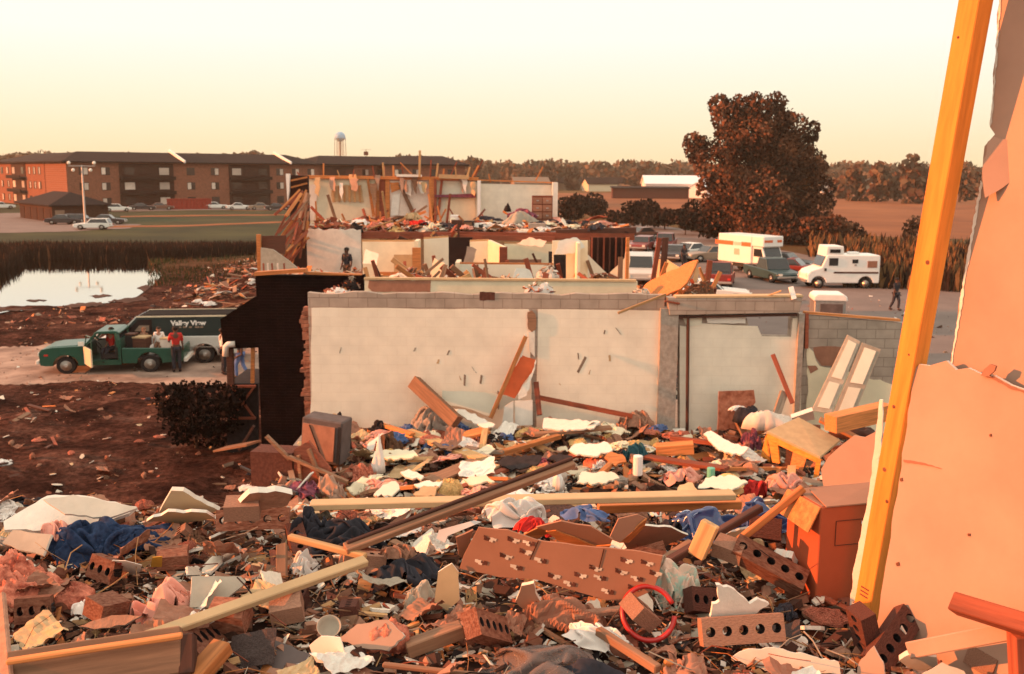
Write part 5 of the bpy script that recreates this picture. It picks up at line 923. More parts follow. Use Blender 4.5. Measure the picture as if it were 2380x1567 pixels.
# open door: hinged at the front edge and swung outwards
m = MB(); a = V((1.0, W2, .45)); d = V((math.cos(R(118)), math.sin(R(118)), 0)) * .98; m.prism([a, a + d, a + d + V((0, 0, .72)), a + V((0, 0, .72))], d.cross(Z).normalized() * .06); dr = m.build('door', ['cream'], t)
m = MB(); a2 = a + V((0, 0, .72)); m.tube([a2, a2 + d * .3 + V((0, 0, .5)), a2 + d * .95 + V((0, 0, .52)), a2 + d * .97], .022, 6); m.build('window_frame', ['carpaint_green'], dr); m = MB(); m.box(a + d * .05 + V((.12, .1, .85)), (.2, .05, .16)); m.build('mirror', ['lamp'], dr)
m = MB(); m.box((2.72, 0, .52), (.12, 1.9, .16)); m.build('front_bumper', ['whitepaint'], t, bevel=.02); m = MB(); m.box((2.66, 0, .8), (.06, 1.3, .26)); m.build('grille', ['metal'], t); m = MB(); m.box((-2.6, 0, .5), (.12, 1.8, .14)); m.build('rear_bumper', ['whitepaint'], t)
for s in (-1, 1):
    m = MB(); m.lathe([(.1, -.03), (.11, .03)], (2.68, s * .75, .82), 12, 0, Matrix.Rotation(R(90), 3, 'Y')); m.build('headlight', ['lamp'], t); m = MB(); m.box((2.4, s * (W2 + .005), .82), (.14, .02, .07)); m.build('side_marker', ['redplastic'], t)
    for x in wx: wheel(t, x, s * (W2 - .14), .36, .22)
# belongings in the bed (each its own thing), given in the truck's frame
TB, TR = b.copy(), Matrix.Rotation(R(189), 3, 'Z')
def bedpt(x, y, z): return TB + TR @ (V((x, y, z)) * .94)
def loadbox(label, mat, x, y, z, d, name='moving_box', cat='box', lid='tanboard'):
    t = thing(name, label, cat, bedpt(x, y, z), R(U(-12, 12)), 'belongings loaded in the pickup bed'); m = MB(); m.box((0, 0, d[2] / 2), d); m.build('body', [mat], t, bevel=.01); m = MB(); m.box((0, 0, d[2] - .01), (d[0] * 1.04, d[1] * 1.04, .05)); m.build('lid', [lid], t)
loadbox('brown box with a dark side in the middle of the pickup bed', 'darkwood', -.95, .3, .66, (.5, .5, .62)); loadbox('pinkish box near the tailgate of the pickup', 'wallpink', -1.9, .3, .66, (.42, .4, .55)); loadbox('small dark television set behind the pickup cab', 'blackpl', -.55, .2, .66, (.34, .4, .72), 'television', 'television', 'darkwood'); loadbox('whitish carton at the very end of the pickup bed', 'whitepaint', -2.25, .1, .66, (.3, .4, .56))
for lb, mt, x, w_, h_ in (('bluish white cloth bundle in the pickup bed', 'whitecloth', -1.2, .26, .6),):
    m = MB(); m.heap(bedpt(x, .1, .56), w_ * .9, w_, h_ * .8, int(w_ * 50), .3, 3); o = m.build('cloth_bundle', [mt], smooth=True); tag(o, lb, 'bundle', 'belongings loaded in the pickup bed')

# ---- white and dark green passenger van with lettering
b = onz(470, 845, 0); vx = b.x; b = V((vx, b.y + 1.0, 0)); t = thing('passenger_van', 'dark green and silver passenger van with white lettering behind the pickup', 'van', b, R(186)); W2 = 1.0; t.scale = (1, 1, .9)
# local x: rear wheel at 0, front to the left (+x)
x0 = onz(470, 845, 0); sc_ = 2380 / 36 * LENS / x0.y
nose, rear, wb = 4.1, -1.25, 3.25; r = .38
m = MB(); o = arch_profile([(nose, .4), (nose + .02, .85), (nose - .2, 1.08), (3.15, 1.2), (rear, 1.2), (rear - .03, .4)], (wb, 0), .5, .36); prof(m, o, -W2, W2); m.build('lower_body', ['carpaint_silver'], t, bevel=.06, seg=2)
m = MB(); A = [(3.2, 1.16), (2.45, 2.0), (rear + .03, 2.02), (rear - .02, 1.16)]; prof(m, A, -W2 + .03, W2 - .03); m.prism([(2.44, -W2 + .06, 2.015), (rear + .05, -W2 + .06, 2.035), (rear + .05, W2 - .06, 2.035), (2.44, W2 - .06, 2.015)], (0, 0, .006), 1); m.build('upper_body', ['carpaint_darkgreen', 'vanroof'], t, bevel=.05, seg=2)
m = MB(); prof(m, [(2.44, 1.99), (2.2, 2.07), (rear + .2, 2.08), (rear + .05, 2.0)], -W2 + .3, W2 - .3); m.build('roof', ['vanroof'], t, bevel=.04, seg=2)
for s in (-1, 1): m = MB(); m.bar((2.46, s * (W2 - .03), 2.02), (rear + .03, s * (W2 - .03), 2.04), .05, .06); m.build('drip_rail', ['cream'], t)
m = MB(); m.bar((3.22, W2 - .02, 1.17), (2.48, W2 - .05, 2.0), .06, .06); m.bar((3.22, -W2 + .02, 1.17), (2.48, -W2 + .05, 2.0), .06, .06); m.build('windshield_pillar', ['carpaint_silver'], t)
m = MB(); m.prism([(3.22, -.85, 1.2), (2.52, -.82, 1.96), (2.52, .82, 1.96), (3.22, .85, 1.2)], (.03, 0, .02)); m.build('windshield', ['glass'], t)
for s in (-1, 1):
    m = MB(); m.prism([(2.95, s * (W2 - .02), 1.25), (2.42, s * (W2 - .02), 1.9), (1.9, s * (W2 - .02), 1.9), (1.9, s * (W2 - .02), 1.25)], (0, s * .02, 0)); m.build('door_window', ['darkwin'], t)
    m = MB(); m.prism([(2.55, s * W2, 1.42), (2.36, s * W2, 1.66), (2.0, s * W2, 1.66), (2.0, s * W2, 1.42)], (0, s * .01, 0)); m.build('window_reflection_pane', ['greywood'], t)
    m = MB(); m.box((1.4, s * (W2 + .005), .72), (5.1, .03, .03)); m.build('trim_strip', ['rim'], t)
    for x in (wb, 0): wheel(t, x, s * (W2 - .14), r, .22)
    m = MB(); m.tube([V((math.cos(a) * .52, s * (W2 + .01), .36 + math.sin(a) * .52)) for a in [i * math.pi / 10 for i in range(11)]], .035, 6); m.build('wheel_arch_trim', ['rim'], t, smooth=True)
m = MB(); m.box((nose + .05, 0, .48), (.14, 2.0, .16)); m.build('front_bumper', ['rim'], t); m = MB(); m.box((rear - .06, 0, .45), (.14, 1.9, .14)); m.build('rear_bumper', ['rim'], t)
def lettering(body, size, loc, rot, parent, mat, ext=.004, off=.0, al='CENTER', shear=0):
    cu = bpy.data.curves.new('lettering', 'FONT'); cu.body = body; cu.size = size; cu.extrude = ext; cu.offset = off; cu.align_x = al; cu.shear = shear; cu.materials.append(MATS[mat])
    o = bpy.data.objects.new('tmp', cu); col.objects.link(o); dg = bpy.context.evaluated_depsgraph_get(); me = bpy.data.meshes.new_from_object(o.evaluated_get(dg)); bpy.data.objects.remove(o)
    o = bpy.data.objects.new('lettering', me); col.objects.link(o); o.parent = parent; o.location = loc; o.rotation_euler = rot; return o
lettering('Valley View', .275, (.55, W2 + .0, 1.66), (R(90), 0, R(180)), t, 'white', .006, .012)
m = MB(); rr = random.Random(5); x = 1.05
while x > 0:
    q = rr.uniform(.05, .13); m.box((x, W2 + .0, 1.57), (q, .02, .06)); x -= q + rr.choice((.03, .03, .09))
m.build('small_lettering', ['greywood'], t)
# ================================================================ PEOPLE
def person(label, loc, rotz, h=1.75, shirt='redcloth', trousers='darkcloth', skin='darkskin', pose='stand', group=None, shorts=False, hair='hair'):
    """faces local -Y; one skinned body, clothing as thin shells over it"""
    t = thing('person', label, 'person', loc, rotz, group); s = h / 1.75
    J = {'pel': (0, 0, .95), 'spi': (0, .01, 1.12), 'che': (0, .015, 1.32), 'nec': (0, .0, 1.49), 'hea': (0, -.015, 1.60), 'cro': (0, -.01, 1.71)}
    for q, k in (('l', 1), ('r', -1)):
        J.update({q + 'sh': (.18 * k, .01, 1.42), q + 'el': (.24 * k, .03, 1.14), q + 'wr': (.25 * k, -.06, .91), q + 'pa': (.25 * k, -.085, .84), q + 'hi': (.09 * k, 0, .90), q + 'kn': (.10 * k, -.02, .50), q + 'an': (.11 * k, .02, .09), q + 'to': (.125 * k, -.15, .04)})
        for i in range(4): J[q + f'f{i}'] = (.25 * k + (i - 1.5) * .018 * k, -.11 - .006 * i, .775 - (0, .008, .006, -.008)[i])
        J[q + 'th'] = (.215 * k, -.135, .815)
    if pose == 'walk': J['lkn'] = (.10, -.14, .52); J['lan'] = (.1, -.12, .1); J['lto'] = (.11, -.3, .06); J['rkn'] = (-.1, .06, .5); J['ran'] = (-.11, .26, .13); J['rto'] = (-.12, .13, .05); J['lel'] = (.25, .14, 1.16); J['lwr'] = (.25, .12, .93); J['rel'] = (-.25, -.1, 1.15)
    if pose == 'reach': J['lel'] = (.23, -.12, 1.17); J['lwr'] = (.2, -.34, 1.1); J['lpa'] = (.2, -.42, 1.1); J['rel'] = (-.23, -.06, 1.14)
    if pose == 'sit':
        for q, k in (('l', 1), ('r', -1)): J[q + 'kn'] = (.1 * k, -.42, .9); J[q + 'an'] = (.1 * k, -.44, .5); J[q + 'to'] = (.11 * k, -.6, .45)
    for q, k in (('l', 1), ('r', -1)):
        wv, pv = V(J[q + 'wr']), V(J[q + 'pa'])
        if pose == 'reach' and q == 'l':
            for i in range(4): J[q + f'f{i}'] = (.2 + (i - 1.5) * .018, -.49, 1.09 - .006 * i)
            J[q + 'th'] = (.155, -.45, 1.1)
    E = [('pel', 'spi'), ('spi', 'che'), ('che', 'nec'), ('nec', 'hea'), ('hea', 'cro')]
    for q in 'lr': E += [('che', q + 'sh'), (q + 'sh', q + 'el'), (q + 'el', q + 'wr'), (q + 'wr', q + 'pa'), ('pel', q + 'hi'), (q + 'hi', q + 'kn'), (q + 'kn', q + 'an'), (q + 'an', q + 'to'), (q + 'pa', q + 'th')] + [(q + 'pa', q + f'f{i}') for i in range(4)]
    RD = {'pel': .135, 'spi': .125, 'che': .15, 'nec': .055, 'hea': .098, 'cro': .085, 'sh': .068, 'el': .044, 'wr': .03, 'pa': .036, 'hi': .095, 'kn': .062, 'an': .045, 'to': .035, 'th': .010}
    def skin_obj(nm, keys, grow, mat, lv=2):
        ks = [k for k in J if k in keys]; ix = {k: i for i, k in enumerate(ks)}
        me = bpy.data.meshes.new(nm); me.from_pydata([tuple(V(J[k]) * s) for k in ks], [(ix[a], ix[b]) for a, b in E if a in ix and b in ix], []); me.materials.append(MATS[mat])
        o = bpy.data.objects.new(nm, me); col.objects.link(o); o.parent = t
        sk = o.modifiers.new('skin', 'SKIN'); sk.use_smooth_shade = True
        for k in ks:
            r = RD.get(k, RD.get(k[1:], .009)) * s + grow; v = me.skin_vertices[0].data[ix[k]]
            v.radius = (r, r * (.72 if k in ('che', 'spi', 'pel') else 1)); v.use_root = k == ('pel' if 'pel' in ix else ks[0])
        sb = o.modifiers.new('smooth', 'SUBSURF'); sb.levels = sb.render_levels = lv; return o
    bd = skin_obj('body', set(J), 0, skin)
    # face
    m = MB(); m.prism([(-.014, -.105, 1.585), (.014, -.105, 1.585), (0, -.1, 1.63)], (0, -.03, -.006)); m.v = [p * s for p in m.v]; m.build('nose', [skin], t)
    for k in (-1, 1): m = MB(); m.blob(V((.036 * k, -.105, 1.635)) * s, (.014, .008, .008), 1, 0, 1, 8, 5); m.build('eye', ['blackpl'], t); m = MB(); m.blob(V((.102 * k, 0, 1.61)) * s, (.012, .025, .036), 1, 0, 1, 8, 5); m.build('ear', [skin], t)
    m = MB(); m.box(V((0, -.106, 1.548)) * s, (.05, .012, .012)); m.build('mouth', ['redwood'], t)
    m = MB(); m.blob(V((0, .012, 1.665)) * s, (.108 * s, .112 * s, .092 * s), 2, .12, 2.5, 14, 9); m.build('hair', [hair], t, smooth=True)
    sl = {'pel', 'spi', 'che'} | {q + k for q in 'lr' for k in ('sh', 'el')}
    skin_obj('shirt', sl, .016, shirt); skin_obj('trousers', {'pel'} | {q + k for q in 'lr' for k in (('hi', 'kn') if shorts else ('hi', 'kn', 'an'))}, .018, trousers)
    for q in 'lr':
        a, c = V(J[q + 'an']) * s, V(J[q + 'to']) * s; m = MB(); m.blob((a + c) / 2 + V((0, 0, -.02)), (.052, .14, .05), 3, .05); m.build('shoe', ['darkstuff'], t, smooth=True)
    return t
def at(x, y): p = onz(x, y, 0); p.z = gh(p.x, p.y) + .03; return p
person('person in a bright red shirt and black trousers at the pickup tailgate', at(412, 866), R(205), 1.7, 'redcloth', 'darkcloth', pose='reach')
person('person in a white shirt and black trousers half hidden by the porch post', at(521, 872), R(120), 1.7, 'whitecloth', 'darkcloth', pose='stand')
person('person in pale blue jeans walking beyond the porch railing', at(560, 882), R(-90), 1.7, 'darkcloth', 'bluecloth', pose='walk')
person('person in dark clothes standing alone on the street beside the yellow stud', at(2080, 723), R(30), 1.78, 'darkcloth', 'darkcloth', pose='walk')
person('dark figure standing by the parked cars behind the tilted roof panel', at(1589, 622), R(20), 1.8, 'darkcloth', 'darkcloth')
q = ony(806, 612, 42.8); q.z = ony(806, 575, 42.8).z - 1.75
person('person in dark clothes standing inside the ruin before the stained wall', q, R(-30), 1.75, 'darkcloth', 'browncloth')
person('person in an orange red shirt sitting sideways in the pickup cab', bedpt(.18, .35, .02) + V((0, 0, -.02)), R(-20), 1.62, 'redcloth', 'darkcloth', 'skin', 'sit')
person('person in a white shirt riding in the pickup bed', bedpt(-1.55, .1, .24), R(10), 1.35, 'whitecloth', 'browncloth', 'skin', 'sit')
person('bare headed person in a brown top riding right behind the pickup cab', bedpt(-.95, -.1, .24), R(-25), 1.3, 'browncloth', 'darkcloth', 'skin', 'sit', hair='browncloth')

# ================================================================ DEBRIS
def hN(x, y):
    """top of the debris layer on the near upper floor"""
    e = sst(4.95, 4.5, y)
    return UF + .03 + .06 * e + .045 * fb(x * .9 + 3, y * .9, 2, 3) * e + .03 * fb(x * 3, y * 3, 6, 2)
def hL(x, y):
    """top of the debris layer on the lower floor"""
    k = sst(20.7, 18.5, y)
    return LF + .06 + .30 * (.35 + .65 * k) * (.5 + .8 * fb(x * .45 + 9, y * .45, 4, 3)) + .09 * fb(x * 1.5, y * 1.5, 7, 2)
# mounds and small rubble: too many pieces to count
HARD = ('dirt', 'brick', 'palebrick', 'concrete')
def rubble(name, label, x0, x1, y0, y1, st, hf, n, s0, s1, mats, wts, base, seed, flat=.35, lift=.35, ok=None, strands=0):
    rr = random.Random(seed); m = MB()
    nu, nv = int((x1 - x0) / st), int((y1 - y0) / st)
    if base is not None: m.grid(lambda u, v: V((x0 + (x1 - x0) * u, y0 + (y1 - y0) * v, hf(x0 + (x1 - x0) * u, y0 + (y1 - y0) * v) - .03)), nu, nv, None, base)
    cum = []; t = 0
    for w_ in wts: t += w_; cum.append(t)
    for i in range(n):
        x, y = rr.uniform(x0, x1), rr.uniform(y0, y1)
        if ok and not ok(x, y): continue
        s = s0 * (s1 / s0) ** (rr.random() ** 1.8); q = rr.random() * t; mi = next(k for k, c in enumerate(cum) if q <= c)
        ar = rr.uniform(.35, 1) if rr.random() < .7 else rr.uniform(.08, .25)
        d = (s * 2, s * 2 * ar, s * 2 * (rr.uniform(.3, .8) if mats[mi] in HARD else rr.uniform(.04, .16)) * flat * 1.6)
        rot = Euler((rr.gauss(0, .45), rr.gauss(0, .45), rr.uniform(0, 6.3))).to_matrix()
        c = V((x, y, hf(x, y) + d[2] * lift)); vs = []
        for a in (-1, 1):
            for b in (-1, 1):
                for e in (-1, 1): vs.append(c + rot @ V((a * d[0] / 2 * rr.uniform(.55, 1.1), b * d[1] / 2 * rr.uniform(.55, 1.1), e * d[2] / 2)))
        m.add(vs, [(0, 1, 3, 2), (4, 6, 7, 5), (0, 4, 5, 1), (2, 3, 7, 6), (0, 2, 6, 4), (1, 5, 7, 3)], mi)
    for i in range(strands):
        x, y = rr.uniform(x0, x1), rr.uniform(y0, y1); l = rr.uniform(.04, .2); a = rr.uniform(0, 6.28); d = V((math.cos(a), math.sin(a), rr.gauss(0, .25))) * l; p = V((x, y, hf(x, y) + .02 + abs(d.z) * .3)); mi = rr.choice((5, 6, 8, 10, 11, 4))
        q = p + d * .5 + V((rr.uniform(-1, 1), rr.uniform(-1, 1), rr.uniform(0, 1))) * l * .15; m.tube([p, q, p + d], rr.uniform(.0008, .003), 4, mi)
    o = m.build(name, mats, origin=(0, 0, 0), kind='stuff'); return tag(o, label, 'rubble')
RM = ['dirt', 'brick', 'palebrick', 'drywall', 'greydrywall', 'oldwood', 'redwood', 'brownpaper', 'darkstuff', 'chalk', 'orangewood', 'pine']
rubble('rubble', 'small brick crumbs and splinters covering the near upper floor', -3.4, 3.4, 2.3, 4.85, .05, hN, 42000, .0042, .046, RM + ['wallpink'], [5, 6, 7, 6, 4, 8, 7, 7, 6, 5, 6, 4, 6], 0, 1, strands=1700)
rubble('rubble', 'broken bits carpeting the lower floor before the white wall', -4.1, 7.4, 8.5, 20.75, .16, hL, 17000, .03, .2, RM, [3, 2, 2, 6, 6, 6, 4, 5, 8, 4, 4, 3], 8, 2)
rubble('ground_litter', 'scraps of rubbish littering the dirt beside the ruin', -38, -4.6, 17, 52, 1, gh, 26000, .012, .085, RM, [14, 3, 3, 1.5, 4, 6, 4, 7, 6, 1, 2, 1], None, 3, lift=.1, ok=lambda x, y: noise.noise(V((x * .3, y * .3, 3))) + .6 * noise.noise(V((x * 1.1, y * 1.1, 5))) > .12)
rubble('bank_litter', 'orange lit splinters strewn over the bank between pond and ruin', -24, -9, 46, 80, 1, gh, 4200, .03, .24, ['oldwood', 'redwood', 'orangewood', 'drywall', 'darkstuff', 'brownpaper', 'insul', 'greywood'], [5, 6, 2.5, .8, 7, 5, .8, 2], None, 4, lift=.3, ok=lambda x, y: gh(x, y) > .04)
rubble('street_litter', 'pale scraps lying on the street behind the block wall', 6.5, 24, 22, 60, 1, lambda x, y: .03, 500, .03, .14, RM, [2, 2, 2, 5, 5, 4, 2, 3, 2, 5, 2, 2], None, 5, lift=.2)
rubble('deck_rubble', 'mixed rubble spread over the far upper deck', ony(712, 533, 44).x, ony(1470, 548, 44).x, 44.2, 50.6, .4, lambda x, y: DZ + .03 + .12 * (fb(x, y, 3, 2) + .3), 1700, .05, .3, ['redwood', 'drywall', 'insul', 'whitecloth', 'darkstuff', 'orangewood', 'greydrywall', 'brownpaper'], [4, 4, 2, 3, 4, 3, 3, 3], None, 6)
rubble('floor_rubble', 'dark rubble over the ground floor rooms of the ruin', -5.9, 6.5, 24.9, 43.5, .5, lambda x, y: LF - .35 + .25 * fb(x * .5, y * .5, 3, 3), 1600, .06, .3, ['redwood', 'drywall', 'darkstuff', 'whitecloth', 'orangewood', 'greydrywall'], [4, 4, 5, 3, 3, 3], 2, 7)

# ---------------------------------------------------------------- makers of single pieces (local shapes, X = length)
CACHE = {}
def piece(kind, mat, var):
    k = (kind, mat, var)
    if k in CACHE: return CACHE[k]
    rr = random.Random(hash(kind) % 1000 + var * 31 + 5); rr = random.Random(sum(map(ord, kind)) * 31 + var); m = MB(); smooth = False
    if kind == 'board':
        n = 4; o = [(-.5, -.5)]; o += [(.5 + rr.uniform(-.05, .03), -.5 + i / n) for i in range(n + 1)] if var % 2 else [(.5, -.5), (.5, .5)]; o += [(-.5 + rr.uniform(-.06, .02), .5 - i / n) for i in range(n)] if var % 3 else [(-.5, .5)]
        m.prism([(x, y, .5) for x, y in o], (0, 0, -1))
    elif kind == 'chunk':
        n = rr.randint(5, 8); o = []
        for i in range(n):
            a = 2 * math.pi * i / n + rr.uniform(-.25, .25); q = rr.uniform(.32, .58); o.append((math.cos(a) * q, math.sin(a) * q))
        o = jag(o, .09, .028, var); m.prism([(x, y, .5) for x, y in o], (0, 0, -1), 0, 1)
    elif kind == 'brick':
        h = .5
        m.f = []; L2, W2_ = .5, .5; n = 12; cells = 5; holes = var != 4
        xs = [-.5 + i / cells for i in range(cells + 1)]
        for zs, s in ((h, 1), (-h, -1)):
            for i in range(cells):
                cx = (xs[i] + xs[i + 1]) / 2; sq = []; ci = []
                for j in range(n):
                    a = 2 * math.pi * j / n + math.pi / 4; c_, s_ = math.cos(a), math.sin(a); f = .5 / max(abs(c_), abs(s_)); sq.append((cx + c_ * f * .2, s_ * f, zs)); ci.append((cx + c_ * .058, s_ * .185, zs))
                vs = sq + ci; fs = []
                if holes:
                    for j in range(n): q = (j, (j + 1) % n, n + (j + 1) % n, n + j); fs.append(q if s > 0 else q[::-1])
                else: fs = [tuple(range(n)) if s > 0 else tuple(range(n))[::-1]]; vs = sq
                m.add(vs, fs)
                if holes and s > 0: m.add(ci + [(x, y, -h) for x, y, z in ci], [((j + 1) % n, j, n + j, n + (j + 1) % n) for j in range(n)], 1)
        m.add([(x, y, z) for x in (-.5, .5) for y in (-.5, .5) for z in (-h, h)], [(0, 1, 3, 2), (4, 6, 7, 5), (0, 4, 5, 1), (2, 3, 7, 6)])
        if var >= 3:                                   # broken in half
            for p in m.v:
                if p.x > .06: p.x = .06 + (p.x - .06) * .12 + .05 * noise.noise(V((p.y * 9, p.z * 9, var)))
    elif kind == 'lump':
        m.blob((0, 0, 0), (.5, .5, .5), var, .5, 1.6, 9, 6)
    elif kind == 'paper':
        c1, c2 = rr.uniform(.15, .5), rr.uniform(-.35, .35)
        m.grid(lambda u, v: V((u - .5 + .06 * noise.noise(V((v * 4, var, 1))), v - .5 + .06 * noise.noise(V((u * 4, var, 7))), c1 * (u - .5) ** 2 * 1.6 + c2 * (v - .5) * (u - .5) + .20 * abs(noise.noise(V((u * 3 + var, v * 3, 2)))) + .13 * abs(noise.noise(V((u * 6 + var, v * 6, 2)))))), 11, 11, (0, 0, -.012)); smooth = False
    elif kind == 'rag':
        m.drape((0, 0, -.06), .5, .42, .5, var + 2, 0, 0, (.5, .6)[var % 2]); smooth = True
    elif kind == 'fluff':
        m.heap((0, 0, 0), .5, .45, .42, var + 22, .9, 7, 18, 44, fuzz=1); smooth = False
    elif kind == 'tin':
        m.lathe([(.01, -.5), (.46, -.5), (.5, -.47), (.5, .42), (.46, .47), (.2, .5), (.01, .5)], (0, 0, 0), 14, 0, Matrix.Rotation(R(90), 3, 'Y')); smooth = False
    elif kind == 'bottle':
        m.lathe([(.01, -.5), (.4, -.5), (.5, -.44), (.5, .1), (.22, .28), (.18, .46), (.01, .47)], (0, 0, 0), 14, 0, Matrix.Rotation(R(90), 3, 'Y')); smooth = True
    elif kind == 'boxy':
        m.box((0, 0, 0), (1, 1, 1)); m.v = [p + V((.04 * noise.noise(p * 3 + V((var, 1, 2))), .04 * noise.noise(p * 3 + V((1, var, 2))), 0)) for p in m.v]
    elif kind == 'shingle':
        m.grid(lambda u, v: V((u - .5, v - .5, .3 * (u - .5) ** 2 * (1 if var % 2 else -1) + .1 * noise.noise(V((u * 3, v * 3, var))))), 6, 4, (0, 0, -.03))
    sec = {'chunk': 'chalk', 'brick': 'darkstuff'}.get(kind)
    o = m.build('tmp', [mat, sec] if sec else [mat], origin=(0, 0, 0), smooth=smooth); me = o.data; bpy.data.objects.remove(o); CACHE[k] = me
    return me
def put(name, kind, mat, var, loc, dims, rot, bevel=0):
    me = piece(kind, mat, var); o = bpy.data.objects.new(name, me); col.objects.link(o)
    o.location = loc; o.scale = dims; o.rotation_euler = rot; WL[o.name] = V(loc)
    if bevel:
        b = o.modifiers.new('bevel', 'BEVEL'); b.width = bevel; b.segments = 1; b.limit_method = 'ANGLE'; b.angle_limit = R(40)
    return o

# ---------------------------------------------------------------- labels: what a piece looks like and the two things it lies between
USED = {}
def make_label(adj, noun, p, marks, group):
    ds = sorted(marks, key=lambda q: (q[1][0] - p.x) ** 2 + (q[1][1] - p.y) ** 2)
    for i, j in ((0, 1), (0, 2), (1, 2), (0, 3), (1, 3)):
        a, c = ds[i], ds[j]
        va, vc = V((p.x - a[1][0], p.y - a[1][1])), V((p.x - c[1][0], p.y - c[1][1]))
        opts = [f"between the {a[0]} and the {c[0]}", f"{'in front of' if va.y < 0 else 'behind'} the {a[0]}", f"beside the {a[0]}, towards the {c[0]}"]
        for q in opts:
            for A in adj:
                lb = f"{A} {noun} {q}"
                if len(lb.split()) <= 16 and lb not in USED: USED[lb] = 1; return lb
    lb = f"{adj[0]} {noun} beside the {ds[0][0]}"; USED[lb] = USED.get(lb, 0) + 1; return lb

# ---------------------------------------------------------------- near upper floor: the pieces one recognises
NM = []                                          # landmarks: (phrase, (x, y), clear radius)
def mark(phrase, p, r=.0): NM.append((phrase, (p.x, p.y), r)); return p
def up_n(z=5.75): return z
# torn drywall sheets and the leaning stud at the right
ps = onz(2008, 1440, 5.66); wn = V((-.80, -.60, .02)).normalized()
w0 = onz(2040, 1500, 5.62)
ws = sheet('drywall_sheet', 'large peach drywall sheet with a torn top edge standing behind the stud', 'drywall', 'wallpeach', [(2034, 1470), (2048, 1380), (2085, 1150), (2108, 990), (2120, 868), (2136, 848), (2160, 850), (2200, 838), (2222, 860), (2250, 856), (2285, 872), (2310, 874), (2350, 896), (2385, 908), (3100, 1040), (3100, 2050), (2034, 1500)], (w0, wn), .015, 30, 2.5, edge='chalk')
mark('large peach drywall sheet', onz(2250, 1480, 5.65), .0)
w1 = w0 + wn * -.06
ws2 = sheet('drywall_sheet', 'tall peach drywall sheet rising behind the torn sheet to the top', 'drywall', 'wallpeach', [(2345, -420), (2318, 60), (2308, 200), (2300, 296), (2312, 312), (2288, 340), (2279, 420), (2262, 520), (2240, 640), (2226, 740), (2206, 870), (2200, 930), (3100, 1080), (3100, -420)], (w1, wn), .015, 26, 3, edge='chalk')
def skin(par, w_, px, mat, nm, seg=10, amp=2.5, off=.001, t=.002):
    m = MB(); m.prism([onp(x, y, w_, wn) + wn * (off + t) for x, y in jag(px, seg, amp, int(px[0][0]))], wn * -t); return m.build(nm, [mat], par)
skin(ws, w0, [(2100, 1068), (2150, 1076), (2190, 1090), (2150, 1081), (2102, 1074)], 'brownpaper', 'crack', 8, 1); skin(ws, w0, [(2083, 1308), (2090, 1306), (2092, 1314), (2085, 1316)], 'rust', 'nail_hole', 4, .6); skin(ws, w0, [(2092, 1112), (2098, 1110), (2099, 1118), (2093, 1119)], 'rust', 'nail_hole', 4, .6); skin(ws, w0, [(2300, 1010), (2304, 1008), (2306, 1014), (2301, 1015)], 'rust', 'nail_hole', 4, .6); skin(ws, w0, [(2250, 1240), (2256, 1240), (2256, 1246), (2250, 1246)], 'rust', 'nail_hole', 4, .6)
skin(ws2, w1, [(2327, -60), (2319, 60), (2309, 200), (2301, 292), (2304, 292), (2312, 200), (2323, 60), (2332, -60)], 'chalk', 'torn_paper_edge', 9, 2); skin(ws2, w1, [(2280, 420), (2263, 520), (2241, 640), (2227, 740), (2207, 866), (2211, 866), (2231, 742), (2246, 640), (2268, 522), (2285, 424)], 'chalk', 'torn_paper_edge', 9, 2)
skin(ws, w0, [(2285, 872), (2292, 858), (2306, 846), (2320, 850), (2316, 862), (2304, 872), (2310, 876)], 'brownpaper', 'torn_paper_curl', 8, 1, .004, .01); skin(ws, w0, [(2285, 873), (2310, 875), (2350, 897), (2385, 909), (2480, 961), (2480, 968), (2384, 915), (2346, 902), (2306, 880)], 'brownpaper', 'torn_edge', 8, 1.4)
fn = V((-.35, -.93, .1)).normalized()
sheet('torn_paper_flap', None, None, 'wallpeach', [(2296, 330), (2312, 318), (2360, 330), (2384, 352), (2480, 380), (2480, 440), (2384, 440), (2352, 420), (2330, 436), (2290, 460), (2283, 400)], (onp(2300, 400, w1 + wn * .03, wn), fn), .006, 14, 2, parent=ws2)
# studs: leaning yellow stud
a, c = onz(2010, 1452, 5.62), ony(2288, -110, 3.18)
yst = pole('leaning_stud', 'bright yellow wooden stud leaning up past the top beside the drywall', 'stud', 'yellowpost', a, c, .072, .075, V((-.84, -.54, .0)), bevel=.003); mark('yellow stud', a, .05)
m = MB(); rr = random.Random(2)
for k in range(9): m.lathe([(rr.uniform(.004, .011), 0), (.002, .0012)], WL[yst.name] + V((rr.uniform(-1.4, 1.4), rr.uniform(-.028, .028), .0375)), 10)
m.build('knots', ['rust'], yst, origin=WL[yst.name]); m = MB()
for k in range(3): m.box(WL[yst.name] + V((-1.02 - k * .016, 0, .0378)), (.006, .035, .0012))
m.build('grade_stamp', ['rust'], yst, origin=WL[yst.name])
sheet('drywall_edge_strip', 'narrow torn drywall strip standing along the far side of the yellow stud', 'drywall', 'chalk', [(2044, 930), (2052, 930), (2050, 1010), (2030, 1180), (2006, 1400), (1972, 1430), (1984, 1320), (2022, 1130), (2036, 1000)], (a + V((-.02, .10, 0)), V((-.6, -.8, 0)).normalized()), .012, 14, 2)
sheet('drywall_scrap', 'orange lit scrap of drywall curving behind the yellow stud', 'drywall', 'wallpeach', [(1912, 1118), (1908, 1090), (1925, 1062), (1950, 1040), (1985, 1012), (2010, 1016), (2042, 1000), (2042, 1140), (1915, 1138)], (onz(1960, 1140, 5.9), V((-.55, -.8, .2)).normalized()), .013, 18, 1.5, edge='chalk')
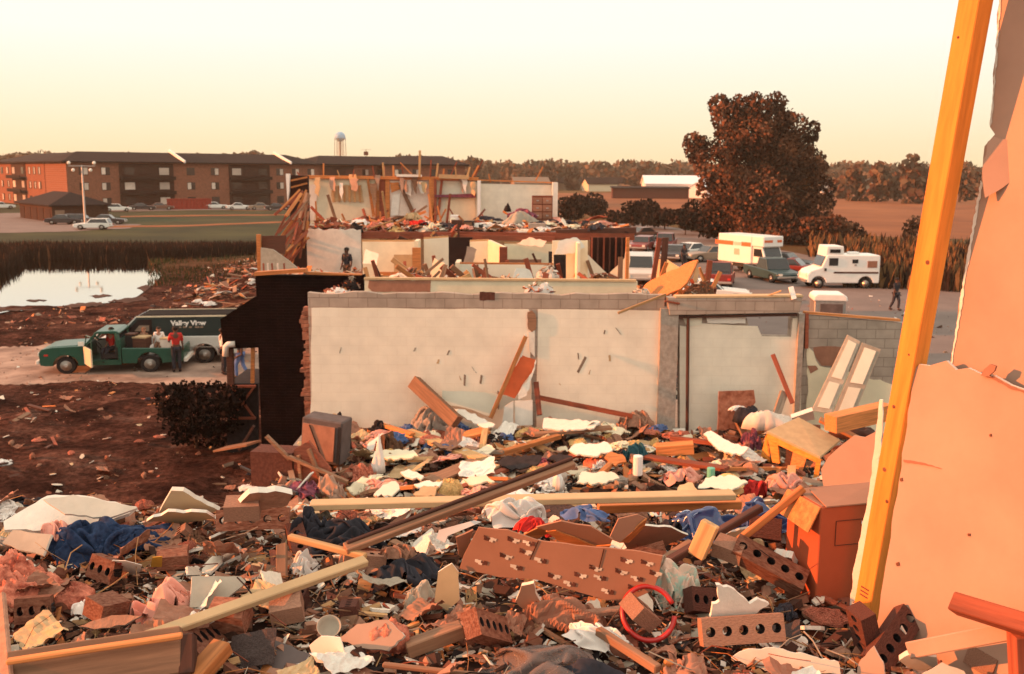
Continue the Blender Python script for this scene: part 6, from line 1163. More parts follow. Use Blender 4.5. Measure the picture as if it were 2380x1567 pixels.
pole('baseboard', 'reddish baseboard lying along the foot of the large peach drywall sheet', 'baseboard', 'wallpeach', ony(2112, 1512, 3.12), ony(2352, 1466, 2.84), .055, .02, (-.7, -.7, .2)); mark('reddish baseboard', onz(2220, 1480, 5.68))
a, c = ony(2220, 1402, 2.94), ony(2480, 1482, 2.62); pole('broken_shelf', 'broken red stained shelf board sticking in at the right edge', 'shelf', 'redwood', a, c, .06, .055, V((-.3, -.75, .5))); pole('shelf_support', 'dark red upright block under the broken shelf board', 'block', 'redwood', ony(2385, 1580, 2.78), ony(2380, 1470, 2.78), .08, .06, (0, 1, 0)); mark('broken red shelf', onz(2330, 1500, 5.7), .1)
# carton
cb = onz(1988, 1402, 5.62); t = thing('carton', 'tall reddish brown carton with open flaps beside the yellow stud', 'carton', cb, R(15)); cw, cdp, chh = .40, .24, .41; 
m = MB(); m.box((.02, .12, chh / 2), (cw, cdp, chh)); m.build('body', ['carton'], t, bevel=.004); m = MB(); m.box((.02, .12, chh - .02), (cw - .02, cdp - .02, .045)); m.build('top_panel', ['cardboard'], t)
m = MB(); m.prism([(-.185, .0, chh), (-.185, .24, chh), (-.23, .25, chh - .09), (-.225, .01, chh - .10)], (.006, 0, 0)); m.build('flap', ['orangewood'], t); m = MB(); m.prism([(-.16, -.005, chh), (.2, -.005, chh), (.18, .15, chh + .03), (-.14, .15, chh + .02)], (0, 0, .005)); m.build('flap', ['cardboard'], t)  # left flap coloured orange to read as the sunlit side
m = MB(); m.box((.02, -.003, chh * .82), (.035, .003, .012)); m.build('paper_label', ['white'], t); m = MB(); m.box((.13, -.003, .13), (.06, .003, .012)); m.build('printed_mark', ['darkwood'], t)
m = MB()
for x0_, z0_, dx_, dz_ in ((-.11, .30, .002, .1), (.14, .30, .002, .1), (.015, .25, .25, .002), (.015, .35, .25, .002)): m.box((x0_, -.002, z0_), (dx_, .002, dz_))
m.build('printed_frame', ['darkwood'], t)
mark('tall reddish carton', cb + V((0, .15, 0)), .26)
# printed cardboard
pc = plane3((1112, 1228, 6.0), (1530, 1290, 5.97), (1075, 1330, 5.80))
CB = [(1112, 1226), (1180, 1232), (1250, 1256), (1340, 1268), (1430, 1276), (1490, 1282), (1540, 1292), (1532, 1330), (1520, 1372), (1470, 1394), (1410, 1396), (1330, 1372), (1250, 1348), (1160, 1342), (1068, 1322), (1078, 1290), (1096, 1256)]
pn = sheet('printed_cardboard', 'flattened brown cardboard box printed all over with small emblems', 'cardboard', 'cardboard', CB, pc, .006, 20, 1, bevel=.001); mark('printed cardboard', onz(1300, 1330, 5.7), .30)
rr = random.Random(3)
def on_pc(x, y, d=.0012): return onp(x, y, *pc) + pc[1] * d
for x, y in ((1135, 1250), (1190, 1252), (1235, 1262), (1124, 1306), (1172, 1290), (1218, 1280), (1206, 1318), (1262, 1302), (1284, 1336), (1345, 1334), (1330, 1356), (1400, 1342), (1418, 1374), (1452, 1300), (1440, 1326), (1500, 1306), (1486, 1344), (1470, 1364), (1380, 1318), (1520, 1330)):
    m = MB(); sg = rr.choice((-1, 1))
    for k, (dx, dy, w_, h_) in enumerate(((-12, -1, 15, 6), (2, 1, 15, 6), (-7, 4, 9, 4), (6, -4, 7, 3))):
        dx *= sg; o = jag([(x + dx - w_ / 2, y + dy + dx * .26 - h_ / 2), (x + dx + w_ / 2, y + dy + dx * .26 - h_ / 2 + 3), (x + dx + w_ / 2 - 2, y + dy + dx * .26 + h_ / 2 + 3), (x + dx - w_ / 2 - 1, y + dy + dx * .26 + h_ / 2)], 4, 1.4, int(x) + k)
        m.prism([on_pc(*q, .0012 + .0003 * k) for q in o], pc[1] * .0008, 1 if k in (0, 2) else 0)
    m.build('emblem', ['darkbrick', 'drywall'], pn)
m = MB()
for q in ((1252, 1256, 1232, 1300), (1404, 1276, 1392, 1322)): m.bar(on_pc(q[0], q[1], .002), on_pc(q[2], q[3], .002), .004, .001, pc[1])
m.build('fold_line', ['darkwood'], pn)
sheet('cardboard_flap', 'brown cardboard flap folded up at the near end of the printed cardboard', 'cardboard', 'cardboard', [(1060, 1250), (1100, 1232), (1092, 1262), (1076, 1300), (1066, 1290)], plane3((1060, 1250, 5.95), (1100, 1232, 5.98), (1070, 1296, 5.82)), .005, 16, 1)
t = thing('opened_box', 'orange brown opened carton with folded flaps lying above the printed cardboard', 'carton', (0, 0, 0))
for nm, mt, px, z3 in (('lid_panel', 'cardboard', [(1246, 1226), (1304, 1212), (1372, 1224), (1424, 1254), (1416, 1272), (1380, 1268)], ((1246, 1228, 5.88), (1416, 1274, 5.80), (1304, 1212, 5.93))), ('front_flap', 'orangewood', [(1268, 1236), (1292, 1234), (1384, 1270), (1420, 1268), (1404, 1288), (1330, 1284)], ((1268, 1238, 5.86), (1404, 1290, 5.76), (1420, 1262, 5.84))), ('side_flap', 'orangewood', [(1182, 1264), (1262, 1222), (1286, 1232), (1226, 1268)], ((1182, 1266, 5.78), (1226, 1268, 5.77), (1270, 1222, 5.88))), ('back_panel', 'cardboard', [(1416, 1252), (1438, 1206), (1482, 1196), (1504, 1206), (1470, 1236), (1440, 1262)], ((1416, 1254, 5.82), (1440, 1262, 5.80), (1482, 1196, 5.92))), ('end_flap', 'orangewood', [(1440, 1262), (1468, 1238), (1504, 1206), (1498, 1224), (1462, 1262)], ((1440, 1264, 5.79), (1504, 1206, 5.9), (1462, 1262, 5.76)))):  # orange flaps: sunlight on the cardboard put into their colour
    sheet(nm, None, None, mt, px, plane3(*z3), .006, 24, 1.5, parent=t, seed=len(nm))
mark('opened carton', onz(1330, 1250, 5.75), .2)
# soft things
def cloth(name, label, cat, mat, x, y, z, wpx, hm, dep=.7, seed=1, fold=.6, fr=4, rot=0, r=.12, phrase=None, smooth=True, nr=20, na=56, sharp=1.0):
    c = onz(x, y, z); k = c.y / 2380 * 36 / LENS; m = MB(); m.drape(c + V((0, 0, -.02)), wpx * k / 2, wpx * k / 2 * dep, hm * 1.05, seed, rot) if smooth else m.heap(c, wpx * k / 2, wpx * k / 2 * dep, hm, seed, fold, fr, nr, na, rot=rot, fuzz=1); pap = 'paper' in name; o = m.build(name, [mat], smooth=not pap)
    if smooth and not pap: sb = o.modifiers.new('smooth', 'SUBSURF'); sb.levels = sb.render_levels = 1
    if phrase: mark(phrase, c, max(r, wpx * k * .38))
    return tag(o, label, cat)
jb = onz(205, 1270, 5.66); jz = []
t = thing('jeans', 'dark blue denim jeans crumpled over a pale drywall slab', 'jeans', jb); m = MB(); m.drape((0, 0, -.03), .16, .14, .20, 3, .5); o = m.build('waist', ['jeans'], t, smooth=True); sb = o.modifiers.new('smooth', 'SUBSURF'); sb.levels = sb.render_levels = 1
for i, (y, zz) in enumerate(((.05, .09), (.12, .085))):
    m = MB(); rr = random.Random(i + 3); pts = [V((.06, y - .02, zz))] + [V((.14 + .075 * k, y + .03 * math.sin(k * 1.4 + i) + .01 * k, zz + .035 * math.sin(k * 2.1 + i * 1.7) - .008 * k)) for k in range(6)]
    m.drape((.21 + .03 * i, y - .02, -.01), .20, .075, .12 - .02 * i, 5 + i * 3, .1 - .2 * i); o = m.build('trouser_leg', ['jeans'], t, smooth=True); sb = o.modifiers.new('smooth', 'SUBSURF'); sb.levels = sb.render_levels = 1
m = MB(); m.drape((-.11, -.04, .07), .065, .055, .08, 9, 0); m.build('pink_lining', ['pinkcloth'], t, smooth=True); mark('blue jeans', jb, .28)
cloth('insulation_batt', 'big fluffy pink insulation batt spilling in at the near left', 'insulation', 'insul', 30, 1390, 5.64, 250, .20, .8, 5, 1, 7, .1, phrase='big pink insulation batt', smooth=False, nr=34, na=100)
cloth('insulation_batt', 'thin tail of pink insulation trailing towards the brick', 'insulation', 'insul', 150, 1385, 5.66, 160, .06, .7, 6, 1, 7, -.2, smooth=False, nr=26, na=70)
cloth('pink_sheet', 'pale pink bed sheet draped in soft folds by the long wood trim', 'sheet', 'pinkcloth', 385, 1420, 5.66, 150, .17, .8, 8, .75, 2.4, .9, phrase='pale pink sheet', nr=30, na=80)
cloth('white_rag', 'crumpled white rag beside the pink insulation', 'rag', 'whitecloth', 200, 1412, 5.70, 66, .06, .9, 9, .7, 4, phrase='white rag')
cloth('floral_cloth', 'bunched pastel floral cloth at the end of the printed cardboard', 'cloth', 'floral', 1578, 1385, 5.68, 120, .19, .8, 12, .8, 4.2, phrase='pastel floral cloth', nr=28, na=80)
cloth('plastic_sheet', 'translucent blue plastic sheet crumpled below the far plank', 'plastic', 'polythene', 1640, 1222, 5.72, 210, .12, .6, 14, .9, 5, phrase='blue plastic sheet', nr=26, na=80, sharp=1.2); cloth('plastic_sheet', 'blue plastic sheet bunched against the reddish carton', 'plastic', 'polythene', 1780, 1208, 5.78, 130, .13, .7, 15, .9, 5, nr=24, na=70, sharp=1.2)
cloth('dark_bundle', 'black bundle under the end of the blue plastic sheet', 'bundle', 'darkcloth', 1556, 1235, 5.72, 60, .09, .8, 16, .5, 3)
cloth('white_bag', 'white and pink plastic bag bunched on the far plank', 'bag', 'whitecloth', 1195, 1198, 5.74, 140, .13, .6, 17, .8, 4, .2, phrase='white plastic bag', nr=24, na=70); cloth('white_bag', 'light blue and white bag lying beside the opened carton', 'bag', 'bluecloth', 1360, 1190, 5.80, 110, .06, .6, 18, .8, 5, -.2)
cloth('red_cloth', 'red patterned cloth tucked behind the opened carton', 'cloth', 'redcloth', 1250, 1225, 5.76, 90, .08, .7, 19, .7, 5); cloth('dark_clothes', 'black crumpled clothes between the wood trims', 'clothes', 'darkcloth', 800, 1262, 5.66, 190, .13, .7, 20, .8, 4, phrase='black clothes'); cloth('dark_clothes', 'grey and black clothes hanging beside the far row brick', 'clothes', 'darkcloth', 715, 1240, 5.68, 90, .16, .6, 21, .8, 4, 1.0)
cloth('dark_clothes', 'black trousers heaped left of the printed cardboard', 'clothes', 'darkcloth', 950, 1335, 5.66, 170, .12, .8, 22, .8, 4, phrase='heap of black trousers'); cloth('brown_paper_wad', 'cream wad of paper above the black trousers', 'paper', 'palebrick', 930, 1285, 5.72, 90, .07, .7, 23, .8, 4)
cloth('white_bag', 'rounded white bag beside the short upright board', 'bag', 'whitecloth', 706, 1318, 5.68, 64, .11, .8, 24, .4, 2.4, phrase='rounded white bag'); cloth('white_rag', 'long white rag folded over at the foot of the red hoop', 'rag', 'whitecloth', 1395, 1478, 5.70, 170, .07, .55, 25, .7, 3.5, -.4, phrase='long white rag'); cloth('insulation_wad', 'wad of pink insulation on a slab of orange drywall', 'insulation', 'insul', 905, 1475, 5.72, 90, .07, .8, 26, 1, 6, smooth=False)
cloth('crumpled_paper', 'crumpled brown paper behind the orange fragment', 'paper', 'brownpaper', 1320, 1440, 5.66, 190, .13, .8, 27, .9, 5, .2, nr=24, na=70); cloth('crumpled_paper', 'grey crumpled paper standing left of the printed cardboard', 'paper', 'greydrywall', 985, 1400, 5.66, 110, .12, .7, 28, .9, 4, .6); cloth('white_rag', 'round white cloth at the bottom edge below the smoky plastic', 'rag', 'whitecloth', 1468, 1580, 5.64, 100, .05, .8, 29, .4, 3)
# smoky plastic sheet at the bottom
c = onz(1290, 1590, 5.64); m = MB(); m.drape(c, .27, .16, .14, 10, -.12, 0, .7, .5); o = m.build('plastic_film', ['clearplastic'], smooth=True); tag(o, 'smoky clear plastic film draped over dark debris at the bottom edge', 'plastic'); m = MB(); m.heap(c + V((0, .01, -.02)), .24, .12, .12, 33, .5, 3); o = m.build('dark_bundle', ['darkcloth'], smooth=True); tag(o, 'dark bundle seen through the smoky plastic film', 'bundle'); mark('smoky plastic film', c, .25)
# red hoop: a plastic ring
c = onz(1506, 1462, 5.70); m = MB(); pts = [c + V((math.cos(q) * .092, math.sin(q) * .06, math.sin(q) * .075 + .06)) for q in [2 * math.pi * i / 40 + .35 for i in range(38)]]; m.tube(pts, .0095, 8); o = m.build('red_hoop', ['redplastic'], smooth=True); tag(o, 'bright red plastic hoop lying over a broken brick', 'hoop'); mark('red hoop', c, .11)
c = onz(765, 1466, 5.70); m = MB(); m.lathe([(.012, 0), (.026, .006), (.038, .02), (.043, .036), (.0405, .036), (.034, .021), (.022, .010), (.006, .007)], c, 22, 0, Euler((R(38), R(8), 0)).to_matrix()); o = m.build('bowl', ['greydrywall'], smooth=True); tag(o, 'small pale bowl tipped among the brown papers', 'bowl'); mark('white bowl rim', c, .05)
# bricks
def brick(label, x, y, z, rot, mat='brick', d=(.292, .094, .06), var=0):
    c = onz(x, y, z); c.z += .03; o = put('brick', 'brick', mat, var, c, d, rot, .0); tag(o, label, 'brick', 'bricks lying among the near rubble'); NM.append((None, (c.x, c.y), .12)); return c
mark('brick with five holes', brick('pale brick showing five round holes at the near right', 1722, 1482, 5.70, (R(68), R(-2), R(5)), 'palebrick'))
mark('far row brick', brick('reddish brick with five holes facing out below the slab', 590, 1222, 5.72, (R(70), 0, R(8)), 'brick', (.32, .094, .07))); mark('tilted brick pair', brick('brick with three visible holes tilted beside the carton', 1785, 1330, 5.74, (R(30), R(24), R(-18)), 'brick', (.30, .1, .06)))
brick('solid pale brick lying behind the tilted brick with holes', 1715, 1300, 5.78, (R(12), R(10), R(-28)), 'palebrick', (.19, .092, .06), 4); mark('orange end up brick', brick('orange lit brick standing slanted with its holes towards the front', 1132, 1480, 5.72, (R(58), R(30), R(60)), 'brick', (.24, .094, .06))); brick('brick caught inside the red hoop', 1500, 1452, 5.70, (R(20), R(40), R(40)), 'palebrick', (.2, .094, .06), 3)
mark('near left brick', brick('broken brick with one hole below the pink insulation', 108, 1432, 5.68, (R(75), 0, R(12)), 'brick', (.2, .092, .065), 3)); brick('half brick under the jeans with a dark hole', 262, 1345, 5.68, (R(70), R(10), R(-20)), 'brick', (.19, .092, .06), 3); brick('dark half brick behind the white long strip', 1650, 1418, 5.66, (R(55), R(15), R(20)), 'darkbrick', (.2, .092, .06), 3)
brick('dark brick standing on end by the stud foot', 2010, 1492, 5.68, (R(15), R(70), R(30)), 'darkbrick', (.2, .092, .06)); brick('brick with stained holes slumped against the drywall foot', 2072, 1505, 5.68, (R(50), R(-30), R(40)), 'darkbrick', (.24, .092, .06)); brick('worn brick lying below the broken shelf at the right', 2320, 1545, 5.67, (R(10), R(8), R(35)), 'palebrick', (.24, .1, .07), 4); brick('brick seen under the crossed boards beside the carton', 1800, 1248, 5.74, (R(60), R(5), R(-10)), 'darkbrick', (.22, .094, .06), 4); brick('dark brick lump beside the white rag', 268, 1425, 5.68, (R(10), R(10), R(60)), 'brick', (.19, .1, .07), 4); brick('orange brown brick chunk behind the pink sheet', 425, 1310, 5.68, (R(8), 0, R(15)), 'brick', (.2, .1, .06), 4); brick('rough broken brick right of the lower wood trim', 690, 1425, 5.68, (R(15), R(-8), R(10)), 'palebrick', (.19, .11, .07), 4); brick('rust red block with peeled paint along the bottom', 560, 1450, 5.68, (R(20), R(0), R(-6)), 'brick', (.22, .1, .08), 4); brick('brick topped slab end beneath the rough pale piece', 590, 1195, 5.82, (R(10), 0, R(8)), 'palebrick', (.24, .11, .07), 4)
# long timbers
def plank(name, label, cat, mat, a, b, w_, h_, up=Z, phrase=None):
    A, B = onz(*a), onz(*b); o = pole(name, label, cat, mat, A, B, w_, h_, up)
    for k in (.1, .3, .5, .7, .9): NM.append((None, tuple(A.lerp(B, k)[:2]), .05))
    if phrase: mark(phrase, (A + B) / 2)
    return o
plank('long_plank', 'long pale plank lying across the edge of the upper floor', 'plank', 'tanboard', (722, 1174, 5.78), (1706, 1150, 5.80), .085, .03, Z, 'long pale plank'); plank('plank_end', 'second plank piece carrying on under the blue plastic', 'plank', 'orangewood', (1390, 1180, 5.72), (1720, 1170, 5.73), .07, .04)
plank('wood_trim', 'long grooved wood trim reaching out over the lower floor', 'trim', 'oldwood', (802, 1276, 5.80), (1332, 1076, 6.02), .05, .03, (0, -.4, 1), 'upper wood trim'); plank('wood_trim_ridge', 'dark thin trim lying along the grooved wood trim', 'trim', 'darkwood', (806, 1263, 5.82), (1330, 1066, 6.04), .018, .02, (0, -.4, 1))
plank('wood_trim', 'long wood trim slanting down past the pink sheet', 'trim', 'tanboard', (318, 1490, 5.74), (850, 1303, 5.79), .045, .028, (0, -.5, 1), 'lower wood trim'); plank('board_end', 'short upright board propped under the lower wood trim', 'board', 'oldwood', (655, 1350, 5.68), (655, 1265, 5.78), .045, .02, (0, -1, .2))
plank('splinter_board', 'bright split board pointing at the lower wood trim', 'board', 'pine', (672, 1248, 5.80), (850, 1294, 5.78), .03, .025); plank('short_beam', 'short pale beam end standing up behind the floral cloth', 'beam', 'pine', (1618, 1292, 5.80), (1652, 1216, 5.94), .07, .04, (-.3, -.8, .5), 'short pale beam end')
plank('long_stick', 'long orange stick leaning against the reddish carton', 'stick', 'orangewood', (1690, 1278, 5.80), (1868, 1134, 6.06), .03, .028, Z, 'long orange stick'); plank('long_stick', 'dark red bar lying below the blue plastic sheet', 'bar', 'darkwood', (1500, 1336, 5.76), (1768, 1180, 5.92), .035, .03); plank('short_board', 'brown board between the floral cloth and the short beam end', 'board', 'oldwood', (1505, 1330, 5.72), (1610, 1262, 5.80), .05, .03)
plank('peeled_timber', 'weathered timber slab with torn sunlit edge at the bottom left', 'timber', 'oldwood', (20, 1575, 5.72), (424, 1512, 5.76), .15, .06, (0, -.82, .57), 'weathered timber slab'); plank('peeled_timber', 'dark end grain of the weathered timber slab', 'timber', 'darkwood', (436, 1570, 5.70), (436, 1476, 5.80), .05, .05, (0, -.8, .6)); plank('near_board', 'brown board standing up at the bottom left corner', 'board', 'palebrick', (20, 1620, 5.72), (0, 1385, 5.86), .04, .02, (0, -1, .3)); plank('wedge_block', 'orange wedge of wood beside the weathered slab', 'block', 'orangewood', (440, 1590, 5.68), (520, 1500, 5.74), .07, .05)
plank('round_dowel', 'brown round batten lying under the red hoop end', 'batten', 'oldwood', (1390, 1466, 5.74), (1530, 1556, 5.72), .03, .03); plank('narrow_strip', 'thin dark batten at the bottom middle', 'batten', 'oldwood', (890, 1545, 5.70), (1130, 1572, 5.70), .02, .016); plank('splintered_log', 'rotten splintered timber beside the orange brick', 'timber', 'oldwood', (945, 1510, 5.68), (1075, 1462, 5.73), .06, .05, Z, 'splintered timber'); plank('pale_lath', 'pale flat lath under the red hoop', 'lath', 'palebrick', (1330, 1432, 5.70), (1455, 1416, 5.71), .04, .02); plank('pale_lath', 'short upright orange lath by the bottom right corner', 'lath', 'orangewood', (1540, 1580, 5.66), (1556, 1535, 5.74), .03, .02, (0, -1, .2))
# flat pieces
def slab(label, mat, px, z3, t=.014, seg=16, amp=2.2, name='drywall_slab', cat='drywall', phrase=None, edge='chalk'):
    o = sheet(name, label, cat, mat, px, plane3(*z3), t, seg, amp, None, 0, None, len(px) + int(px[0][0]), edge); cx = sum(p[0] for p in px) / len(px); cy = sum(p[1] for p in px) / len(px); c = onz(cx, cy, 5.68); mark(phrase, c, .10) if phrase else NM.append((None, (c.x, c.y), .1)); return o
slab('wide pale drywall slab at the far left edge of the upper floor', 'chalk', [(8, 1212), (110, 1152), (200, 1152), (318, 1178), (300, 1192), (240, 1215), (130, 1232), (10, 1232)], ((8, 1222, 5.74), (318, 1180, 5.76), (150, 1150, 5.82)), .02, phrase='wide pale drywall slab', name='drywall_slab'); slab('white drywall slab lying behind the blue jeans', 'drywall', [(100, 1160), (170, 1150), (320, 1180), (250, 1205), (150, 1195)], ((100, 1170, 5.84), (320, 1182, 5.80), (170, 1152, 5.86))); slab('grey slab tucked under the left side of the jeans', 'greydrywall', [(5, 1262), (30, 1232), (120, 1242), (100, 1290), (60, 1282)], ((5, 1265, 5.72), (120, 1245, 5.76), (100, 1290, 5.7)))
slab('raised yellowish drywall wedge at the far edge of the floor', 'wallcream', [(370, 1192), (398, 1140), (425, 1142), (510, 1188), (470, 1198)], ((370, 1192, 5.72), (510, 1190, 5.74), (400, 1142, 5.88)), .02, phrase='raised yellowish wedge'); slab('brownish slab in front of the raised yellowish wedge', 'tanboard', [(340, 1212), (390, 1190), (480, 1192), (500, 1205), (420, 1218)], ((340, 1212, 5.72), (500, 1205, 5.75), (400, 1190, 5.8))); slab('dark orange slab resting on top of the far row brick', 'palebrick', [(548, 1182), (580, 1148), (640, 1142), (680, 1150), (668, 1176), (600, 1186)], ((548, 1186, 5.84), (680, 1165, 5.86), (600, 1146, 5.93)), .03)
slab('grey drywall plate beside the pale pink sheet', 'greydrywall', [(440, 1412), (446, 1340), (560, 1340), (572, 1352), (520, 1398), (500, 1412)], ((440, 1412, 5.70), (570, 1350, 5.74), (446, 1340, 5.78)), phrase='grey drywall plate'); slab('narrow brown strip of board under the pink sheet', 'palebrick', [(180, 1456), (260, 1430), (330, 1432), (290, 1452), (220, 1462)], ((180, 1458, 5.68), (330, 1434, 5.72), (260, 1430, 5.72)))
slab('white crumbling drywall plate beside the brick with five holes', 'chalk', [(1650, 1452), (1656, 1404), (1672, 1398), (1664, 1360), (1700, 1368), (1736, 1398), (1742, 1404), (1762, 1392), (1788, 1404), (1760, 1426), (1700, 1444)], ((1650, 1452, 5.72), (1790, 1404, 5.80), (1670, 1362, 5.88)), .014, 8, 2.5, phrase='white crumbling drywall plate'); slab('pale plaster sheet lying along the bottom right edge', 'drywall', [(1700, 1530), (1730, 1512), (1800, 1506), (1950, 1540), (1962, 1600), (1850, 1600), (1780, 1560)], ((1700, 1532, 5.68), (1950, 1545, 5.70), (1800, 1506, 5.73)), .014, 10, 2.5, phrase='pale plaster sheet'); slab('yellow lit drywall corner at the foot of the dark bricks', 'wallpeach', [(1992, 1566), (1996, 1540), (2030, 1502), (2052, 1540), (2058, 1600), (1990, 1600)], ((1992, 1570, 5.66), (2058, 1580, 5.67), (2030, 1504, 5.76)), .014, 10, 1.5); slab('slim white shard sticking up before the baseboard', 'whitepaint', [(2084, 1492), (2088, 1470), (2094, 1456), (2106, 1476), (2116, 1512), (2100, 1512)], ((2084, 1495, 5.67), (2116, 1512, 5.66), (2094, 1458, 5.76)), .006, 0); slab('pinkish white slab before the baseboard', 'drywall', [(2090, 1536), (2120, 1518), (2176, 1528), (2180, 1548), (2150, 1560), (2110, 1552)], ((2090, 1538, 5.68), (2180, 1540, 5.70), (2120, 1518, 5.73)), .02); slab('large pale slab below the pinkish white slab', 'drywall', [(2110, 1600), (2150, 1562), (2190, 1540), (2240, 1560), (2260, 1600)], ((2110, 1600, 5.66), (2260, 1600, 5.68), (2190, 1540, 5.74)), .02)
slab('orange broken fragment shining under the printed cardboard', 'wallpeach', [(1198, 1398), (1212, 1362), (1240, 1356), (1244, 1378), (1256, 1398), (1244, 1412), (1216, 1416)], ((1198, 1400, 5.72), (1256, 1402, 5.73), (1230, 1356, 5.84)), .012, 10, 1.5, phrase='orange fragment'); slab('orange drywall slab under the wad of insulation', 'wallpeach', [(786, 1486), (830, 1450), (900, 1440), (940, 1478), (900, 1512), (840, 1506)], ((786, 1488, 5.70), (940, 1480, 5.74), (860, 1440, 5.77)), .016, 10, 2, phrase='orange drywall slab'); slab('white torn cardboard by the bottom edge', 'whitepaint', [(718, 1500), (745, 1480), (790, 1482), (800, 1515), (775, 1542), (735, 1540)], ((718, 1505, 5.68), (800, 1515, 5.70), (760, 1480, 5.74)), .004, 12, 2); slab('tan upright sheet leaning left of the printed cardboard', 'tanboard', [(1010, 1400), (1018, 1330), (1050, 1310), (1066, 1330), (1068, 1395), (1040, 1420)], ((1010, 1405, 5.68), (1068, 1400, 5.69), (1040, 1312, 5.84)), .008, 14, 2); slab('grey asphalt shingle sheet at the bottom left', 'asphalt', [(560, 1500), (640, 1488), (720, 1520), (690, 1580), (560, 1560)], ((560, 1510, 5.64), (720, 1520, 5.64), (640, 1488, 5.66)), .006, 14, 2, 'shingle_sheet', 'shingle'); slab('long white strip of plastic lying behind the opened carton', 'whiteplastic', [(1014, 1252), (1020, 1232), (1100, 1210), (1118, 1214), (1040, 1246), (1034, 1262)], ((1014, 1255, 5.76), (1118, 1214, 5.84), (1020, 1232, 5.80)), .02, 0, 0, 'plastic_strip', 'plastic', None, None); slab('pinkish brown panel lying right of the opened carton', 'brownpaper', [(1450, 1262), (1500, 1222), (1560, 1226), (1600, 1244), (1520, 1284), (1460, 1280)], ((1450, 1265, 5.72), (1600, 1246, 5.74), (1520, 1222, 5.82)), .01, 14, 1.5); slab('pale curved shard under the long orange stick', 'wallcream', [(1660, 1270), (1690, 1240), (1760, 1222), (1740, 1246), (1690, 1262)], ((1660, 1272, 5.76), (1760, 1224, 5.84), (1690, 1240, 5.83)), .01, 10, 1.5); slab('broken pale shard pair by the dark brick at the carton foot', 'palebrick', [(1790, 1300), (1800, 1290), (1840, 1298), (1850, 1318), (1810, 1322)], ((1790, 1304, 5.74), (1850, 1318, 5.74), (1815, 1290, 5.80)), .03, 8, 1.5)
plank('sunlit_edge_strip', 'added orange strip standing in for sunlight along the top of the weathered timber slab', 'strip', 'orangewood', (16, 1538, 5.79), (424, 1477, 5.83), .028, .016)  # orange strip added so the timber's top edge looks sunlit
slab('yellow card standing beside the half brick under the jeans', 'yellowcard', [(212, 1334), (216, 1322), (238, 1294), (246, 1298), (226, 1334)], ((212, 1336, 5.69), (246, 1300, 5.74), (238, 1292, 5.76)), .003, 0, 0, 'yellow_card', 'card', None, None); slab('small yellow carton flap behind the white printed paper', 'yellowcard', [(350, 1318), (354, 1296), (377, 1294), (376, 1318)], ((350, 1320, 5.69), (376, 1320, 5.69), (354, 1294, 5.77)), .003, 0, 0, 'yellow_card', 'card', None, None)
wp = sheet('printed_paper', 'white paper with a red heart shaped print near the jeans', 'paper', 'whitepaint', [(252, 1318), (262, 1302), (292, 1304), (330, 1314), (326, 1330), (296, 1338), (270, 1330)], plane3((252, 1320, 5.70), (330, 1318, 5.72), (262, 1300, 5.78)), .002, 12, 1.5); pw = plane3((252, 1320, 5.70), (330, 1318, 5.72), (262, 1300, 5.78)); m = MB(); m.prism([onp(x, y, *pw) + pw[1] * .002 for x, y in ((270, 1309), (274, 1307), (277, 1309), (280, 1307), (284, 1310), (276, 1317))], pw[1] * -.0012); m.build('red_print', ['redplastic'], wp)
cloth('pebbly_block', 'rough grey cinder lump at the bottom right of the hoop', 'rubble block', 'concrete', 1560, 1480, 5.66, 70, .06, .8, 44, .7, 4)

# ---------------------------------------------------------------- near upper floor: the many lesser pieces
NMk = [q for q in NM if q[0]]
ADJ = {'board': ['short', 'splintered', 'narrow', 'snapped', 'half buried', 'tilted', 'thin'], 'chunk': ['jagged', 'torn', 'flat', 'tilted', 'small', 'cracked', 'half buried'], 'brick': ['broken', 'tilted', 'half buried', 'chipped'], 'lump': ['rough', 'small', 'rounded', 'chipped'], 'paper': ['curled', 'creased', 'torn', 'crumpled'], 'rag': ['crumpled', 'twisted', 'bunched', 'small'], 'fluff': ['small', 'torn', 'loose'], 'shingle': ['bent', 'torn', 'flat']}
COLN = {'pine': 'pale', 'oldwood': 'brown', 'redwood': 'reddish', 'orangewood': 'orange', 'darkwood': 'dark', 'greywood': 'grey', 'drywall': 'cream', 'chalk': 'white', 'greydrywall': 'grey', 'whitepaint': 'white', 'brownpaper': 'brown', 'cardboard': 'tan', 'tanboard': 'tan', 'brick': 'red', 'palebrick': 'pinkish', 'darkbrick': 'dark red', 'concrete': 'grey', 'whitecloth': 'white', 'darkcloth': 'black', 'browncloth': 'brown', 'pinkcloth': 'pink', 'insul': 'pink', 'insulyellow': 'yellow', 'shingle': 'dark grey', 'purplecloth': 'maroon', 'bluecloth': 'blue', 'wallcream': 'cream', 'wallpink': 'pinkish', 'tealcloth': 'teal', 'redcloth': 'red', 'wallpeach': 'peach', 'whiteplastic': 'white', 'blackpl': 'black', 'carpaint_brown': 'brown'}
NOUN = {'board': ('board', 'board'), 'chunk': ('drywall piece', 'drywall'), 'brick': ('brick', 'brick'), 'lump': ('masonry lump', 'masonry'), 'paper': ('paper', 'paper'), 'rag': ('rag', 'rag'), 'fluff': ('insulation tuft', 'insulation'), 'shingle': ('shingle', 'shingle')}
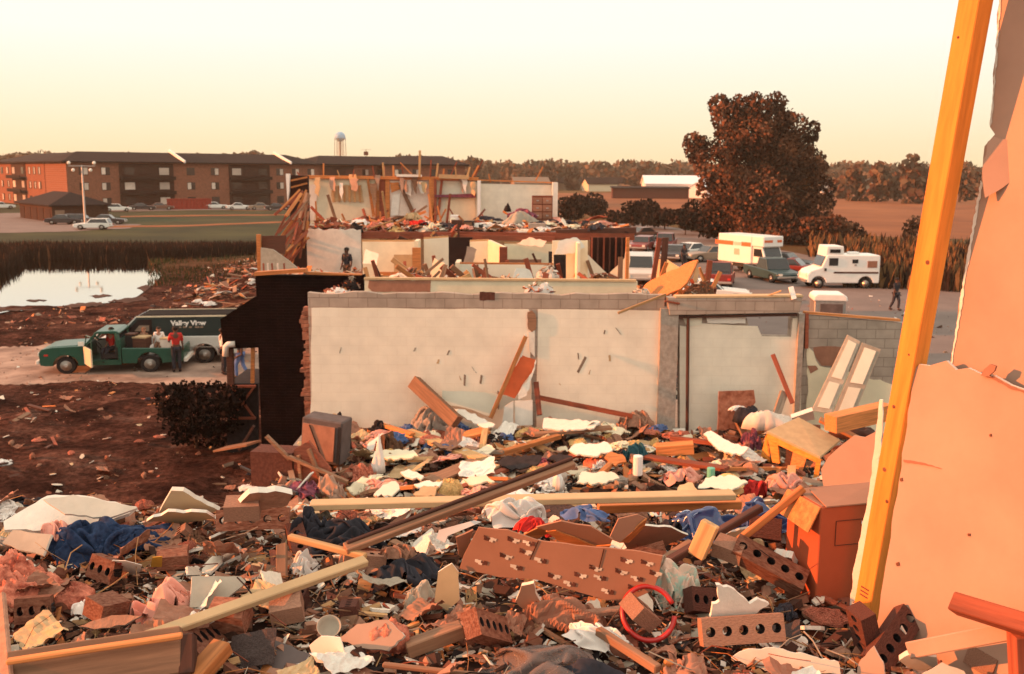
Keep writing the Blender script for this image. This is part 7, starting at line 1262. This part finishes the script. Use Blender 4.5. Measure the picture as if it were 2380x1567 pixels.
def scatter(n, spec, area, hf, marks, zone, seed, clear, scale, avoid, tilt=.35, bname='broken_board'):
    rr = random.Random(seed)
    for i in range(n):
        for _ in range(30):
            x, y = area(rr)
            if not avoid or all((x - q[1][0]) ** 2 + (y - q[1][1]) ** 2 > (q[2] * clear) ** 2 for q in avoid): break
        q = rr.random() * sum(s[0] for s in spec)
        for wgt, kind, mats, dm in spec:
            q -= wgt
            if q <= 0: break
        mat = rr.choice(mats); var = rr.randrange(6 if kind != 'brick' else 5); s = scale * rr.uniform(.65, 1.35)
        d = [dm[0] * s * rr.uniform(.55, 1.5), dm[1] * s * rr.uniform(.7, 1.3), dm[2] * (scale if kind in ('rag', 'fluff', 'lump', 'paper') else 1) * rr.uniform(.8, 1.3)]
        if kind in ('lump',): d = [dm[0] * s, dm[1] * s * rr.uniform(.6, 1), dm[2] * s]
        z = hf(x, y); tl = tilt * (.5 if kind in ('rag', 'fluff') else 1)
        rx, ry = rr.gauss(0, tl), rr.gauss(0, tl * (.45 if kind == 'board' else 1))
        p = V((x, y, z + abs(math.sin(ry)) * d[0] * .28 + d[2] * .3 + .004 * scale))
        o = put({'board': bname, 'chunk': 'drywall_piece', 'brick': 'brick', 'lump': 'masonry_lump', 'paper': 'torn_paper', 'rag': 'cloth_rag', 'fluff': 'insulation_tuft', 'shingle': 'roof_shingle'}[kind], kind, mat, var, p, d, (rx, ry, rr.uniform(0, 6.28)))
        adj = ADJ[kind][:]; rr.shuffle(adj); no, cat = NOUN[kind]
        tag(o, make_label(adj, f"{COLN.get(mat, 'brown')} {no}", p, marks, zone), cat, f"{no}s {zone}")
def nearA(rr):
    y = 2.55 + 2.3 * rr.random() ** .9; return rr.uniform(-.56 * y - .15, .56 * y + .1), y
SPN = [(34, 'board', ['pine', 'oldwood', 'oldwood', 'redwood', 'redwood', 'orangewood', 'orangewood', 'darkwood'], (.16, .026, .010)), (34, 'chunk', ['drywall', 'drywall', 'greydrywall', 'tanboard', 'brownpaper', 'wallpink', 'wallpeach', 'chalk'], (.14, .125, .011)), (4, 'brick', ['brick', 'palebrick', 'darkbrick'], (.16, .085, .056)), (9, 'lump', ['brick', 'palebrick', 'concrete', 'darkbrick'], (.06, .05, .045)), (17, 'paper', ['brownpaper', 'brownpaper', 'cardboard', 'whitepaint', 'greydrywall', 'tanboard'], (.14, .12, .11)), (9, 'rag', ['brownpaper', 'darkcloth', 'browncloth', 'whitecloth', 'purplecloth'], (.15, .13, .08)), (5, 'fluff', ['insul'], (.10, .09, .07)), (6, 'shingle', ['shingle'], (.15, .1, .1))]
scatter(560, SPN, nearA, hN, NMk, 'on the near upper floor', 31, 1.1, 1.0, [q for q in NM if q[2] > .04], .35, 'broken_lath')

# ================================================================ lower floor in front of the white wall
LM = []
def lmark(ph, p, r=.2): LM.append((ph, (p.x, p.y), r)); return p
lmark('brown console television', onz(740, 1085, 2.1), .8); lmark('white cabinet doors', ony(1215, 980, 20.3), .5); lmark('thin vertical pipe', ony(1597, 1010, 20.5), .2); lmark('brown wall panel', ony(1710, 1000, 20.3), .4); lmark('grey pier', ony(1556, 1000, 20.4), .2); lmark('leaning orange door', ony(1190, 960, 20.2), .5); lmark('leaning grooved post', ony(1010, 960, 20.0), .4); lmark('leaning closet doors', ony(1940, 950, 20.0), .6); lmark('left end of the white wall', ony(725, 1000, 20.4), .2)
# console television and the broken crate before it
t = thing('console_television', 'brown console television with a grey frame tilted at the left of the rubble', 'television', onz(742, 1088, 1.98), R(-14)); t.rotation_euler = (0, R(5), R(-14)); t.scale = (.74, .8, .86)
m = MB(); m.box((0, .3, .58), (1.05, .6, .95)); m.build('cabinet', ['asphalt'], t, bevel=.03); m = MB(); m.box((-.06, -.015, .56), (.84, .04, .74)); m.build('front_panel', ['brownpaper'], t); m = MB(); m.bar((-.3, -.05, .92), (.1, -.05, .2), .02, .02, (0, 1, 0)); m.build('crack', ['darkstuff'], t); m = MB(); m.box((.49, -.02, .56), (.08, .05, .8)); m.build('trim', ['blackpl'], t)
t = thing('broken_crate', 'reddish broken wooden crate lying before the console television', 'crate', onz(690, 1138, 1.85), R(-8)); m = MB(); m.box((-.45, .25, .33), (.75, .5, .62)); m.build('side_panel', ['darkbrick'], t)
m = MB(); m.prism([(-.05, 0, .02), (.75, -.12, .0), (.6, .02, .4), (.2, .1, .85), (-.05, .05, .7)], (0, .06, 0)); m.build('front_panel', ['redwood'], t)
for q in ((.05, .0, .62, .1, -.03, .1), (.25, -.05, .75, .5, -.06, .12), (-.5, -.05, .95, -.1, -.03, .55), (-.1, -.06, .6, .95, -.12, .22)): m = MB(); m.bar(q[:3], q[3:], .05, .09, (0, 1, 0)); m.build('slat', ['oldwood'], t)
# things propped against the white wall
def wallsheet(name, label, cat, mat, px, y, tilt=.12, th=.03, seg=0, amp=0, edge=None): return sheet(name, label, cat, mat, px, (ony(px[0][0], max(p[1] for p in px), y), V((0, -1, tilt)).normalized()), th, seg, amp, edge=edge)
wallsheet('cupboard_leaf', 'white cabinet door leaning on the wall nearest the orange door', 'door', 'whitepaint', [(1166, 992), (1172, 945), (1193, 932), (1193, 990)], 20.25, .1); wallsheet('cupboard_leaf', 'square pinkish white cabinet door against the torn wall joint', 'door', 'whitepaint', [(1196, 932), (1238, 930), (1238, 988), (1197, 990)], 20.35, .1)
od = wallsheet('broken_door', 'orange broken door panel leaning at a slant against the torn joint', 'door', 'reddoor', [(1212, 826), (1224, 830), (1245, 836), (1236, 866), (1214, 895), (1196, 926), (1178, 920), (1164, 916), (1186, 872)], 20.45, .1, .05, 12, 1.5); LMx = sheet('torn_white_backing', None, None, 'chalk', [(1245, 836), (1247, 842), (1224, 920), (1206, 930), (1204, 915), (1216, 895), (1236, 868)], (ony(1245, 836, 20.42), V((0, -1, .1)).normalized()), .03, 8, 2, parent=od)
pole('leaning_stick', 'orange stud running along the leaning orange door', 'stud', 'orangewood', ony(1140, 972, 20.1), ony(1222, 782, 20.6), .09, .05, (0, 1, 0)); pole('leaning_stick', 'short white splinter above the leaning orange door', 'splinter', 'chalk', ony(1210, 830, 20.5), ony(1222, 778, 20.65), .05, .03, (0, 1, 0))
pole('grooved_post', 'thick brown grooved post leaning against the white wall', 'post', 'oldwood', ony(1062, 982, 19.7), ony(962, 888, 20.6), .28, .2, (0, 1, 0)); wallsheet('fallen_drywall', 'low white drywall panel fallen at the foot of the white wall', 'drywall', 'wallgreen', [(1028, 908), (1130, 912), (1160, 918), (1140, 968), (1080, 948), (1030, 942)], 20.5, .15, .02, 14, 1.5, 'chalk')
pole('fallen_batten', 'reddish brown batten sloping along the foot of the white wall', 'batten', 'redwood', ony(1252, 924, 20.5), ony(1470, 968, 20.3), .1, .05, (0, 1, 0)); pole('leaning_stick', 'reddish stake leaning at the torn wall joint', 'stake', 'redwood', ony(1254, 965, 20.2), ony(1246, 888, 20.6), .11, .05, (0, 1, 0))
wallsheet('wall_panel_board', 'square brown panel standing against the right bay', 'panel', 'brick', [(1668, 1000), (1671, 910), (1752, 907), (1756, 935), (1738, 962), (1716, 998)], 20.3, .1, .04, 20, .8); pole('leaning_stick', 'thin reddish stick leaning on the right bay', 'stick', 'redwood', ony(1842, 938, 20.1), ony(1796, 824, 20.6), .09, .05, (0, 1, 0)); pole('leaning_stick', 'weathered grey stake leaning before the right bay', 'stake', 'greywood', ony(1800, 978, 19.8), ony(1822, 912, 20.3), .16, .08, (0, 1, 0))
# louvred closet doors
t = thing('closet_doors', 'pair of pale green grey folding closet doors leaning beside the low wall', 'closet doors', (0, 0, 0))
dn = V((-.12, -.97, .25)).normalized(); d0 = ony(1900, 960, 19.9)
for px in ([(1886, 955), (1932, 962), (2000, 794), (1970, 778)], [(1934, 966), (1985, 966), (2048, 812), (2004, 796)]):
    P = [onp(x, y, d0, dn) for x, y in px]; m = MB(); m.prism(P, dn * -.04); lf = m.build('door_leaf', ['greydrywall'], t, bevel=.006)
    def mixp(u, v): return (P[0].lerp(P[3], v)).lerp(P[1].lerp(P[2], v), u) + dn * .004
    for v0, v1 in ((.06, .40), (.46, .95)): m = MB(); m.prism([mixp(.2, v0), mixp(.8, v0), mixp(.8, v1), mixp(.2, v1)], dn * .012); m.build('raised_panel', ['wallgreen'], lf)
# overturned gold dresser and orange framing on the right
g = onz(1842, 1092, 2.0); t = thing('overturned_dresser', 'overturned yellowish dresser with a tan top at the right of the rubble', 'dresser', g, R(-28)); t.scale = (.68, .68, .8); m = MB(); m.prism([(-.75, .1, .75), (-.15, 1.15, .95), (1.05, .75, .62), (.75, -.35, .42)], (0, 0, .05)); m.build('top', ['tanboard'], t); m = MB(); m.prism([(-.75, .1, .75), (.75, -.35, .42), (.75, -.35, .30), (-.75, .1, .60)], (0, .05, 0)); m.build('front_rail', ['yellowpost'], t); m = MB(); m.prism([(-.75, .1, .75), (-.55, .02, .1), (-.35, .0, .1), (-.45, .05, .62)], (.02, .05, 0)); m.prism([(-.78, .12, .7), (-.98, .5, .1), (-.7, .3, .02)], (.04, 0, 0)); m.build('end_panel', ['yellowpost'], t); m = MB(); m.prism([(-.2, .02, .55), (.3, -.1, .45), (.3, -.1, .05), (-.2, .02, .02)], (0, .3, 0)); m.build('drawer_cavity', ['darkwood'], t); m = MB(); m.prism([(.02, -.12, .5), (.4, -.22, .42), (.3, -.2, .05), (-.05, -.1, .1)], (0, .03, 0)); m.build('drawer_front', ['orangewood'], t); m = MB(); m.bar((.72, -.32, .42), (.66, -.3, -.2), .12, .08, (0, 1, 0)); m.build('leg', ['yellowpost'], t); lmark('overturned yellowish dresser', g, .9)
pole('orange_beam', 'thick orange beam end by the foot of the closet doors', 'beam', 'orangewood', onz(1930, 985, 2.9), onz(2060, 955, 3.0), .3, .3); pole('slanting_board', 'wide orange board slanting below the orange beam end', 'board', 'orangewood', onz(1905, 975, 2.8), onz(1995, 1020, 2.5), .3, .05); soft('dark_hollow', 'dark brown bundle under the orange beam end', 'bundle', 'darkwood', 1990, 1010, 18.6, 110, 30, 41); soft('debris_heap', 'brown debris heap with a white scrap behind the closet doors', 'debris', 'browncloth', 2040, 795, 22.5, 110, 34, 42, fold=.9, fr=5); pole('orange_beam', 'dark orange beam lying on the heap behind the closet doors', 'beam', 'brownpaper', ony(1992, 770, 22), ony(2075, 785, 22), .22, .2)
soft('mattress', 'dull pink mattress folded beside the brown wall panel', 'mattress', 'wallpink', 1790, 990, 19.6, 120, 46, 45, fold=.3); soft('cushion', 'black and white cushion before the brown wall panel', 'cushion', 'darkcloth', 1738, 975, 19.9, 70, 34, 46, fold=.4); soft('white_cloth', 'white cloth tucked on the black cushion', 'cloth', 'whitecloth', 1725, 955, 20.0, 50, 16, 47); sheet('foam_board', 'white foam board lying below the leaning stake', 'board', 'white', [(1840, 972), (1890, 955), (1894, 975), (1846, 985)], plane3((1840, 975, 2.6), (1894, 975, 2.55), (1890, 955, 2.8)), .08)
# named pieces lying on the lower floor
LP = [('board', 'pine', 945, 1003, 1120, 1068, .28, .08, 'long orange plank lying left of centre on the lower floor', 'long orange plank'), ('board', 'orangewood', 1145, 1058, 1300, 1014, .14, .08, 'orange board slanting up towards the white cabinet doors', 'slanting orange board'), ('board', 'orangewood', 1525, 1046, 1612, 1040, .3, .2, 'short thick orange beam before the thin pipe', 'thick orange beam'), ('board', 'oldwood', 1000, 1118, 1110, 1072, .35, .05, 'wide brown board left of the upper trim tip', None), ('board', 'tanboard', 1090, 1100, 1150, 1076, .4, .05, 'tan board near the upper trim tip', None), ('board', 'orangewood', 1370, 1128, 1432, 1066, .1, .08, 'orange shovel handle like stick pointing at the orange flap', None), ('board', 'redwood', 1500, 1062, 1690, 1090, .22, .06, 'reddish plank lying below the thick orange beam', 'reddish plank'), ('board', 'oldwood', 1240, 1010, 1420, 994, .2, .06, 'brown plank at the foot of the white wall', None), ('board', 'redwood', 1560, 1018, 1700, 1035, .12, .08, 'dark red strip under the thin pipe', None), ('board', 'pine', 1120, 1046, 1128, 1000, .12, .1, 'short pale ladder like stub by the long orange plank', None), ('board', 'orangewood', 880, 985, 960, 1010, .12, .06, 'orange batten behind the long orange plank', None), ('board', 'orangewood', 1050, 1020, 1130, 1000, .4, .05, 'orange lit panel right of the leaning grooved post', None)]
for kd, mt, x0, y0, x1, y1, w_, h_, lb, ph in LP:
    a = onz(x0, y0, 2.12); c = onz(x1, y1, 2.2); pole('fallen_plank', lb, 'plank', mt, a, c, w_, h_, Z)
    for k in (.2, .5, .8): LM.append((None, tuple(a.lerp(c, k)[:2]), .25))
    if ph: lmark(ph, (a + c) / 2)
def lslab(label, mat, px, name='drywall_slab', cat='drywall', z=2.2, dz=.12, t=.03, phrase=None, amp=2):
    ys = [p[1] for p in px]; lo = max(px, key=lambda p: p[1]); hi = min(px, key=lambda p: p[1]); xm = min(px, key=lambda p: p[0]); xM = max(px, key=lambda p: p[0])
    mat = {'white': 'chalk'}.get(mat, mat); p0 = onz(lo[0], lo[1], z); n = V((-.12, -.25 if dz > 0 else 0, 1)).normalized(); o = sheet(name, label, cat, mat, px, (p0, n), t, 8, amp * 1.5, seed=int(px[0][0])); c = onz(sum(p[0] for p in px) / len(px), sum(ys) / len(ys), z); LM.append((phrase, (c.x, c.y), .3)); return o
lslab('white insulation board lying before the grey pier', 'white', [(1262, 996), (1264, 972), (1330, 976), (1395, 980), (1380, 996), (1300, 1000)], 'foam_board', 'board', phrase='white insulation board'); lslab('bright white pillow shaped sheet before the teal cloth', 'white', [(1322, 1046), (1336, 1032), (1412, 1028), (1424, 1046), (1380, 1060), (1340, 1056)], 'foam_board', 'board', phrase='bright white sheet'); lslab('pale slab left of the long orange plank', 'wallcream', [(860, 1060), (880, 1046), (960, 1046), (972, 1060), (900, 1068)]); lslab('white curved panel at the middle left of the lower floor', 'white', [(930, 1096), (950, 1090), (985, 1106), (978, 1114), (940, 1108)]); lslab('pale greenish panel resting behind the far plank', 'wallgreen', [(1620, 1136), (1640, 1110), (1700, 1104), (1738, 1120), (1700, 1138)], phrase='pale greenish panel'); lslab('white round topped sheet above the far plank', 'wallgreen', [(868, 1150), (890, 1128), (920, 1118), (928, 1135), (910, 1154)]); lslab('bluish white box lid near the upper trim', 'white', [(962, 1126), (990, 1118), (1030, 1118), (1020, 1130), (980, 1134)]); lslab('wide cream slab sloping before the broken crate lumber', 'wallcream', [(1075, 1112), (1130, 1104), (1150, 1118), (1090, 1126)]); lslab('white slanted sheet right of the thin pipe', 'white', [(1635, 1008), (1652, 1002), (1700, 1030), (1740, 1040), (1720, 1058), (1670, 1046)], phrase='white slanted sheet'); lslab('white sheet folded under the closet shelf debris', 'white', [(1050, 950), (1080, 952), (1150, 985), (1130, 1000), (1080, 970)]); lslab('tan carton flap behind the far plank', 'tanboard', [(960, 1150), (985, 1128), (1020, 1130), (1010, 1152)], 'cardboard_piece', 'cardboard'); lslab('brown board piece before the pale greenish panel', 'tanboard', [(1570, 1150), (1580, 1126), (1610, 1122), (1625, 1150)], 'cardboard_piece', 'cardboard'); lslab('grey slab standing left of the upper trim tip', 'greydrywall', [(1116, 1080), (1122, 1055), (1142, 1060), (1152, 1100), (1128, 1096)], z=2.1); lslab('orange flap under the bright white sheet', 'orangewood', [(1404, 1062), (1420, 1050), (1448, 1056), (1455, 1072), (1430, 1082)], 'wood_flap', 'board'); lslab('pale tile sheet between the trim tip and the white bottle', 'wallgreen', [(1340, 1122), (1352, 1098), (1420, 1096), (1440, 1112), (1400, 1124)]); lslab('dark fallen screen left of centre', 'darkstuff', [(1150, 1076), (1180, 1060), (1260, 1058), (1252, 1078), (1190, 1092)], 'dark_screen', 'screen'); lslab('dark hollow board right of centre', 'darkstuff', [(1270, 1068), (1300, 1052), (1330, 1060), (1318, 1078)], 'dark_screen', 'screen')
def lsoft(name, label, cat, mat, x, y, wpx, hm, seed, dep=.7, fold=.7, fr=4, phrase=None, smooth=True, z=2.06):
    c = onz(x, y, z); k = c.y / 2380 * 36 / LENS; m = MB(); m.drape(c + V((0, 0, -.1)), wpx * k / 2, wpx * k / 2 * dep, hm * 1.2, seed) if smooth and fold > .35 else m.heap(c, wpx * k / 2, wpx * k / 2 * dep, hm, seed, fold, fr, 18, 48, fuzz=0 if smooth else 1); o = m.build(name, [mat], smooth=smooth); LM.append((phrase, (c.x, c.y), wpx * k * .35)); return tag(o, label, cat)
lsoft('teal_cloth', 'dark teal cloth lying right of the bright white sheet', 'cloth', 'tealcloth', 1478, 1064, 62, .4, 51, phrase='dark teal cloth'); lsoft('white_pillow', 'small white pillow beside the red wad', 'pillow', 'whitecloth', 878, 1092, 36, .5, 52, fold=.2, phrase='small white pillow'); lsoft('red_wad', 'orange red cloth wad left of the small white pillow', 'cloth', 'insul', 848, 1108, 60, .35, 53, phrase='orange red wad'); lsoft('insulation_wad', 'orange insulation wad behind the far plank', 'insulation', 'insulyellow', 1040, 1142, 70, .3, 54, smooth=False, fold=1, fr=6); lsoft('striped_bag', 'orange and white bag at the left end of the far plank', 'bag', 'wallpeach', 770, 1142, 60, .4, 55, phrase='orange and white bag'); lsoft('blue_bundle', 'pale blue bundle on the long orange plank', 'bundle', 'bluecloth', 1000, 1038, 44, .2, 56); lsoft('white_ball', 'small round white ball with a dark base near the trim', 'ball', 'whiteplastic', 1300, 1130, 30, .3, 57, 1, .1, phrase='small white ball'); lsoft('red_bag', 'red bag at the far right behind the blue plastic sheet', 'bag', 'redcloth', 1752, 1146, 60, .35, 58, phrase='red bag'); lsoft('white_cloth', 'white and orange cloth heap on the carton rim', 'cloth', 'pinkcloth', 1822, 1128, 80, .35, 59); lsoft('brown_bundle', 'brown upholstered cushion left of the long orange plank', 'cushion', 'browncloth', 905, 1050, 70, .5, 60, fold=.4, phrase='brown cushion'); lsoft('black_bag', 'black bag at the foot of the white wall corner', 'bag', 'darkstuff', 800, 1040, 40, .8, 61, fold=.4); lsoft('black_bag', 'black bag under the grooved post', 'bag', 'darkstuff', 880, 1000, 44, .3, 62); lsoft('maroon_bag', 'maroon bag left of the overturned dresser', 'bag', 'purplecloth', 1745, 1030, 40, .4, 63); lsoft('pink_heap', 'pink stuffing heap right of the pale greenish panel', 'stuffing', 'pinkcloth', 1590, 1105, 90, .25, 64, fold=.9, fr=6); lsoft('pink_heap', 'pink and tan clothes heap before the grey pier', 'clothes', 'palebrick', 1480, 985, 80, .4, 65, fold=.9, fr=5); lsoft('pink_heap', 'grey and pink clothes heap at the post foot', 'clothes', 'concrete', 1000, 985, 90, .5, 66, fold=.8, fr=5)
for lb, mt, x, y, s, kd, nm in (('white plastic bottle standing right of the dark teal cloth', 'whiteplastic', 1482, 1104, (.36, .17, .17), 'tin', 'white_bottle'), ('small mint green cup by the pale greenish panel', 'greenplastic', 1652, 1110, (.18, .14, .14), 'tin', 'green_cup'), ('small red cone at the foot of the grooved post', 'redplastic', 990, 968, (.3, .12, .12), 'bottle', 'red_cone')):
    c = onz(x, y, 2.08); o = put(nm, kd, mt, 1, c + V((0, 0, s[0] * .5)), s, (0, R(-90), 0)); tag(o, lb, nm.split('_')[1])
LMk = [q for q in LM if q[0]]
def lowA(rr):
    y = 15.2 + 5.3 * rr.random() ** .8; return rr.uniform(-3.9, 7.0), y
SPL = [(38, 'board', ['pine', 'oldwood', 'oldwood', 'redwood', 'orangewood', 'orangewood', 'darkwood', 'greywood'], (.9, .13, .05)), (30, 'chunk', ['drywall', 'greydrywall', 'tanboard', 'chalk', 'wallcream', 'whitepaint', 'brownpaper'], (.55, .48, .02)), (10, 'paper', ['whitepaint', 'cardboard', 'brownpaper', 'tanboard'], (.45, .38, .35)), (14, 'rag', ['whitecloth', 'darkcloth', 'browncloth', 'pinkcloth', 'purplecloth', 'bluecloth', 'insul', 'wallcream', 'darkstuff'], (.5, .45, .3)), (5, 'fluff', ['insul', 'insulyellow'], (.4, .36, .3)), (5, 'lump', ['concrete', 'brick', 'palebrick'], (.26, .22, .2))]
scatter(430, SPL, lowA, hL, LMk, 'on the lower floor', 41, .7, 1.0, [q for q in LM if q[2] > .15], .3, 'broken_plank')
# strewn pieces on the dirt, the bank and the far deck
GM = [('round dark shrub', tuple(onz(455, 1046, 0)[:2]), 1.4), ('green pickup truck', tuple(onz(262, 868, 0)[:2]), 3), ('porch', (-7.2, 26), 1), ('passenger van', tuple(onz(440, 845, 0)[:2]), 3), ('pond edge', tuple(onz(200, 715, 0)[:2]), 0), ('open dirt', tuple(onz(0, 950, 0)[:2]), 0), ('dark brick wall', (-5.5, 24), .6), ('upper floor edge', (-4, 19), 0), ('gravel drive', tuple(onz(120, 905, 0)[:2]), 0), ('person in red', tuple(onz(412, 866, 0)[:2]), .5)]
def dirtA(rr):
    for _ in range(50):
        p = onz(rr.uniform(-40, 640), rr.uniform(905, 1140), 0)
        if p.x < -4.8: return p.x, p.y
    return -8, 25
SPG = [(30, 'board', ['oldwood', 'redwood', 'orangewood', 'greywood', 'darkwood'], (.6, .09, .03)), (26, 'chunk', ['greydrywall', 'greydrywall', 'drywall', 'tanboard', 'brownpaper', 'brownpaper'], (.17, .15, .015)), (14, 'paper', ['brownpaper', 'cardboard', 'brownpaper'], (.3, .25, .25)), (12, 'rag', ['whitecloth', 'browncloth', 'darkcloth', 'pinkcloth'], (.3, .26, .14)), (10, 'lump', ['brick', 'palebrick'], (.16, .14, .12)), (6, 'fluff', ['insul'], (.3, .25, .15))]
scatter(90, SPG, dirtA, gh, GM, 'on the dirt beside the ruin', 51, 1, 1.0, GM, .25)
c = onz(12, 1082, .05); o = put('paper_wad', 'rag', 'white', 3, c, (.55, .4, .5), (0, 0, .4)); tag(o, 'large crumpled white paper lying at the left edge of the dirt', 'paper')
BM = [('pond shore', tuple(onz(330, 690, 0)[:2]), 0), ('van roof line', tuple(onz(470, 740, 0)[:2]), 0), ('dark brick wall corner', tuple(onz(580, 690, 0)[:2]), 0), ('reeds', tuple(onz(430, 606, 0)[:2]), 0), ('orange corner post', (-10.3, 40), 0)]
def bankA(rr):
    for _ in range(60):
        p = onz(rr.uniform(330, 600), rr.uniform(590, 760), .3)
        if gh(p.x, p.y) > .15: return p.x, p.y
    return -15, 60
SPB = [(50, 'board', ['oldwood', 'redwood', 'orangewood', 'greywood'], (1.3, .14, .05)), (20, 'chunk', ['drywall', 'tanboard', 'brownpaper'], (.6, .5, .02)), (10, 'rag', ['insul', 'browncloth', 'whitecloth'], (.6, .5, .3))]
scatter(90, SPB, bankA, gh, BM, 'on the bank by the pond', 61, 1, 1.0, None, .4)
DM = [('chest of drawers', (ony(1260, 516, 48.6).x, 48.6), .7), ('red cloth', (ony(972, 521, 46).x, 46), 0), ('cream canvas', (ony(1010, 547, 45).x, 45), 0), ('white bedding', (ony(1130, 530, 46).x, 46), 0), ('long grey box', (ony(1250, 530, 45).x, 45), 0), ('paired orange studs', (ony(890, 516, 50.5).x, 50.5), 0), ('peach panel', (ony(790, 516, 50.5).x, 50.5), 0), ('black bundle', (ony(828, 538, 44).x, 44), 0), ('pale blanket', (ony(1260, 537, 45).x, 45.4), 0)]
xa, xb = ony(716, 533, 44).x, ony(1440, 548, 44).x
SPD = [(40, 'board', ['oldwood', 'redwood', 'orangewood', 'pine'], (1.2, .14, .06)), (20, 'chunk', ['drywall', 'tanboard', 'wallcream'], (.8, .6, .02)), (30, 'rag', ['whitecloth', 'redwood', 'insul', 'pinkcloth', 'darkcloth', 'wallcream', 'browncloth'], (.8, .6, .4))]
scatter(120, SPD, lambda rr: (rr.uniform(xa, xb), rr.uniform(44.2, 50.4)), lambda x, y: DZ + .05, DM, 'on the far upper deck', 71, 1, 1.0, None, .35)

# ---------------------------------------------------------------- the dusty evening air
m = MB(); m.box((0, 420, 19), (2000, 1000, 41)); hz = m.build('haze', ['haze_tan'], origin=(0, 0, 0), kind='stuff'); hz['label'] = 'thin warm dusk haze over the whole place'; hz['category'] = 'haze'
hm = bpy.data.materials.new('haze_air'); hm.use_nodes = True; t_ = hm.node_tree
t_.nodes.remove(t_.nodes['Principled BSDF']); pv = t_.nodes.new('ShaderNodeVolumePrincipled'); pv.inputs['Color'].default_value = (1.0, .86, .66, 1); pv.inputs['Density'].default_value = .00022; pv.inputs['Anisotropy'].default_value = .2
t_.links.new(pv.outputs[0], t_.nodes['Material Output'].inputs['Volume']); hz.data.materials[0] = hm
